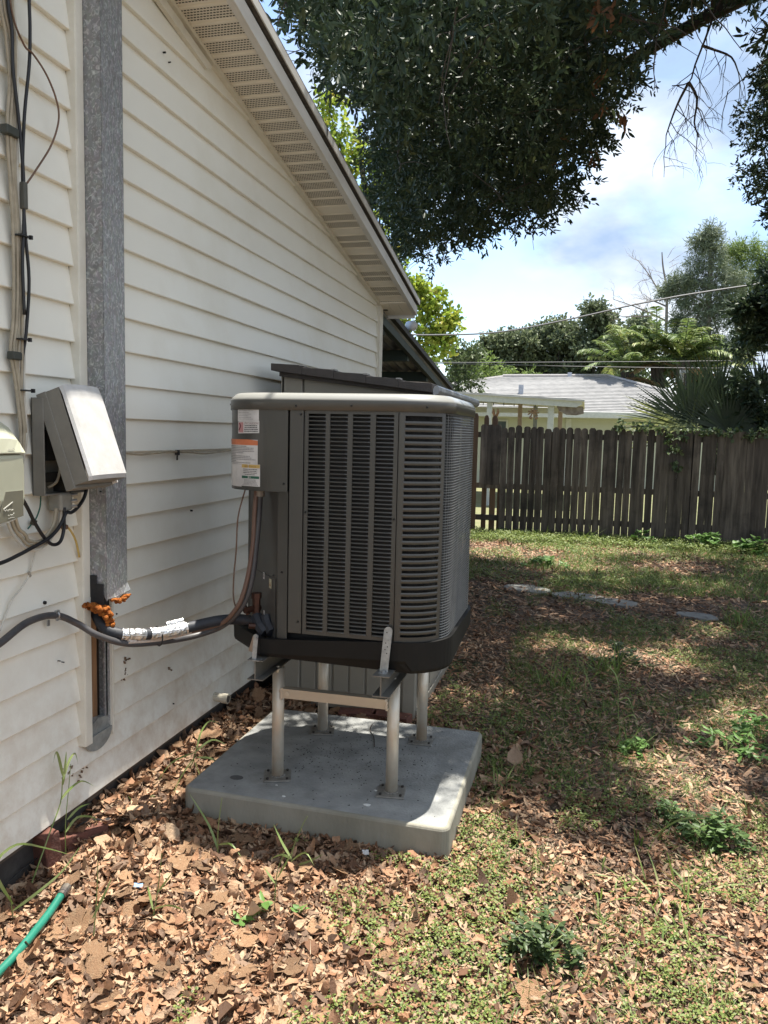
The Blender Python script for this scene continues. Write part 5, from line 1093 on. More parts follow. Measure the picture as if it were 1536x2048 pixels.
# ================================================================== TREES
def dec(s): return [tuple(int(v) / 100 for v in t.split(',')) for t in s.split()]
OAK = dec("419,1154,633 549,955,479 354,122,627 420,525,432 135,1033,687 510,1389,748 303,1317,858 -26,795,492 147,880,756 26,889,837 114,589,579 336,1125,868 132,1025,538 92,753,378 -91,798,612 177,455,376 -10,1003,487 216,823,599 10,535,401 507,587,447 160,890,890 469,656,555 408,549,593 216,833,683 57,868,463 545,882,396 421,973,619 318,455,517 548,1269,789 103,866,672 -61,1007,637 525,1292,592 135,1056,759 481,721,481 490,1252,420 22,965,801 163,825,778 316,865,870 98,700,444 -10,784,432 510,1210,809 259,858,842 374,602,538 37,800,897 283,815,636 -51,848,894 369,717,594 522,957,805 -51,993,841 152,428,580 -56,568,617 185,548,414 124,981,801 537,834,682 54,1276,899 496,1158,490 -112,871,686 418,646,624 -35,446,600 190,958,619 91,845,470 385,573,601 371,869,789 397,858,634 110,870,861 79,736,613 179,754,825 -100,780,553 166,1052,811 525,1118,801 508,613,539 23,648,576 -105,1043,769 -28,1152,885 405,913,781 509,1343,533 546,850,612 414,620,421 534,720,416 14,885,588 1,971,503 42,826,639 -50,895,856 -65,660,553 -105,919,605 -119,486,589 491,1338,781 406,845,662 278,1102,739 382,859,852 544,1127,888 448,671,456 254,1026,894 232,1337,879 -109,513,457 4,1010,651 -71,951,672 125,1016,856 21,454,564 -28,816,822 541,1093,401 491,1268,502 -5,950,595 510,781,498 -63,1106,899 143,752,671 98,710,376 118,756,571 415,932,502 127,690,570 291,934,862 231,932,656 439,1262,883 457,900,616 378,958,403 398,675,630 147,383,465 222,725,545 158,892,465 523,1310,439 526,1073,531 50,877,418 188,962,784 94,895,779 384,1077,792 369,752,892 315,846,708 410,1067,532 506,1256,705 137,833,644 213,503,437 537,568,608 6,929,712 112,378,422 158,692,393 467,939,550 470,810,506 546,606,505 66,603,629 59,899,684 478,1204,857 3,895,467 -101,978,819 -58,1017,523 19,493,391 501,1368,611 28,1226,838 6,597,622 72,1105,752 107,802,603 492,1096,475 509,700,561 -114,772,730 345,693,621 78,585,445 87,1008,652 227,611,589 148,967,645 95,537,420 -66,823,700 -28,818,624 547,914,747 -66,871,542 58,810,707 498,686,383 452,1016,813 -64,649,620 515,526,508 366,742,455 83,1096,830 525,823,523 547,1380,672 132,443,388 51,759,482 140,486,602 387,1052,673 -45,1031,431 419,767,755 -49,962,899 407,1314,830 412,462,545 -2,749,412 34,762,684 -51,762,871 499,883,471 364,930,697 41,1153,857 68,1112,899 453,782,416 165,572,373 174,916,596 -50,938,574 134,913,676 93,1013,434 497,509,365 469,839,419 330,453,457 407,905,662 26,576,413 385,773,788 542,560,442 523,574,393 260,533,533 99,538,492 194,534,512 249,875,894 -37,782,569 535,504,548 57,946,754 416,1178,801 149,744,422 548,1391,798 535,986,851 462,1189,548 12,980,874 525,751,829 117,989,718 381,1044,732 404,1367,868 469,1313,826 -2,897,421 540,782,709 519,1083,645 196,586,442 328,1002,783 111,556,387 30,523,460 123,506,363 322,684,430 397,777,734 228,498,482 16,803,483 42,893,560 24,877,528 524,1315,859 397,612,614 -9,716,454 3,803,741 -22,1142,807 203,632,572 221,444,561 272,1000,728 29,1104,812 347,839,718 39,802,588 1,1020,731 472,698,364 543,801,509 220,548,562 448,848,880 81,1043,808 82,941,433 -63,596,561 -3,1031,834 -2,864,660 480,976,654 -12,843,407 409,666,460 101,670,501 58,998,571 180,479,491 482,1243,567 476,812,371 143,772,780 455,814,660 -36,936,398 -47,971,765 131,769,461 499,730,548 332,519,435 13,542,553 58,468,523 -18,982,621 115,646,430 64,871,513 495,1045,891 180,438,477 518,1169,409 -60,491,518 474,1334,474 424,1160,480 297,1101,802 40,855,787 196,470,459 445,625,405 529,935,605 139,795,516 241,525,606 58,678,490 46,557,386 -60,880,500 483,1221,622 418,813,782 540,1078,711 28,428,453 230,489,596 228,894,852 381,524,502 236,884,768 -34,922,660 534,504,614 527,789,836 15,594,445 101,963,508 -101,841,846 181,495,542 456,789,538 43,749,529 -111,984,645 392,519,610 38,588,504 315,423,410 -66,877,636 -38,988,565 315,1055,860 463,1189,738 517,770,379 52,1034,694 81,776,494 310,1147,745 541,817,402 6,1028,530 -83,882,598 144,678,497 49,832,481 483,789,572 259,821,773 521,1398,540 541,889,849 -74,912,649 475,1150,588 10,902,377 -75,1282,885 -120,1016,890 121,757,893 -2,737,515 336,1031,696 427,521,493 114,948,640 35,760,792 427,529,564 97,475,453 164,583,574 148,979,893 325,981,899 360,849,457 427,1217,656 219,637,604 344,848,547 -94,898,761 59,976,446 336,803,536 -38,851,460 412,966,747 511,811,487 110,996,486 34,991,664 74,1026,623 31,809,549 169,810,839 33,818,402 -64,821,766 533,652,573 437,1306,716 175,701,556 226,578,523 427,1018,698 500,1178,692 302,910,682 311,819,833 393,618,376 393,589,479 123,892,416 -88,1084,804 421,870,845 363,782,425 395,606,571 60,838,378 -44,980,436 188,819,625 -12,712,613 444,633,573 -71,743,569 545,1260,540 318,1178,846 502,785,599 4,706,367 361,709,395 545,1171,550 65,659,441 150,1036,610 82,1212,875 407,1121,548 91,424,627 -89,436,478 159,948,483 293,864,611 151,629,626 341,860,788 356,680,514 531,826,859 -64,1045,669 452,1267,674 159,575,499 47,932,534 526,123,565 500,819,614 -110,902,660 174,903,554 488,1272,793 152,1012,494 106,389,363 340,500,541 105,638,474 70,831,847 492,859,830 155,563,447 517,749,421 371,886,583 362,895,865 -83,1204,841 494,855,723 340,1092,719 95,853,402 97,840,532 135,894,505 363,1145,780 -112,1158,799 313,664,547 440,1304,612 383,780,640 487,647,361 13,425,395 161,785,479 476,1303,559 451,826,690 119,975,432 252,806,740 251,813,683 498,877,361 428,1124,879 59,1025,539 84,928,884 215,481,549 -19,649,514 532,575,467 487,1322,654 407,882,736 288,1042,762 361,824,373 -24,962,678 156,636,407 -50,604,482 213,830,641 -117,1068,862 -10,868,611 201,1381,893 429,689,488 168,1071,882 511,821,803 41,1340,892 406,622,460 540,906,555 -41,1020,605 129,610,375 193,763,867 537,506,363 109,844,731 547,757,580 242,922,713 31,841,574 528,1175,866 146,966,562 397,805,459 421,873,470 72,937,653 372,658,565 357,623,478 23,670,363 46,1171,793 505,678,509 102,904,477 462,698,561 537,821,628 472,800,631 538,578,567 385,442,427 293,784,797 498,730,585 422,905,413 13,713,411 393,1246,812 456,1214,498 511,814,761 1,836,476 40,649,411 -4,776,545 103,441,550 -52,539,474 465,952,833 293,950,638 -46,647,471 320,852,659 392,746,395 276,600,586 79,802,426 525,1358,480 10,877,893 -26,1022,677 426,1202,590 170,987,669 162,437,400 427,636,529 173,706,497 325,952,756 -26,738,557 46,931,475 111,826,421 46,907,626 -6,1235,885 50,728,446 347,626,518 -101,556,533 284,761,589 504,733,513 389,823,591 544,799,739 342,874,843 -74,772,666 420,781,860 301,1000,843 386,524,458 410,848,875 489,809,420 264,554,617 -24,751,777 172,447,433 186,813,545 129,920,835 529,534,569 503,552,604 464,997,757 342,692,544 -77,833,617 208,477,417 493,458,367 473,676,481 481,537,557 229,946,879 -59,484,452 538,1264,887 -82,783,522 -8,992,410 352,442,536 201,1012,828 533,745,532 108,1065,881 297,786,725 467,786,479 329,1367,872 525,854,639 23,1016,576 86,917,543 343,844,632 395,684,562 111,1035,608 341,686,460 38,661,629 204,425,444 92,823,576 132,843,496 -80,715,514 164,716,586 246,759,727 -35,906,455 447,1175,411 41,1001,628 127,516,402 -54,936,625 399,984,469 60,724,506 381,460,465 349,633,552 375,639,606 13,1031,611 533,1314,700 -37,705,540 -109,713,619 522,1032,414 520,1179,616 126,1035,641 -5,684,473 351,712,503 -40,892,771 364,766,371 493,770,545 145,400,525 502,775,430 549,629,481 420,788,896 521,888,789 492,520,416 406,488,448 211,739,609 17,855,728 337,779,461 83,936,479 416,668,520 358,822,520 -74,1014,453 78,934,604 289,588,525 487,641,435 358,586,412 499,1109,856 84,993,605 410,712,620 338,606,377 260,575,533 532,946,399 379,830,776 129,663,392 181,807,586 53,466,368 133,852,461 544,623,382 463,1055,423 375,592,387 326,629,431 543,719,558 354,812,569 494,852,626 187,598,484 391,1115,686 121,704,475 210,612,546 479,1396,480 74,815,768 533,1117,578 96,911,629 199,979,729 466,966,710 396,538,556 80,539,553 405,496,378 412,479,599 446,546,585 506,835,585 468,972,895 453,919,464 69,419,397 548,682,377 -80,928,549 252,921,624 360,865,734 353,651,401 541,1149,734 397,827,813 414,562,499 487,675,605 -115,787,789 15,952,411 543,776,479 -37,921,531 395,1225,889 497,753,650 -61,495,612 415,799,622 491,1382,833 394,652,489 60,708,418 506,1029,500 504,579,489 200,506,600 485,1059,573 416,1166,713 537,537,376 79,527,614 362,642,366 12,838,515 17,1067,881 440,827,736 67,616,477 408,768,435 275,755,550 -30,871,368 128,995,664 303,799,864 20,622,383 537,696,504 88,460,373 264,729,581 464,637,526 179,458,595 393,452,388 122,727,522 473,1110,403 500,549,370 223,857,753 171,606,552 518,846,780 259,948,800 247,543,578 -108,833,543 351,650,446 150,939,620 1,917,626 497,870,863 94,654,614 437,1243,770 531,489,416 -95,1023,633 34,743,367 24,1028,425 117,480,396 226,983,679 514,503,447 371,729,534 -120,1018,664 278,835,866 235,511,547 543,968,686 296,1169,795 387,758,527 349,447,596 488,597,404 395,1120,831 469,797,442 320,443,385 490,690,454 526,635,599 143,842,587 510,788,651 355,945,826 12,786,850 548,1119,507 471,915,689 260,815,610 147,781,549 188,589,600 380,562,538 88,362,494 476,630,490 -106,874,559 487,742,391 -38,834,518 -40,900,414 194,518,476 -97,836,577 473,123,586 84,785,563 470,758,464 403,743,597 424,695,549 390,798,509 426,564,618 495,673,566 -33,982,510 302,899,808 277,762,669 534,621,454 279,564,484 436,1321,890 108,601,415 -54,1029,487 528,554,522 90,819,496 59,788,361 -117,1247,899 297,832,586 547,767,407 227,437,598 447,690,527 265,796,829 164,410,424 81,631,539 123,779,836 245,509,435 -30,826,561 527,1021,591 336,470,619 362,543,459 -30,434,435 420,848,809 -90,955,582 73,988,857 548,1217,765 508,747,457 410,800,550 -104,982,749 381,537,385 374,1301,892 -32,933,819 28,1053,776 19,802,364 97,791,369 148,797,404 515,710,447 524,1214,453 521,853,814 -93,1031,572 120,908,597 -23,596,447 511,664,461 -107,616,615 66,604,412 31,622,477 204,465,509 341,907,637 -74,1046,889 381,1017,586 534,498,488 373,478,567 395,837,550 477,876,529 312,893,886 365,757,842 528,725,598 518,662,545 485,632,589 84,881,598 370,519,572 162,635,476 126,589,461 335,679,589 420,793,586 389,1030,407 155,460,466 420,593,361 541,603,546 449,799,602 431,751,822 23,709,539 366,900,529 193,531,443 366,474,513 548,1033,672 230,609,517 390,693,437 32,999,541 -111,548,613 206,561,466 200,971,561 238,588,467 -63,999,714 -54,993,384 233,1009,780 379,473,616 332,503,391 218,898,598 533,751,675 409,471,503 546,592,373 240,767,774 393,770,483 226,936,600 169,430,522 181,847,664 414,797,660 425,839,706 325,636,369 376,751,583 476,724,630 377,1178,864 520,873,756 164,497,511 10,1039,487 477,608,461 364,881,899 511,646,493 111,941,580 65,1276,842 69,678,394 28,777,456 -86,711,552 396,1062,883 505,768,850 -77,434,548 493,754,821 510,649,404 406,668,379 294,853,827 488,715,420 76,590,379 -117,636,563 428,1017,870 479,1127,654 295,1030,675 453,1367,708 25,934,653 -69,812,572 338,790,380 250,853,802 112,719,408 239,771,572 502,500,476 532,1129,676 521,761,726 458,755,851 451,702,603 520,763,887 352,476,405 428,640,383 58,1039,581 372,429,376 95,784,672 98,888,521 130,993,586 252,415,620 307,862,762 549,528,499 546,792,659 275,779,750 165,760,579 97,1337,877 -114,937,898 360,548,410 97,1017,539 371,608,440 178,660,610 546,1347,584 -34,749,488 398,647,414 -100,1039,532 -65,1028,401 457,810,567 396,776,678 278,123,616 235,515,508 220,885,822 206,427,394 518,599,609 331,454,560 166,802,443 177,894,509 -79,1000,586 77,1048,668 148,392,372 199,852,732 100,641,369 70,752,849 343,524,601 423,676,585 -24,861,544 71,988,520 534,795,588 -1,477,464 353,492,463 380,855,756 -118,471,511 402,1075,598 322,853,813 545,531,462 367,821,426 -118,1119,886 226,543,487 406,619,498 372,782,595 283,759,887 311,659,445 -42,753,722 191,844,844 -114,863,625 204,759,725 549,761,752 504,531,460 287,918,615 353,861,668 189,833,876 327,647,477 88,1003,764 525,860,888 503,486,508 543,719,369 267,523,625 210,592,625 542,818,803 285,791,597 89,978,559 -60,935,501 104,387,567 286,792,677 -91,1038,481 506,1059,773 394,578,420 519,775,773 471,1127,529 144,924,534 510,1267,651 386,889,831 408,969,547 538,822,451 423,766,393 382,803,618 538,893,678 382,808,694 116,754,495 369,882,412 11,931,519 356,425,441 418,790,826 -82,1168,883 125,866,615 -31,940,475 -16,767,651 461,937,762 -106,916,827 416,890,876 543,1213,662 489,797,676 469,1386,560 461,1398,881 -4,628,447 438,752,895 544,591,415 415,920,574 43,961,573 358,499,431 -27,545,438 436,615,472 -110,913,568 181,727,537 474,1000,402 64,510,388 268,844,748 -24,1079,777 283,769,825 315,834,783 366,822,665 495,620,384 -12,1021,442 259,799,897 -54,802,538 6,533,625 252,800,570 485,901,415 306,971,693 327,496,483 375,789,546 487,860,891 475,520,389 34,992,482 358,794,505 162,672,540 -34,905,594 537,747,627 512,799,453 154,595,474 516,510,399 455,624,363 46,779,402 357,545,559 68,1041,507 545,660,603 395,833,718 10,931,481 80,897,421 166,572,536 345,762,395 471,843,778 315,669,375 29,986,417 85,533,363 55,1046,448 365,798,469 410,961,871 1,770,374 22,679,444 183,960,518 -106,812,893 184,628,616 287,574,406 228,742,580 549,997,531 8,751,899 50,707,368 473,520,455 244,830,709 186,452,557 547,1392,883 251,724,530 -86,984,550 124,943,448 547,1073,865 423,530,628 75,943,808 -29,879,707 423,779,478 454,665,421 370,1199,770 401,759,876 228,394,460 550,779,876 -14,821,370 418,824,853 366,685,374 542,842,721 55,620,443 -17,1048,633 490,821,732 471,612,428 381,720,503 420,452,427 345,444,490 408,1107,740 421,594,600 0,944,444 277,759,627 135,965,527 218,786,888 374,504,368 256,727,628 344,711,569 83,421,451 -4,508,510 222,865,873 512,723,625 142,388,617 543,670,410 431,821,896 390,753,759 193,859,769 344,635,626 145,886,574 29,838,438 -60,1048,591 -105,948,633 392,458,587 253,788,714 259,579,566 190,866,812 550,888,897 91,725,484 453,763,382 -116,761,585 -88,984,492 383,1018,529 373,797,389 255,779,862 141,559,413 161,609,501 311,452,428 35,906,501 114,929,514 542,660,483 247,996,636 85,497,418 350,752,787 548,983,743 194,775,770 531,1129,452 173,644,557 337,1200,897 503,551,418 154,806,711 -49,841,591 -34,1044,533 196,861,513 353,455,432 392,673,593 357,619,412 46,587,560 367,556,361 379,736,629 180,716,463 265,760,794 414,795,706 262,513,576 419,866,899 -25,568,522 -108,417,428 298,830,748 117,946,759 550,1350,746 339,816,613 456,983,497 -20,1302,877 390,532,422 -37,430,498 507,681,428 175,496,626 80,760,724 401,715,553 -7,962,537 213,846,561 169,492,583 437,682,627 160,594,420 550,752,449 234,761,683 1,1045,570 -100,1004,520 332,722,606 94,873,556 220,479,625 208,523,627 514,806,565 180,819,748 33,857,609 241,617,620 -26,1022,779 396,505,533 513,815,711 288,1151,895 506,810,360 431,514,394 26,730,474 320,818,683 350,887,805 152,740,474 197,434,503 339,464,362 167,932,717 2,999,697 174,759,642 487,1097,715 209,586,574 240,408,527 385,858,697 202,513,561 23,465,619 540,538,618 161,966,596 188,858,703 373,121,570 3,966,655 25,669,521 526,717,479 -49,531,561 127,666,459 544,1264,470 306,841,894 259,798,648 329,624,400 223,374,363 466,650,385 546,808,773 401,564,452 -113,979,599 118,779,428 153,479,432 204,426,534 514,768,573 497,637,520 85,753,414 -115,928,714 378,710,464 304,804,775 480,835,657 67,846,431 376,852,900 -33,1076,855 -76,962,460 222,733,508 445,773,448 484,835,527 185,716,624 391,690,531 411,1110,434 59,963,629 548,1076,466 9,904,547 4,813,596 167,461,533 374,673,408 546,528,425 272,815,718 128,710,630 238,568,629 351,422,400 212,766,842 -27,1240,831 27,759,563 327,849,599 543,831,496 453,679,381 507,722,373 50,566,459 362,506,618 383,504,402 398,770,363 287,853,652 524,466,372 489,705,509 478,733,444 -71,899,463 345,650,593 509,617,435 402,881,778 302,598,561 518,945,890 433,853,372 50,798,504 415,637,586 451,660,602 151,760,508 223,854,659 -119,868,898 512,605,570 34,868,377 253,488,412 326,420,460 186,822,716 543,833,564 143,1003,622 323,694,487 331,662,509 340,490,578 430,534,534 185,492,383 38,525,366 -46,687,499 415,956,692 242,635,540 519,797,895 127,818,882 40,914,436 510,862,683 406,570,377 504,1164,772 266,762,698 263,1007,672 -56,971,604 257,584,501 438,1362,820 358,846,575 118,682,361 127,747,369 543,1324,799 364,650,502 175,707,422 535,649,520 542,707,626 -99,995,698 98,1017,698 116,846,803 195,751,675 327,869,729 508,785,701 538,831,751 6,507,427 253,537,446 184,587,514 364,740,409 458,844,829 -59,953,532 357,703,430 413,463,471 43,927,400 432,755,785 88,703,523 402,753,642 -8,770,470 19,767,509 288,855,794 168,1042,670 399,501,564 530,780,628 176,1338,865 -102,751,852 513,787,742 545,788,552 -77,1049,428 84,573,411 50,418,361 -34,1040,386 233,561,447 275,1390,895 460,1396,651 393,771,839 438,627,501 512,889,821 94,756,534 506,569,554 542,787,367 149,893,623 501,475,442 66,629,360 408,596,526 369,563,501 324,817,644 22,920,577 72,1011,468 197,875,849 210,847,794 -118,1036,606 444,829,798 283,555,433 309,597,388 178,755,753 148,684,431 547,785,801 87,1200,818 99,902,723 4,1048,679 389,837,516 140,558,626 523,753,488 352,1298,827 479,843,558 -7,648,479 256,514,474 -29,1362,899 67,823,542 546,751,785 336,806,478 170,413,459 373,830,487 545,698,461 -45,904,372 420,850,773 -45,859,423 223,574,602 344,539,501 314,608,458 97,979,677 525,675,629 308,998,642 496,482,405 547,1240,608 492,806,534 441,520,460 183,780,806 411,823,745 377,543,624 511,799,393 -55,639,507 234,753,644 509,523,542 -5,658,424 144,824,541 298,791,558 392,784,414 -66,1122,839 264,840,899 -49,988,676 438,942,371 419,780,511 -1,579,474 472,748,361 407,638,554 250,761,607 312,428,561 70,853,578 320,654,410 -2,866,445 388,502,481 364,587,467 433,1306,777 353,1033,826 86,755,454 129,803,481 387,826,642 367,716,362 429,126,619 185,401,382 402,767,574 437,1237,444 -59,774,495 394,469,361 42,741,406 -22,788,398 550,639,628 -21,887,509 -94,1038,692 191,755,899 63,469,409 486,589,371 281,837,681 438,497,626 3,813,681 335,687,393 229,870,725 -66,1219,900 469,756,891 43,539,418 547,662,446 466,534,511 388,1047,480 497,752,615 69,973,482 549,831,885 419,887,817 -119,823,603 549,684,530 179,780,716 -40,814,427 419,681,420 497,838,858 320,405,378 369,759,500 -69,946,422 68,912,577 458,546,620 -117,602,506 268,587,629 8,977,572 442,640,450 94,801,465 477,835,704 188,811,496 17,557,443 518,818,425 189,917,632 269,888,597 173,801,685 316,802,899 523,661,363 494,544,489 444,656,512 383,642,445 -32,770,522 548,1399,445 298,606,608 -12,810,525 228,773,810 229,546,521 103,793,533 428,656,483 548,871,814 542,793,440 165,676,584 509,612,473 -71,748,527 27,585,366 477,777,515 417,572,548 549,864,776 549,1330,647 14,705,499 490,826,468 464,993,590 364,904,474 381,442,491 493,1045,691 331,763,363 543,606,586 -120,809,670 548,132,619 122,830,387 337,863,895 517,504,588 342,817,447 548,687,576 429,508,594")
RGT = dec("425,989,529 388,1057,477 404,1063,577 393,1007,591 392,936,453 464,1094,436 446,1146,458 476,1077,531 354,929,522 396,1150,515 488,1075,469 384,1068,517 406,1033,542 487,1137,435 459,930,391 432,952,414 401,852,410 366,1013,497 423,909,506 362,1008,433 440,1010,579 429,1134,655 437,1102,493 324,930,473 460,1144,514 463,978,431 343,863,452 411,914,418 408,1102,549 388,893,485 459,1043,482 359,972,499 448,1122,591 371,863,516 534,1147,417 358,1048,586 507,1061,405 440,998,472 335,886,519 349,994,532 402,995,495 433,1079,605 361,1149,574 429,867,363 396,892,386 485,992,380 402,897,552 416,1145,557 410,1135,603 468,1018,449 375,1118,488 429,1042,452 423,945,560 366,1106,595 447,1069,566 455,897,365 340,884,411 468,1147,554 345,1036,464 515,1146,502 489,1115,524 418,1102,454 373,899,430 365,965,430 433,894,446 375,1144,620 422,948,492 435,1061,526 349,1047,534 426,1030,617 517,1101,428 393,956,519 406,994,424 373,1126,540 523,1145,462 322,890,477 504,1108,486 464,1051,425 350,1078,481 472,1127,632 392,850,465 453,1085,645 471,1103,563 352,1010,571 335,924,418 411,1106,632 447,1010,407 333,852,491 429,1024,506 377,958,565 370,1079,554 447,942,451 365,854,390 378,987,464")
bark = M('bark', (.085, .07, .055), (.04, .033, .027), rough=.95, scale=12, stretch=(1, 1, .3), bump=.8, bscale=30)
bark_l = M('pale_bark', (.30, .26, .22), (.20, .17, .15), rough=.9, scale=6)
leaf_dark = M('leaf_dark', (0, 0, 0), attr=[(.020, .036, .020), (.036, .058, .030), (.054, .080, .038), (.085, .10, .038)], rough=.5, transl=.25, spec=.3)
leaf_mid = M('leaf_mid', (0, 0, 0), attr=[(.05, .08, .03), (.085, .12, .045), (.12, .155, .06)], rough=.5, transl=.3)
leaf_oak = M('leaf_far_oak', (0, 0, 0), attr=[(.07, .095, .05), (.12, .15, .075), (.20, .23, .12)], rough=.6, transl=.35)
leaf_bright = M('leaf_bright', (0, 0, 0), attr=[(.12, .20, .025), (.20, .29, .035), (.30, .36, .05), (.34, .30, .05)], rough=.5, transl=.5)
leaf_lime = M('leaf_lime', (0, 0, 0), attr=[(.11, .17, .04), (.17, .24, .06), (.22, .28, .09)], rough=.6, transl=.4)
leaf_pine = M('leaf_pine', (0, 0, 0), attr=[(.10, .13, .08), (.16, .20, .12), (.24, .27, .17)], rough=.6, transl=.2)
leaf_dry = M('leaf_dry_palm', (0, 0, 0), attr=[(.30, .19, .08), (.40, .28, .14)], rough=.8, transl=.3)
def limb(mb, pts, r0, r1, n=7):
    P_ = spline(pts, 4); mb.tube(P_, [r0 + (r1 - r0) * i / (len(P_) - 1) for i in range(len(P_))], n)
def twigs(mb, p, d, L, r, depth, rng, drop=.0, split=3):
    P_ = [Vector(p)]; d = Vector(d).normalized(); q = Vector(p)
    for i in range(4):
        d = (d + Vector((rng.gauss(0, .18), rng.gauss(0, .18), rng.gauss(0, .14) - drop))).normalized(); q = q + d * L / 4; P_.append(q.copy())
    mb.tube(P_, [r * (1 - .13 * i) for i in range(5)], 4, cap=False)
    if depth > 0:
        for k in range(split):
            b = P_[rng.randrange(1, 5)]; dd = (d + Vector((rng.gauss(0, .6), rng.gauss(0, .6), rng.gauss(0, .45) - drop))).normalized()
            twigs(mb, b, dd, L * rng.uniform(.5, .8), r * .6, depth - 1, rng, drop, split)
# the oak overhead
oak = thing('oak_tree', 'big dark leafy oak whose canopy hangs over the yard from above', 'tree', (5.6, 7.6, 0))
tb = MB(); limb(tb, [(5.6, 7.6, -.1), (5.5, 7.5, 1.6), (5.3, 7.3, 3.2), (4.9, 7.2, 4.6), (4.2, 7.1, 5.8)], .34, .17, 12)
limb(tb, [(4.9, 7.2, 4.6), (3.6, 6.9, 5.3), (2.2, 6.8, 5.3), (.8, 6.9, 5.0)], .055, .025); limb(tb, [(5.2, 7.3, 3.6), (4.5, 6.0, 5.1), (3.8, 5.2, 5.8), (3.2, 4.6, 6.3)], .11, .03)
limb(tb, [(4.6, 7.2, 5.2), (3.4, 8.6, 5.9), (2.0, 9.3, 5.6), (.6, 9.6, 5.0)], .11, .03); limb(tb, [(4.9, 7.2, 4.6), (4.6, 9.5, 5.8), (4.0, 11, 6.4)], .11, .04)
tb.build('trunk', bark, oak, smooth=True)
rg = random.Random(5); bw = MB()
for pts in ([(2.55, 6.0, 4.9), (2.512, 6.0, 4.605), (2.435, 6.0, 4.422), (2.376, 6.0, 4.235), (2.322, 6.0, 4.077), (2.289, 6.0, 3.965), (2.18, 6.02, 3.96)], [(2.289, 6.0, 3.965), (2.237, 5.97, 3.854), (2.195, 5.95, 3.742), (2.154, 5.93, 3.60)], [(2.289, 6.0, 3.965), (2.35, 6.02, 3.862), (2.343, 6.04, 3.714), (2.381, 6.05, 3.613)], [(2.357, 6.0, 4.2), (2.439, 6.02, 4.175), (2.556, 6.03, 4.12), (2.611, 6.05, 4.02)]):
    P_ = spline(pts, 3); bw.tube(P_, [.011 * (1 - .7 * i / len(P_)) for i in range(len(P_))], 5)
    for k in range(5): twigs(bw, P_[rg.randrange(len(P_) // 3, len(P_))], (rg.gauss(0, .6), rg.gauss(0, .3), -.9), rg.uniform(.16, .34), .0035, 2, rg, .12, 2)
bw.build('bare_branch', bark, oak)
tw = MB()
for p in OAK[::3]:
    twigs(tw, p, (rg.gauss(0, 1), rg.gauss(0, 1), rg.gauss(-.2, .5)), .45, .006, 1, rg, .08, 2)
tw.build('branch', bark, oak)
OL = [p for p in OAK if p[0] < 1.5 and p[1] > 3]; OH = [p for p in OAK if p not in OL and (p[2] - 1.5) / p[1] > .60]; OR_ = [p for p in OAK if p not in OL and p not in OH]
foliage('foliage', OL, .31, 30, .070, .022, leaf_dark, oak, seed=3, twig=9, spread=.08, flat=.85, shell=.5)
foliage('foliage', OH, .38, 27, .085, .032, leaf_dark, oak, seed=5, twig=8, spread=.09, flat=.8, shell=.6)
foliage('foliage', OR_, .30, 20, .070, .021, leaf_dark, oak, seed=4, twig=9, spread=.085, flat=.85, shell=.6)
# a few browned sprays in the canopy
br = [p for p in OAK if 4 < p[1] < 7 and 1.4 < p[0] < 2.6][:9]
foliage('dead_leaves', br, .22, 3, .08, .026, M('leaf_brown', (0, 0, 0), attr=[(.16, .07, .03), (.22, .11, .05)], rough=.7, transl=.3), oak, seed=8, twig=8, spread=.07)
o2 = thing('evergreen_tree', 'fine leafed dark tree reaching in from the upper right edge', 'tree', (5.9, 10, 0))
tb = MB(); limb(tb, [(5.9, 10, -.1), (5.7, 10, 2.5), (5.0, 10, 4.5), (4.2, 9.9, 5.6)], .2, .05, 10); limb(tb, [(5.4, 10, 3.4), (4.6, 9.8, 4.2), (3.9, 9.7, 4.4)], .07, .02); tb.build('trunk', bark, o2, smooth=True)
foliage('foliage', RGT, .20, 20, .055, .020, leaf_dark, o2, seed=13, twig=9, spread=.07, flat=.9)

def tree(name, label, base, trunk_pts, bl, per, lf, mat, seed, r0=.2, tw=8, spread=.25, cat='tree', bm=bark, flat=.85, rr_=None):
    per = int(per * 1.15)
    t = thing(name, label, cat, base); m = MB(); limb(m, trunk_pts, r0, r0 * .3, 8)
    rg_ = random.Random(seed)
    for b in bl[::2]: limb(m, [trunk_pts[-2], tuple(.5 * (Vector(trunk_pts[-2]) + Vector(b[:3])) + Vector((0, 0, -.1))), b[:3]], r0 * .28, r0 * .06, 5)
    m.build('trunk', bm, t, smooth=True)
    foliage('foliage', [b[:3] for b in bl], [b[3] for b in bl], per, lf[0], lf[1], mat, t, seed=seed, twig=tw, spread=spread, flat=flat)
    return t
# bright backlit tree behind the patio
tree('sycamore_tree', 'bright yellow-green backlit tree beyond the end of the gable roof', (-3.4, 20, 0), [(-3.4, 20, 0), (-3.5, 20, 3), (-3.7, 20, 6), (-4.2, 20, 8.5)],
     [(-2.25, 20, 5.0, .42), (-2.05, 20, 4.6, .5), (-1.80, 20, 4.35, .36), (-2.2, 20, 4.1, .5), (-2.6, 20, 3.7, .6), (-1.95, 20, 3.8, .4), (-2.3, 20, 3.1, .6), (-2.9, 20, 4.4, .7), (-3.2, 20, 5.2, .7), (-2.8, 20.5, 2.8, .6),
      (-5.1, 20, 9.9, .5), (-4.8, 20, 9.1, .6), (-5.3, 20, 8.7, .7), (-4.6, 20, 8.3, .55), (-5.0, 20, 7.7, .7), (-4.2, 20, 7.5, .6), (-3.8, 20, 6.9, .7), (-3.4, 20, 6.1, .7), (-4.4, 20.5, 6.4, .9), (-5.8, 20.5, 9.4, .8), (-6, 20.6, 8, .9), (-4.0, 20, 8.6, .4), (-3.6, 20, 7.8, .4), (-2.55, 19.8, 5.15, .3)], 46, (.115, .085), leaf_bright, 21, spread=.16)
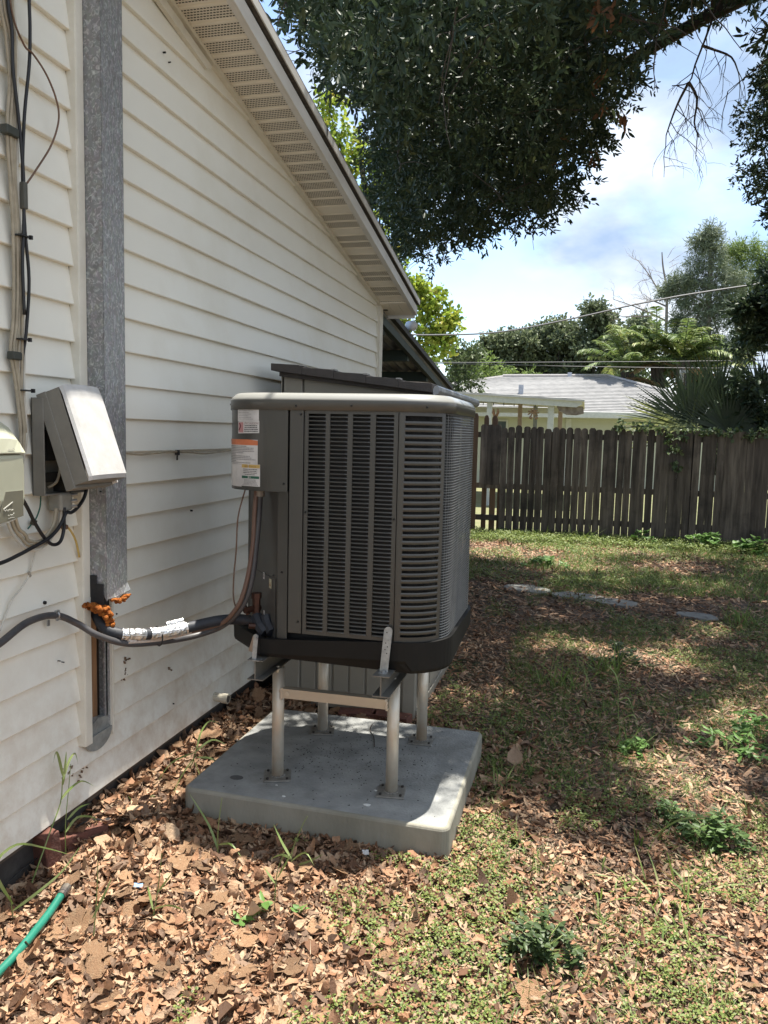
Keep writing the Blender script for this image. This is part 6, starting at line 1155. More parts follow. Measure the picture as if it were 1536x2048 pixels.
tree('oak_tree', 'olive green tree low behind the left end of the pale patio cover', (-1.9, 23, 0), [(-1.9, 23, 0), (-1.9, 23, 1.5), (-2, 23, 2.6)],
     [(-1.95, 23, 3.5, .45), (-1.7, 23, 3.0, .5), (-2.3, 23, 2.9, .5), (-1.55, 23, 3.9, .35), (-2.1, 23, 4.0, .4)], 60, (.11, .05), leaf_mid, 22, r0=.12, spread=.15)
tree('shrub_tree', 'light green feathery bush behind the ridge of the pale green house', (-3.1, 34, 0), [(-3.0, 34, 0), (-3.0, 34, 2), (-2.9, 34, 3)],
     [(-3.4, 34, 4.2, .7), (-2.7, 34, 4.5, .7), (-1.9, 34, 4.1, .6), (-3.0, 34, 3.6, .8), (-1.3, 34, 3.8, .6), (-2.1, 34, 3.5, .8), (-.6, 34, 3.9, .5)], 55, (.16, .05), leaf_lime, 23, r0=.12, spread=.24)
def heap(x0, x1, y, top, z0, r, seed, n):
    g_ = random.Random(seed); out = []
    for i in range(n):
        x = g_.uniform(x0, x1); zt = top(x); z = z0 + (zt - z0) * g_.random() ** .7; out.append((x, y + g_.uniform(-1, 1), min(z, zt - r * .5), r * g_.uniform(.6, 1.05)))
    return out
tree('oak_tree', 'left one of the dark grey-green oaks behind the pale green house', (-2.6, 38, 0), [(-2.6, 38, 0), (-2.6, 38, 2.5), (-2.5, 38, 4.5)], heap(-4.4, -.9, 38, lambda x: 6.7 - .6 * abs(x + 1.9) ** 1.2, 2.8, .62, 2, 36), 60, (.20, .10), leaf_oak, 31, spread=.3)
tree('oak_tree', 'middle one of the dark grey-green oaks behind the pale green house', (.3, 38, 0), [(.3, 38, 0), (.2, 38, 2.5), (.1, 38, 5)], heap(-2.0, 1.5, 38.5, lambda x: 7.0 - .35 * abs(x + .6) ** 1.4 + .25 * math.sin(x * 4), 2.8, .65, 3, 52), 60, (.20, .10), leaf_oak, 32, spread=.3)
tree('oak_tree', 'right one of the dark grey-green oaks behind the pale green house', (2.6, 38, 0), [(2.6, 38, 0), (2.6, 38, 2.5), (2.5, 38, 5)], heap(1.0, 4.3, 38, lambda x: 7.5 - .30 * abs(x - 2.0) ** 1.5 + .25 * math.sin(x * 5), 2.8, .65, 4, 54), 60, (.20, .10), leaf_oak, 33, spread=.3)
# pine group
tree('pine_tree', 'tall airy grey-green pine rising above the palms at right', (5.75, 30, 0), [(5.75, 30, 0), (5.75, 30, 4.2), (5.68, 30, 6.3), (5.6, 30, 8.6)],
     [(5.6, 30, 8.75, .33), (5.3, 30, 8.35, .38), (5.75, 30, 8.2, .45), (5.25, 30, 7.7, .42), (5.9, 30, 7.5, .5), (5.0, 30, 7.15, .36), (4.55, 30, 7.05, .32), (4.25, 30, 6.75, .24), (4.9, 30, 6.4, .3), (6.1, 30, 6.8, .45), (5.5, 30, 6.9, .4), (4.75, 30, 5.75, .3), (5.15, 30, 5.3, .4), (6.2, 30, 5.9, .5), (5.2, 30, 4.6, .5), (6.0, 30, 5.0, .6), (6.5, 30.4, 4.4, .6), (5.45, 30, 8.5, .3), (4.9, 30, 6.9, .35), (5.4, 30, 6.2, .45), (5.9, 30, 6.2, .5), (5.6, 30, 5.6, .5), (6.5, 30, 7.1, .45), (6.4, 30, 6.3, .5), (4.6, 30, 5.2, .35)], 85, (.17, .022), leaf_pine, 41, spread=.22, bm=bark_l, r0=.15, tw=10)
tree('pine_tree', 'lime green pine top at the right edge behind the tall grey-green pine', (7.0, 31, 0), [(7.0, 31, 0), (7.0, 31, 4), (6.9, 31, 7)],
     [(6.4, 31, 8.2, .42), (6.9, 31, 8.3, .48), (7.5, 31, 8.1, .5), (8.0, 31, 7.8, .5), (6.6, 31, 7.6, .5), (7.3, 31, 7.4, .6), (6.9, 31, 6.8, .6), (7.7, 31, 6.6, .7), (7.2, 31, 5.8, .7), (8.3, 31, 7.0, .6), (7.8, 31, 5.6, .7), (7.0, 31, 4.8, .7)], 80, (.19, .024), leaf_lime, 42, spread=.24, bm=bark_l, r0=.15, tw=10)
dead = thing('dead_tree', 'bare dead tree with pale branches against the sky', 'tree', (4.45, 32, 0))
m = MB(); rg = random.Random(9)
limb(m, [(4.5, 32, 0), (4.5, 32, 4.5), (4.47, 32, 6.3), (4.42, 32, 7.2), (4.25, 32, 8.0), (4.18, 32, 8.55)], .085, .02, 6)
for pts in ([(4.47, 32, 6.7), (4.1, 32, 7.2), (3.75, 32, 7.75), (3.35, 32, 8.25)], [(4.48, 32, 6.0), (3.9, 32, 6.3), (3.2, 32, 6.6), (2.5, 32, 6.85)], [(4.45, 32, 6.55), (4.0, 32, 6.75), (3.8, 32, 6.80)], [(4.1, 32, 6.22), (3.5, 32, 6.18), (2.8, 32, 6.2)]):
    limb(m, pts, .04, .012, 5); P_ = spline(pts, 4)
    for k in range(9): twigs(m, P_[rg.randrange(4, len(P_))], (-.7 + rg.gauss(0, .5), rg.gauss(0, .3), .5 + rg.gauss(0, .4)), rg.uniform(.35, .7), .009, 2, rg, 0, 2)
for k in range(7): twigs(m, (4.3 + rg.gauss(0, .06), 32, 7.2 + k * .19), (rg.gauss(0, .7), 0, .6), .5, .009, 1, rg, 0, 2)
m.build('trunk', bark_l, dead)
# -------- palms
def blades(P, D, L, W, U=None, rng=RNG, droop=.18, nseg=4, fold=.25):
    """narrow tapering strips, several segments each, drooping with length"""
    n = len(P); D = unit(D); L = np.broadcast_to(np.asarray(L, float).reshape(-1, 1), (n, 1)); W = np.broadcast_to(np.asarray(W, float).reshape(-1, 1), (n, 1))
    side = unit(np.cross(D, np.array([0, 0, 1.]) + .3 * rng.normal(size=(n, 3))) if U is None else np.cross(D, U)); dr = np.broadcast_to(np.asarray(droop, float).reshape(-1, 1), (n, 1))
    vs = []
    for k in range(nseg + 1):
        t = k / nseg; c = P + D * L * t - np.array([0, 0, 1.]) * dr * L * t * t; w = W * (1 - t ** 1.6) * (.35 + .65 * min(1, t * 4)) * .5
        vs += [c - side * w, c + side * w]
    V = np.stack(vs, 1).reshape(-1, 3); base = np.arange(n)[:, None] * (2 * (nseg + 1))
    F = np.concatenate([base + np.array([[2 * k, 2 * k + 1, 2 * k + 3, 2 * k + 2]]) for k in range(nseg)], 1).reshape(-1, 4)
    return V, F
def merge(parts):
    Vs, Fs, Rs = [], [], []; o_ = 0
    for V, F, r in parts: Vs.append(V); Fs.append(F + o_); Rs.append(np.broadcast_to(r, (len(F),)) if np.ndim(r) == 0 else r); o_ += len(V)
    return np.concatenate(Vs), np.concatenate(Fs), np.concatenate(Rs)
def fan(c, axis, up, R_, n=34, span=150, w=.045, rng=RNG, droop=.12, shade=.4):
    axis = np.array(Vector(axis).normalized()); up = np.array(Vector(up).normalized()); sd = np.cross(axis, up); sd /= np.linalg.norm(sd); up = np.cross(sd, axis)
    a = np.radians(np.linspace(-span / 2, span / 2, n) + rng.normal(0, 1.2, n))[:, None]
    D = up * np.cos(a) + sd * np.sin(a) + axis * (.15 + .12 * rng.random((n, 1))); P = np.repeat(np.array([c], float), n, 0)
    V, F = blades(P, D, R_ * rng.uniform(.85, 1.05, n), w, U=np.repeat(axis[None], n, 0), rng=rng, droop=droop, nseg=5)
    return V, F, np.clip(rng.normal(shade, .12, len(F)), 0, 1)
palm_dark = M('palm_dark', (0, 0, 0), attr=[(.022, .042, .02), (.045, .07, .03), (.09, .12, .045), (.28, .30, .08)], rough=.45, transl=.25)
def fanpalm(label, base, fr, stem, seed):
    t = thing('fan_palm', label, 'palm', base); rg_ = np.random.default_rng(seed)
    m = MB(); limb(m, [base, (base[0], base[1], stem[2] * .6), stem], .09, .06, 8)
    for f in fr: limb(m, [stem, tuple(Vector(stem).lerp(Vector(f[0]), .6) + Vector((0, 0, .06))), f[0]], .016, .009, 5)
    m.build('trunk', bark, t)
    for f in fr:
        V, F, r = fan(*f[:3], R_=f[3], span=f[4], n=f[5], rng=rg_, droop=f[6], shade=f[7], w=f[8] if len(f) > 8 else .042)
        o = bpy.data.objects.new('frond', np_mesh('frond', V, F, palm_dark, r)); link(o, t)
    return t
fanpalm('dark fan palm with spiky fronds just behind the fence, the left one of two', (3.38, 13.25, 0), [
    ((3.30, 13.2, 1.72), (0, -1, .15), (-.75, 0, .65), 1.15, 130, 34, .06, .30), ((3.36, 13.3, 1.80), (.1, -1, .1), (-.35, 0, .95), 1.05, 110, 28, .03, .22), ((3.25, 13.1, 1.70), (0, -.9, .5), (-1, 0, .12), 1.15, 60, 22, .10, .85),
    ((3.4, 13.1, 1.70), (.2, -1, .5), (-.8, -.1, .35), .62, 120, 24, .45, .6, .03), ((3.45, 13.3, 1.75), (.2, -1, .1), (.8, 0, .5), .6, 110, 22, .2, .35)], (3.37, 13.25, 1.6), 51)
fanpalm('dark fan palm with spiky fronds just behind the fence, the right one of two', (3.88, 13.3, 0), [
    ((3.85, 13.2, 1.66), (0, -1, .1), (-.1, 0, 1), .95, 190, 40, .05, .15), ((3.95, 13.3, 1.72), (.2, -1, .2), (.5, 0, .8), .95, 130, 28, .08, .25), ((3.72, 13.4, 2.15), (-.1, -1, .2), (-.15, 0, 1), .95, 85, 20, .0, .3), ((3.65, 13.4, 2.05), (-.1, -1, .2), (-.75, 0, .6), .8, 90, 22, .04, .45),
    ((3.86, 13.0, 1.60), (0, -1, .3), (-.2, 0, -1), .48, 90, 14, .1, .7, .025), ((4.3, 13.4, 2.25), (.1, -1, .2), (.2, 0, 1), .7, 110, 24, .05, .3)], (3.86, 13.3, 1.5), 52)
def pinnate(base, d, L, n=46, ll=.42, rise=.5, rng=RNG, shade=.6):
    d = np.array(Vector(d).normalized()); t = np.linspace(.12, 1, n)[:, None]
    P = np.array(base) + d * L * t + np.array([0, 0, 1]) * (rise * L * t - 1.15 * rise * L * t ** 2.3)
    T = unit(np.gradient(P, axis=0)); s_ = unit(np.cross(T, [0, 0, 1.])); out = []
    for sg_ in (-1, 1):
        D = unit(s_ * sg_ * .9 + T * .55 + np.array([0, 0, .15]) + rng.normal(0, .08, (n, 3)))
        V, F = blades(P, D, ll * (1 - .5 * np.abs(t[:, 0] - .45)), .065, rng=rng, droop=.5, nseg=3); out.append((V, F, np.clip(rng.normal(shade, .15, len(F)), 0, 1)))
    V, F = blades(P[:1], T[:1], .01, .01, nseg=3); return merge(out), P
leaf_palm = M('leaf_palm', (0, 0, 0), attr=[(.05, .09, .03), (.10, .16, .045), (.20, .26, .07), (.30, .28, .10)], rough=.5, transl=.35)
def palm(label, x, y, z, nf, L, seed, dry=.2):
    t = thing('palm_tree', label, 'palm', (x, y, 0)); rg_ = np.random.default_rng(seed); m = MB()
    for k in range(3): limb(m, [(x + .2 * k, y, 0), (x + .15 * k, y, z * .6), (x + (k - 1) * .15, y, z)], .10, .07, 7)
    m.build('trunk', bark, t)
    for k in range(nf):
        a = 2 * math.pi * k / nf + rg_.uniform(-.2, .2); up_ = rg_.uniform(.0, .9)
        (V, F, r), P = pinnate((x, y, z), (math.cos(a), .5 * math.sin(a), up_), L * rg_.uniform(.75, 1.1), rise=rg_.uniform(.25, .6), rng=rg_, shade=rg_.uniform(.35, .8))
        o = bpy.data.objects.new('frond', np_mesh('frond', V, F, leaf_palm, r)); link(o, t)
        MB().tube([tuple(p) for p in P[::5]], .014, 4).build('rachis', leaf_palm, o)
    for k in range(max(2, int(nf * dry * 1.5))):
        a = rg_.uniform(0, 6.28); (V, F, r), P = pinnate((x, y, z - .15), (math.cos(a), .4 * math.sin(a), -.2), L * .6, rise=.15, rng=rg_, ll=.25, shade=.5)
        o = bpy.data.objects.new('dry_frond', np_mesh('dry_frond', V, F, leaf_dry, r)); link(o, t)
palm('feathery palm with arching fronds, leftmost of the palm clump behind the roof', 3.0, 28.4, 3.8, 14, 1.7, 61)
palm('tallest feathery palm in the middle of the palm clump behind the roof', 3.95, 28.8, 4.35, 15, 1.9, 62)
palm('feathery palm at the right of the palm clump, with yellow sunlit fronds', 4.75, 28.2, 4.1, 15, 1.8, 63)
palm('low palm with drooping dry fronds directly behind the house roof', 3.7, 27.2 + 6, 3.2, 10, 1.2, 64, .6)
palm('small palm farthest right of the palm clump', 5.5, 28.6, 3.8, 12, 1.7, 65)
tree('hedge_tree', 'dense green shrubbery behind the palm clump', (4.5, 31, 0), [(4.5, 31.5, 0), (4.5, 31.5, 1.5), (4.6, 31.5, 3)], heap(2.6, 8.2, 31.5, lambda x: 4.4 + .25 * (x - 3), 1.5, .7, 7, 26), 55, (.16, .07), leaf_mid, 43, spread=.28, r0=.1)
# dark evergreen shrub behind the fence at right
sh = heap(3.95, 6.2, 13.9, lambda x: 2.2 + 2.2 * min(1, (x - 3.9) / .8), 1.0, .36, 9, 58) + [(4.45, 13.7, 4.1, .3), (4.2, 13.7, 3.7, .22), (4.7, 13.7, 4.35, .3), (4.0, 13.6, 3.55, .16), (4.25, 13.6, 3.2, .2)]
tree('laurel_tree', 'dark glossy tree standing behind the right end of the fence', (4.9, 14, 0), [(4.9, 14, 0), (4.9, 14, 1.5), (4.8, 14, 3)], sh, 60, (.10, .04), leaf_dark, 44, spread=.12, r0=.09, tw=8)
# vine on the fence
vn = thing('vine', 'leafy vine spilling over the top of the fence below the fan palm', 'vine', (2.9, 12.2, 1.6))
m = MB(); m.tube(spline([(2.35, 12.23, 1.70), (2.65, 12.2, 1.72), (2.84, 12.2, 1.66), (2.95, 12.2, 1.40), (2.97, 12.2, 1.05)], 4), .006, 5); m.build('stem', bark, vn)
foliage('foliage', [(2.2, 12.2, 1.72), (2.42, 12.2, 1.72), (2.6, 12.2, 1.70), (2.8, 12.2, 1.68), (2.9, 12.18, 1.55), (2.96, 12.18, 1.35), (2.98, 12.18, 1.15), (3.1, 12.2, 1.60), (3.3, 12.2, 1.62), (3.5, 12.2, 1.64), (3.75, 12.2, 1.66), (4.0, 12.2, 1.6), (4.2, 12.2, 1.66)], .10, 10, .06, .045, leaf_mid, vn, seed=4, twig=4, spread=.05)

# ================================================================== GROUND LITTER
NOFF = np.random.default_rng(99)
def in_box(P, x0, x1, y0, y1): return (P[:, 0] > x0) & (P[:, 0] < x1) & (P[:, 1] > y0) & (P[:, 1] < y1)
def pile(x, y):
    h = np.zeros_like(x)
    a = np.clip(1 - np.abs(x - .12) / .22, 0, 1) * ((y > 2.45) & (y < 3.95)); h += .055 * a
    h += .055 * np.clip(1 - x / .13, 0, 1) * ((y > 2.3) & (y < 3.95))
    h += .04 * np.clip(1 - np.abs(y - 3.75) / .2, 0, 1) * ((x > .1) & (x < .9))
    h += .02 * np.exp(-((x - .2) ** 2 + (y - 2.3) ** 2) / .08)
    return h
def vnoise(x, y, s, seed=0):
    return np.array([mnoise.noise(Vector((a * s, b * s, seed * 7.3))) for a, b in zip(x, y)])
LITTER = np.array([(0, 0), (.14, .36), (.80, .40), (1, 0), (.84, -.36), (.18, -.40)])
def litter(n, x0, x1, y0, y1, L, W, seed, ymax_pow=1.0, near=False):
    rng = np.random.default_rng(seed); P = np.stack([rng.uniform(x0, x1, n), y0 + (y1 - y0) * rng.random(n) ** ymax_pow, np.zeros(n)], 1)
    keep = ~in_box(P, .30, 1.28, 2.67, 3.58) & ~in_box(P, .12, .9, 3.98, 5.32) & ~(P[:, 0] < -.03)
    vis = (P[:, 0] < 1.9 + P[:, 1] * .30) | (rng.random(n) < .6)
    P = P[keep & vis]; P = P[np.array([rng.random() < .97 for _ in range(len(P))])]; n = len(P)
    P[:, 2] = .002 + pile(P[:, 0], P[:, 1]) * rng.random(n) ** .4 + np.abs(rng.normal(0, .006, n)) + .005
    D = rng.normal(size=(n, 3)); D[:, 2] *= .16 if not near else .30
    Ls = L * rng.lognormal(0, .26, n)
    if near:
        V, F = curled(P, D, Ls, W * Ls / L * rng.uniform(.7, 1.3, n), UPR(rng), rng.normal(0, .75, n), rng.normal(0, .7, n)); return V, F, np.repeat(rng.random(n), 6)
    V, F = leaves(P, D, Ls, W * Ls / L * rng.uniform(.7, 1.3, n), fold=.35, curl=rng.normal(0, .22, n), rng=UPR(rng), prof=LITTER)
    r = np.repeat(rng.random(n), 2); return V, F, r
class UPR:
    def random(s, *a): return s.r.random(*a)   # leaf side vectors kept close to horizontal so litter lies flat
    def __init__(s, r): s.r = r
    def normal(s, *a, **k):
        if a: return s.r.normal(*a)
        v = s.r.normal(size=k['size']); v[:, :2] *= .38; v[:, 2] = np.sign(v[:, 2]) * (1 + np.abs(v[:, 2])); return v
dry = M('dry_leaf', (0, 0, 0), attr=[(.055, .03, .018), (.15, .075, .040), (.28, .145, .078), (.37, .215, .125), (.44, .31, .20), (.25, .165, .11), (.10, .062, .042)], rough=.75, transl=.12, bump=.5, bscale=120, spec=.35)
V, F, r = merge([litter(22000, -.03, 1.3, 1.3, 3.3, .030, .0125, 1, near=True), litter(15000, 1.2, 3.1, 1.3, 3.3, .030, .0115, 31, near=True), litter(11000, -.03, 1.25, 1.2, 3.0, .040, .020, 5, near=True), litter(1600, -.03, 1.6, 1.2, 4.0, .055, .030, 6, near=True), litter(14000, -.03, 3.1, 1.3, 3.3, .020, .010, 9), litter(30000, -.03, 3.9, 3.25, 6.2, .034, .0125, 2), litter(30000, .0, 5.2, 6.2, 12.15, .046, .019, 3), litter(7000, -.05, .34, 2.2, 4.0, .042, .022, 4, near=True), litter(9000, -.03, 3.2, -1.5, 1.0, .05, .025, 7), litter(12000, 3.0, 6.0, -1.0, 7.0, .045, .02, 41)])
o = bpy.data.objects.new('leaf_litter', np_mesh('leaf_litter', V, F, dry, r)); link(o); tag(o, 'layer of small brown fallen leaves covering the yard', 'leaf litter', kind='stuff')
# twiggy bits
rng = np.random.default_rng(17); n = 15000
P = np.stack([rng.uniform(0, 3.6, n), rng.uniform(1.2, 7, n), np.full(n, .012)], 1); P = P[~in_box(P, .25, 1.33, 2.62, 3.62) & ~in_box(P, .1, .95, 3.9, 5.4)]; n = len(P)
P[:, 2] += pile(P[:, 0], P[:, 1]); D = rng.normal(size=(n, 3)); D[:, 2] *= .2
V, F = blades(P, D, rng.uniform(.02, .085, n), .0026, rng=rng, droop=.05, nseg=2)
o = bpy.data.objects.new('twig_litter', np_mesh('twig_litter', V, F, M('twig_pale', (0, 0, 0), attr=[(.10, .065, .045), (.30, .21, .13), (.52, .43, .31)], rough=.8), rng.random(len(F)))); link(o); tag(o, 'thin broken twigs lying among the fallen leaves', 'twigs', kind='stuff')
# ---- large lobed dry leaves, one object each
def big_leaf(seed, five=True):
    r_ = random.Random(seed); k = [(-.88, .50), (-.66, .46), (-.52, .82), (-.26, .72), (0, 1.08), (.26, .72), (.52, .82), (.66, .46), (.88, .50), (.74, .14), (.56, -.16), (.25, -.20), (0, -.02), (-.25, -.20), (-.56, -.16), (-.74, .14)]
    k = [(x * r_.uniform(.85, 1.1), y * r_.uniform(.88, 1.08)) for x, y in k]
    c1 = r_.uniform(-.5, .5); c2 = r_.uniform(-.45, .45); f_ = r_.uniform(.10, .3); ph = r_.uniform(0, 6)
    def z(x, y): return .28 * c1 * x * x + .28 * c2 * (y - .4) ** 2 + f_ * .25 * abs(math.sin(3.2 * math.atan2(y + .05, x) + 0)) * math.hypot(x, y) + .06 * math.sin(5 * x + ph) * math.cos(4 * y)
    rings = [(.0), .38, .72, 1.0]; C = (0, .12); vs = [(C[0], C[1], z(*C))]; n = len(k)
    for q in rings[1:]:
        for x, y in k: X_ = C[0] + (x - C[0]) * q; Y_ = C[1] + (y - C[1]) * q; vs.append((X_, Y_, z(X_, Y_) + (.08 * c1 * r_.uniform(0, 1) if q == 1 else 0)))
    fs = [(0, 1 + i, 1 + (i + 1) % n) for i in range(n)]
    for q in range(2): fs += [(1 + q * n + i, 1 + (q + 1) * n + i, 1 + (q + 1) * n + (i + 1) % n, 1 + q * n + (i + 1) % n) for i in range(n)]
    m = MB(); m.add(vs, fs)
    m.tube([(0, .0, z(0, 0)), (.02, -.3, z(0, -.2) - .02), (.05, -.55, .0)], .018, 4)
    me = m.mesh('dry_leaf', big_m, smooth=True); return me
big_m = M('big_dry_leaf', (.38, .23, .125), (.22, .12, .065), rough=.7, transl=.15, scale=30, bump=.9, bscale=22, orand=.3, coords='obj', c3=(.36, .25, .15), s3=4, p3=(.5, .75))
BL = [big_leaf(s) for s in range(9)]
rr = random.Random(44); cnt = 0
spots = [(.56, 1.98, .085), (.63, 2.42, .08), (.86, 2.45, .07), (1.02, 2.10, .09), (.30, 1.72, .10), (.25, 1.86, .075), (.33, 2.62, .085), (.47, 2.47, .08), (.42, 2.30, .065), (.24, 2.62, .09), (.16, 2.82, .085), (.20, 3.05, .08), (.09, 3.2, .08), (1.02, 2.32, .06), (.72, 2.28, .06), (.58, 2.56, .075), (.37, 2.76, .07), (.13, 2.45, .06), (.24, 2.95, .085), (.80, 2.0, .06), (.62, 2.12, .06), (.95, 2.58, .06), (.40, 2.02, .055), (1.15, 2.2, .05)]
while cnt < 210:
    if cnt < len(spots): x, y, s = spots[cnt]
    else:
        q = rr.random()
        if q < .38: x, y = rr.uniform(.0, .30), rr.uniform(2.3, 4.0)
        elif q < .50: x, y = rr.uniform(.1, .9), rr.uniform(3.64, 3.92)
        elif q < .86: x, y = rr.gauss(.75, .45), rr.uniform(1.5, 2.62)
        elif q < .93: x, y = rr.uniform(1.3, 3.2), rr.uniform(1.8, 5.5)
        else: x, y = rr.uniform(.0, .9), rr.uniform(1.5, 2.5)
        s = rr.uniform(.03, .062)
        if x < .0 or (.24 < x < 1.33 and 2.6 < y < 3.62) or (y > 3.93 and x < .93): continue
    z = .018 + float(pile(np.array([x]), np.array([y]))[0]) * rr.uniform(.7, 1.2) + rr.uniform(0, .012)
    t = (.12 if cnt < 20 else .2) if x > .35 else .38
    o = inst('dry_leaf', BL[rr.randrange(9)], (x, y, z), (rr.gauss(0, t), rr.gauss(0, t), rr.uniform(0, 6.28)), (s, s, s), GROUND)
    cnt += 1

# ================================================================== GREEN GROUND PLANTS
cover_m = M('clover_green', (0, 0, 0), attr=[(.08, .12, .03), (.15, .20, .045), (.27, .31, .08)], rough=.55, transl=.35)
rng = np.random.default_rng(71)
def patches(n, x0, x1, y0, y1, thr, s, seed):
    X = rng.uniform(x0, x1, n); Y = rng.uniform(y0, y1, n); v = vnoise(X, Y, s, seed); k = v > thr; return X[k], Y[k]
def cover(cl, per, r_, L, W, z):
    X, Y = cl; n = len(X); a = rng.uniform(0, 6.28, (n, per)); d = rng.random((n, per)) ** .5 * r_
    P = np.stack([np.repeat(X[:, None], per, 1) + d * np.cos(a), np.repeat(Y[:, None], per, 1) + d * np.sin(a), rng.uniform(.01, z, (n, per))], 2).reshape(-1, 3)
    P = P[~in_box(P, .25, 1.32, 2.60, 3.62) & ~in_box(P, .0, .95, 3.9, 5.4) & (P[:, 0] > .0)]; m_ = len(P)
    D = rng.normal(size=(m_, 3)); D[:, 2] = D[:, 2] * .3 + .2
    V, F = leaves(P, D, L * rng.uniform(.7, 1.4, m_), W * rng.uniform(.8, 1.2, m_), fold=.2, rng=UPR(rng)); return V, F, np.clip(rng.normal(.5, .25, len(F)), 0, 1)
cA = patches(9000, .75, 3.1, 1.1, 3.3, .02, 2.6, 1); cB = patches(9000, .95, 4.2, 3.2, 8.0, .0, 1.5, 2); cC = patches(7000, -.2, 5, 8, 12.2, .05, 1.0, 3)
V, F, r = merge([cover(cA, 7, .022, .0085, .0075, .04), cover(cB, 6, .035, .013, .010, .05), cover(cC, 5, .05, .022, .015, .06), cover((rng.uniform(.1, 4.4, 900), rng.uniform(11.2, 12.2, 900)), 12, .06, .03, .02, .10)])
o = bpy.data.objects.new('ground_cover', np_mesh('ground_cover', V, F, cover_m, r)); link(o); tag(o, 'tiny bright green weeds carpeting patches between the fallen leaves', 'ground cover', kind='stuff')
grass_m = M('grass_blade', (0, 0, 0), attr=[(.06, .11, .025), (.11, .18, .035), (.19, .26, .06), (.30, .28, .12)], rough=.55, transl=.35)
def grass(X, Y, per, r_, L, W, lean=.5):
    n = len(X); P = np.stack([np.repeat(X, per) + rng.normal(0, r_, n * per), np.repeat(Y, per) + rng.normal(0, r_, n * per), np.full(n * per, .0)], 1)
    P = P[~in_box(P, .25, 1.32, 2.60, 3.62) & ~in_box(P, -.5, .95, 3.9, 5.4)]; m_ = len(P); D = rng.normal(size=(m_, 3)) * lean; D[:, 2] = 1
    V, F = blades(P, D, L * rng.uniform(.4, 1.3, m_), W, rng=rng, droop=rng.uniform(.1, .7, m_), nseg=3); return V, F, np.clip(rng.normal(.45, .25, len(F)), 0, 1)
gA = patches(9000, 1.3, 4.5, 3.3, 8.5, -.02, 1.1, 8); gB = patches(5500, 0, 5.2, 8, 12.2, -.1, .9, 9); gC = patches(2600, 1.2, 3.2, 1.2, 3.5, .05, 1.8, 10)
V, F, r = merge([grass(*gA, 7, .035, .085, .0038, .8), grass(*gB, 7, .05, .13, .007, .7), grass(*gC, 5, .03, .09, .0038, .9)])
o = bpy.data.objects.new('grass', np_mesh('grass', V, F, grass_m, r)); link(o); tag(o, 'thin scattered grass growing through the leaf litter', 'grass', kind='stuff')
# grass tufts and stems that can be singled out
def tuft(x, y, label, n=26, L=.22, W=.006, lean=.5, seed=1, name='grass_tuft', r0=.03):
    global rng; rng = np.random.default_rng(seed); X = np.array([x]); Y = np.array([y]); P = np.stack([x + rng.normal(0, r0, n), y + rng.normal(0, r0, n), np.zeros(n)], 1)
    D = rng.normal(size=(n, 3)) * lean; D[:, 2] = 1; V, F = blades(P, D, L * rng.uniform(.5, 1.15, n), W, rng=rng, droop=rng.uniform(.1, .8, n), nseg=4)
    o = bpy.data.objects.new(name, np_mesh(name, V, F, grass_m, np.clip(rng.normal(.6, .2, len(F)), 0, 1))); link(o); tag(o, label, 'grass tuft', 'grass tufts in the yard')
tuft(1.62, 4.80, 'shaded grass tuft standing right of the far edge of the concrete pad', 60, .30, .007, .45, 2, r0=.09)
tuft(1.93, 5.15, 'dense dark grass tuft in the middle of the shaded yard', 80, .32, .007, .5, 3, r0=.07)
tuft(1.93, 2.60, 'bright grass tuft in the sun at lower right, the left one', 34, .17, .008, .9, 4, r0=.06)
tuft(2.14, 2.66, 'bright grass tuft in the sun at lower right, the right one', 36, .19, .008, .9, 5, r0=.06)
tuft(2.05, 2.42, 'broad bladed grass tuft nearest the lower right corner', 34, .17, .008, .9, 6, r0=.06)
tuft(3.05, 6.9, 'upright grass tuft at the right beyond the stepping stones', 50, .30, .008, .35, 7, r0=.06)
tuft(1.72, 11.75, 'tall pale grass tuft against the fence', 26, .40, .012, .5, 8, r0=.12)
tuft(1.05, 11.85, 'short grass tuft against the left part of the fence', 22, .28, .012, .5, 9, r0=.1)
tuft(1.98, 2.93, 'single upright blades left of the leafy weed in the shade', 5, .17, .009, .15, 10, r0=.012)
tuft(1.42, 3.35, 'sparse grass tuft close to the right side of the concrete pad', 24, .18, .006, .5, 11, r0=.05)
tuft(1.95, 3.9, 'sunlit straggly grass tuft amid the patch right of the pad', 26, .24, .006, .6, 12, r0=.06)
# jointed grass stems
stem_m = M('stem_green', (.17, .25, .06), (.24, .28, .11), rough=.5, scale=20, transl=.2)
def stalk(base, pts, blades_, label, r=.0022):
    """pts: stem points relative to base ; blades_: list of polylines (first point on the stem)"""
    t = thing('grass_stalk', label, 'grass stalk', base, 'long grass stalks'); B = Vector(base); P_ = spline([B + Vector(p) for p in pts], 4)
    MB().tube(P_, [r * (1 - .5 * i / len(P_)) for i in range(len(P_))], 5).build('stem', stem_m, t)
    for bl_ in blades_:
        Q = spline([B + Vector(p) for p in bl_], 4); m = MB(); vs = []; n = len(Q)
        for i, q in enumerate(Q):
            d = (Q[min(i + 1, n - 1)] - Q[max(i - 1, 0)]).normalized(); s_ = d.cross(Vector((0.85, -.5, .1))).normalized(); s_ = d.cross(s_).normalized() if False else s_
            w = .0045 * math.sin(math.pi * min(1, .12 + .88 * (1 - (i / (n - 1)))) ** 1.0) if i < n - 1 else .0003
            w = .0048 * (1 - (i / (n - 1)) ** 2) * min(1, .3 + i / 3); vs += [q - s_ * w, q + s_ * w + Vector((.001, 0, 0))]
        m.add(vs, [(2 * i, 2 * i + 2, 2 * i + 3, 2 * i + 1) for i in range(n - 1)]); m.build('blade', grass_m if False else stem_m, t)
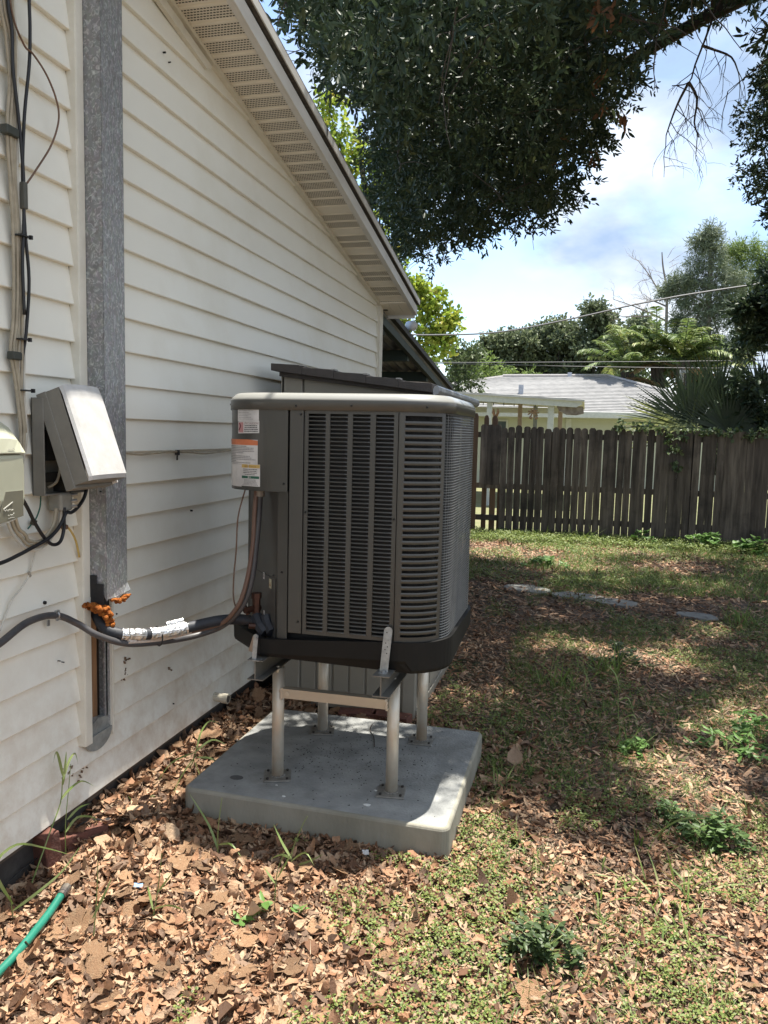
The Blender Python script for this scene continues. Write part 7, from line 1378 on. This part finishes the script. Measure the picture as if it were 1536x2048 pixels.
# plane of the wall is x = 0, so stalks near it are described in (x, y, z) offsets
stalk((.03, 2.06, 0), [(0, 0, 0), (.01, .10, .16), (.015, .15, .24), (.02, .155, .31), (.02, .16, .34)], [[(.02, .158, .33), (.02, .14, .40), (.02, .125, .43), (.02, .11, .40)], [(.02, .158, .32), (.02, .19, .37), (.02, .225, .385), (.02, .24, .34)], [(.015, .15, .25), (.02, .19, .27), (.02, .26, .27), (.02, .33, .22)], [(.018, .16, .30), (.02, .17, .36), (.02, .178, .41)]], 'tall jointed grass stalk leaning over the siding left of the open chase', .0028)
stalk((.04, 2.24, .02), [(0, 0, 0), (0, .0, .12), (.0, .02, .24), (0, .035, .33)], [[(0, .0, .10), (.01, .05, .13), (.02, .12, .10), (.02, .15, .07)], [(0, .01, .14), (.01, .06, .16), (.02, .11, .155)]], 'thin upright grass stalk right behind the two bricks', .002)
stalk((.09, 1.92, 0), [(0, 0, 0), (.0, -.01, .09)], [[(0, 0, .06), (-.02, -.05, .20), (.0, .02, .24), (.03, .12, .18), (.05, .20, .12)], [(0, 0, .04), (.04, .06, .07), (.07, .14, .10), (.09, .20, .15)], [(0, 0, .02), (.03, .02, .015), (.06, .07, .02)]], 'arching pale grass blades at the left edge below the siding')
stalk((.14, 2.92, .06), [(0, 0, 0), (.02, .01, .05), (.03, .02, .10)], [[(.03, .02, .10), (.02, .08, .15), (.01, .18, .16), (.02, .26, .12)], [(.02, .02, .08), (-.02, -.10, .08), (-.03, -.22, .03)], [(.02, .02, .06), (.03, -.12, .03), (.05, -.26, -.03)], [(.03, .02, .06), (.10, .04, .05), (.16, .02, -.01)], [(.03, .0, .05), (.10, -.08, .02), (.14, -.14, -.03)], [(.02, .02, .08), (.06, .10, .11), (.10, .16, .07)]], 'pale sunlit grass stalk sprawling over the leaf pile beside the pad', .0028)
stalk((.10, 2.60, .02), [(0, 0, 0), (.0, .02, .04)], [[(0, .02, .03), (-.01, -.02, .06), (-.02, -.04, .09)], [(0, .02, .04), (.02, .10, .04)], [(0, .0, .02), (.03, .04, .06), (.04, .07, .03)]], 'short pale grass stalk at the foot of the siding under the chase')
stalk((.52, 2.43, 0), [(0, 0, 0), (.0, .0, .10), (.01, .01, .22)], [[(0, 0, .03), (-.05, .03, .10), (-.14, .05, .20)], [(0, 0, .05), (.05, .0, .06), (.10, -.02, .03)]], 'upright thin grass stalk in front of the left corner of the concrete pad')
stalk((.80, 2.42, 0), [(0, 0, 0), (.0, .01, .07), (.03, .02, .16), (.05, .02, .20)], [[(0, 0, .05), (-.04, .01, .10), (-.08, .03, .15)], [(0, 0, .04), (.05, .0, .08), (.09, -.02, .05)], [(.0, .0, .02), (.06, .02, .04), (.10, .04, .06)], [(0, 0, .05), (-.03, -.02, .07), (-.07, -.03, .05)]], 'branching grass stalk in front of the middle of the concrete pad')
stalk((.38, 1.90, 0), [(0, 0, 0), (.0, .02, .12), (.0, .03, .24)], [[(0, .0, .08), (.02, .03, .14), (.03, .05, .18)]], 'single vertical grass stalk rising from the leaves at lower left')
stalk((.50, 2.02, 0), [(0, 0, 0), (.01, .02, .10), (.02, .03, .22)], [[(.01, .02, .10), (.05, .04, .16)], [(.0, .01, .05), (-.03, .03, .11)], [(.0, .01, .05), (.06, .0, .08), (.12, -.01, .08)]], 'slanting grass stalk among the sunlit leaves right of the hose')
stalk((.82, 2.22, 0), [(0, 0, 0), (.0, .02, .10), (.02, .03, .17)], [[(.0, .0, .08), (-.04, .01, .12)], [(.01, .0, .10), (.05, .02, .18)]], 'short grass stalk beside the broad leaved seedling')
stalk((1.96, 3.95, 0), [(0, 0, 0), (-.02, .0, .12), (-.03, .0, .26), (-.03, 0, .36)], [[(-.03, 0, .22), (.02, 0, .24), (.06, 0, .12)], [(-.02, 0, .12), (.05, 0, .16), (.08, .02, .05)], [(-.03, 0, .30), (-.05, 0, .36), (-.09, 0, .40)]], 'tall pale grass stalk in the middle of the shaded yard')
stalk((2.03, 2.98, 0), [(0, 0, 0), (.02, .0, .05)], [[(0, 0, .03), (.08, .03, .09), (.17, .05, .11), (.25, .06, .10)]], 'long pale grass blade arching left of the leafy weed')
# broad-leaved weeds
def weed(x, y, label, n, R_, Hh_, L, W, mat, seed, z0=0.0):
    t = thing('weed_plant', label, 'weed', (x, y, z0), 'leafy weeds in the yard'); g_ = np.random.default_rng(seed); m = MB(); Ps = []; Ds = []
    rg_ = random.Random(seed)
    for k in range(n):
        a = rg_.uniform(0, 6.28); rad_ = R_ * rg_.random() ** .6 * (1 + .35 * math.sin(2 * a + seed)); h = Hh_ * (1 - .55 * (rad_ / R_) ** 2) * rg_.uniform(.25, 1.25); tip = Vector((x + rad_ * math.cos(a), y + rad_ * math.sin(a), z0 + h))
        m.tube(spline([(x, y, z0), (x + .3 * rad_ * math.cos(a), y + .3 * rad_ * math.sin(a), z0 + h * .6), tip], 3), .0016, 4, cap=False)
        for q in range(7):
            b = 2 * math.pi * q / 7 + rg_.uniform(-.3, .3); Ps.append(tuple(tip - Vector((0, 0, .012 * (q % 3))))); Ds.append((math.cos(b), math.sin(b), rg_.uniform(-.3, .35)))
    m.build('stem', stem_m, t); V, F = leaves(np.array(Ps), np.array(Ds), L * g_.uniform(.7, 1.2, len(Ps)), W * g_.uniform(.8, 1.2, len(Ps)), fold=.25, droop=.25, rng=UPR(g_))
    o = bpy.data.objects.new('foliage', np_mesh('foliage', V, F, mat, np.clip(g_.normal(.5, .2, len(F)), 0, 1))); link(o, t)
weed_dark = M('weed_dark', (0, 0, 0), attr=[(.03, .055, .018), (.055, .09, .028), (.09, .13, .04)], rough=.5, transl=.3)
weed_mid = M('weed_mid', (0, 0, 0), attr=[(.07, .15, .035), (.12, .23, .05), (.18, .30, .08)], rough=.5, transl=.35)
weed_shade = M('weed_shade', (0, 0, 0), attr=[(.05, .10, .03), (.09, .155, .04), (.13, .20, .06)], rough=.5, transl=.3)
weed(1.66, 2.20, 'bushy dark green weed in the sunlit foreground at lower right', 60, .10, .12, .024, .014, weed_dark, 1)
weed(2.25, 3.05, 'low leafy green weed in the shade near the right edge', 60, .12, .11, .030, .016, weed_shade, 2)
weed(2.12, 3.20, 'smaller leafy weed just behind the low leafy one near the right edge', 18, .08, .08, .026, .014, weed_shade, 12)
weed(2.45, 3.98, 'palmate leaved weed lit by the sun at the right edge', 12, .13, .13, .055, .020, weed_mid, 3)
weed(2.60, 4.22, 'second palmate leaved weed farther back at the right edge', 14, .14, .14, .055, .022, weed_mid, 4)
weed(.80, 2.13, 'small seedling with broad green leaves on the dry leaves, centre foreground', 4, .06, .05, .040, .022, weed_mid, 5)
weed(.92, 2.17, 'smaller seedling right of the broad leaved one in the centre foreground', 3, .04, .05, .032, .018, weed_mid, 15)
weed(2.02, 3.86, 'clover like weed in the sunlit patch right of the pad', 16, .10, .07, .026, .02, weed_mid, 6)
weed(2.0, 5.4, 'dark weed in the shade behind the tall grass tuft', 22, .16, .14, .04, .024, weed_dark, 7)
weed(1.35, 9.3, 'light green weed between the stepping stones and the fence', 24, .25, .10, .06, .04, weed_mid, 8)
weed(3.4, 11.6, 'green weed at the shaded foot of the fence at right', 24, .3, .22, .07, .06, weed_mid, 9)
weed(4.0, 11.5, 'round leaved weed at the foot of the fence near the right edge', 26, .3, .2, .08, .07, weed_mid, 10)
weed(2.6, 11.9, 'small weed under the middle of the fence', 18, .2, .16, .06, .05, weed_mid, 11)
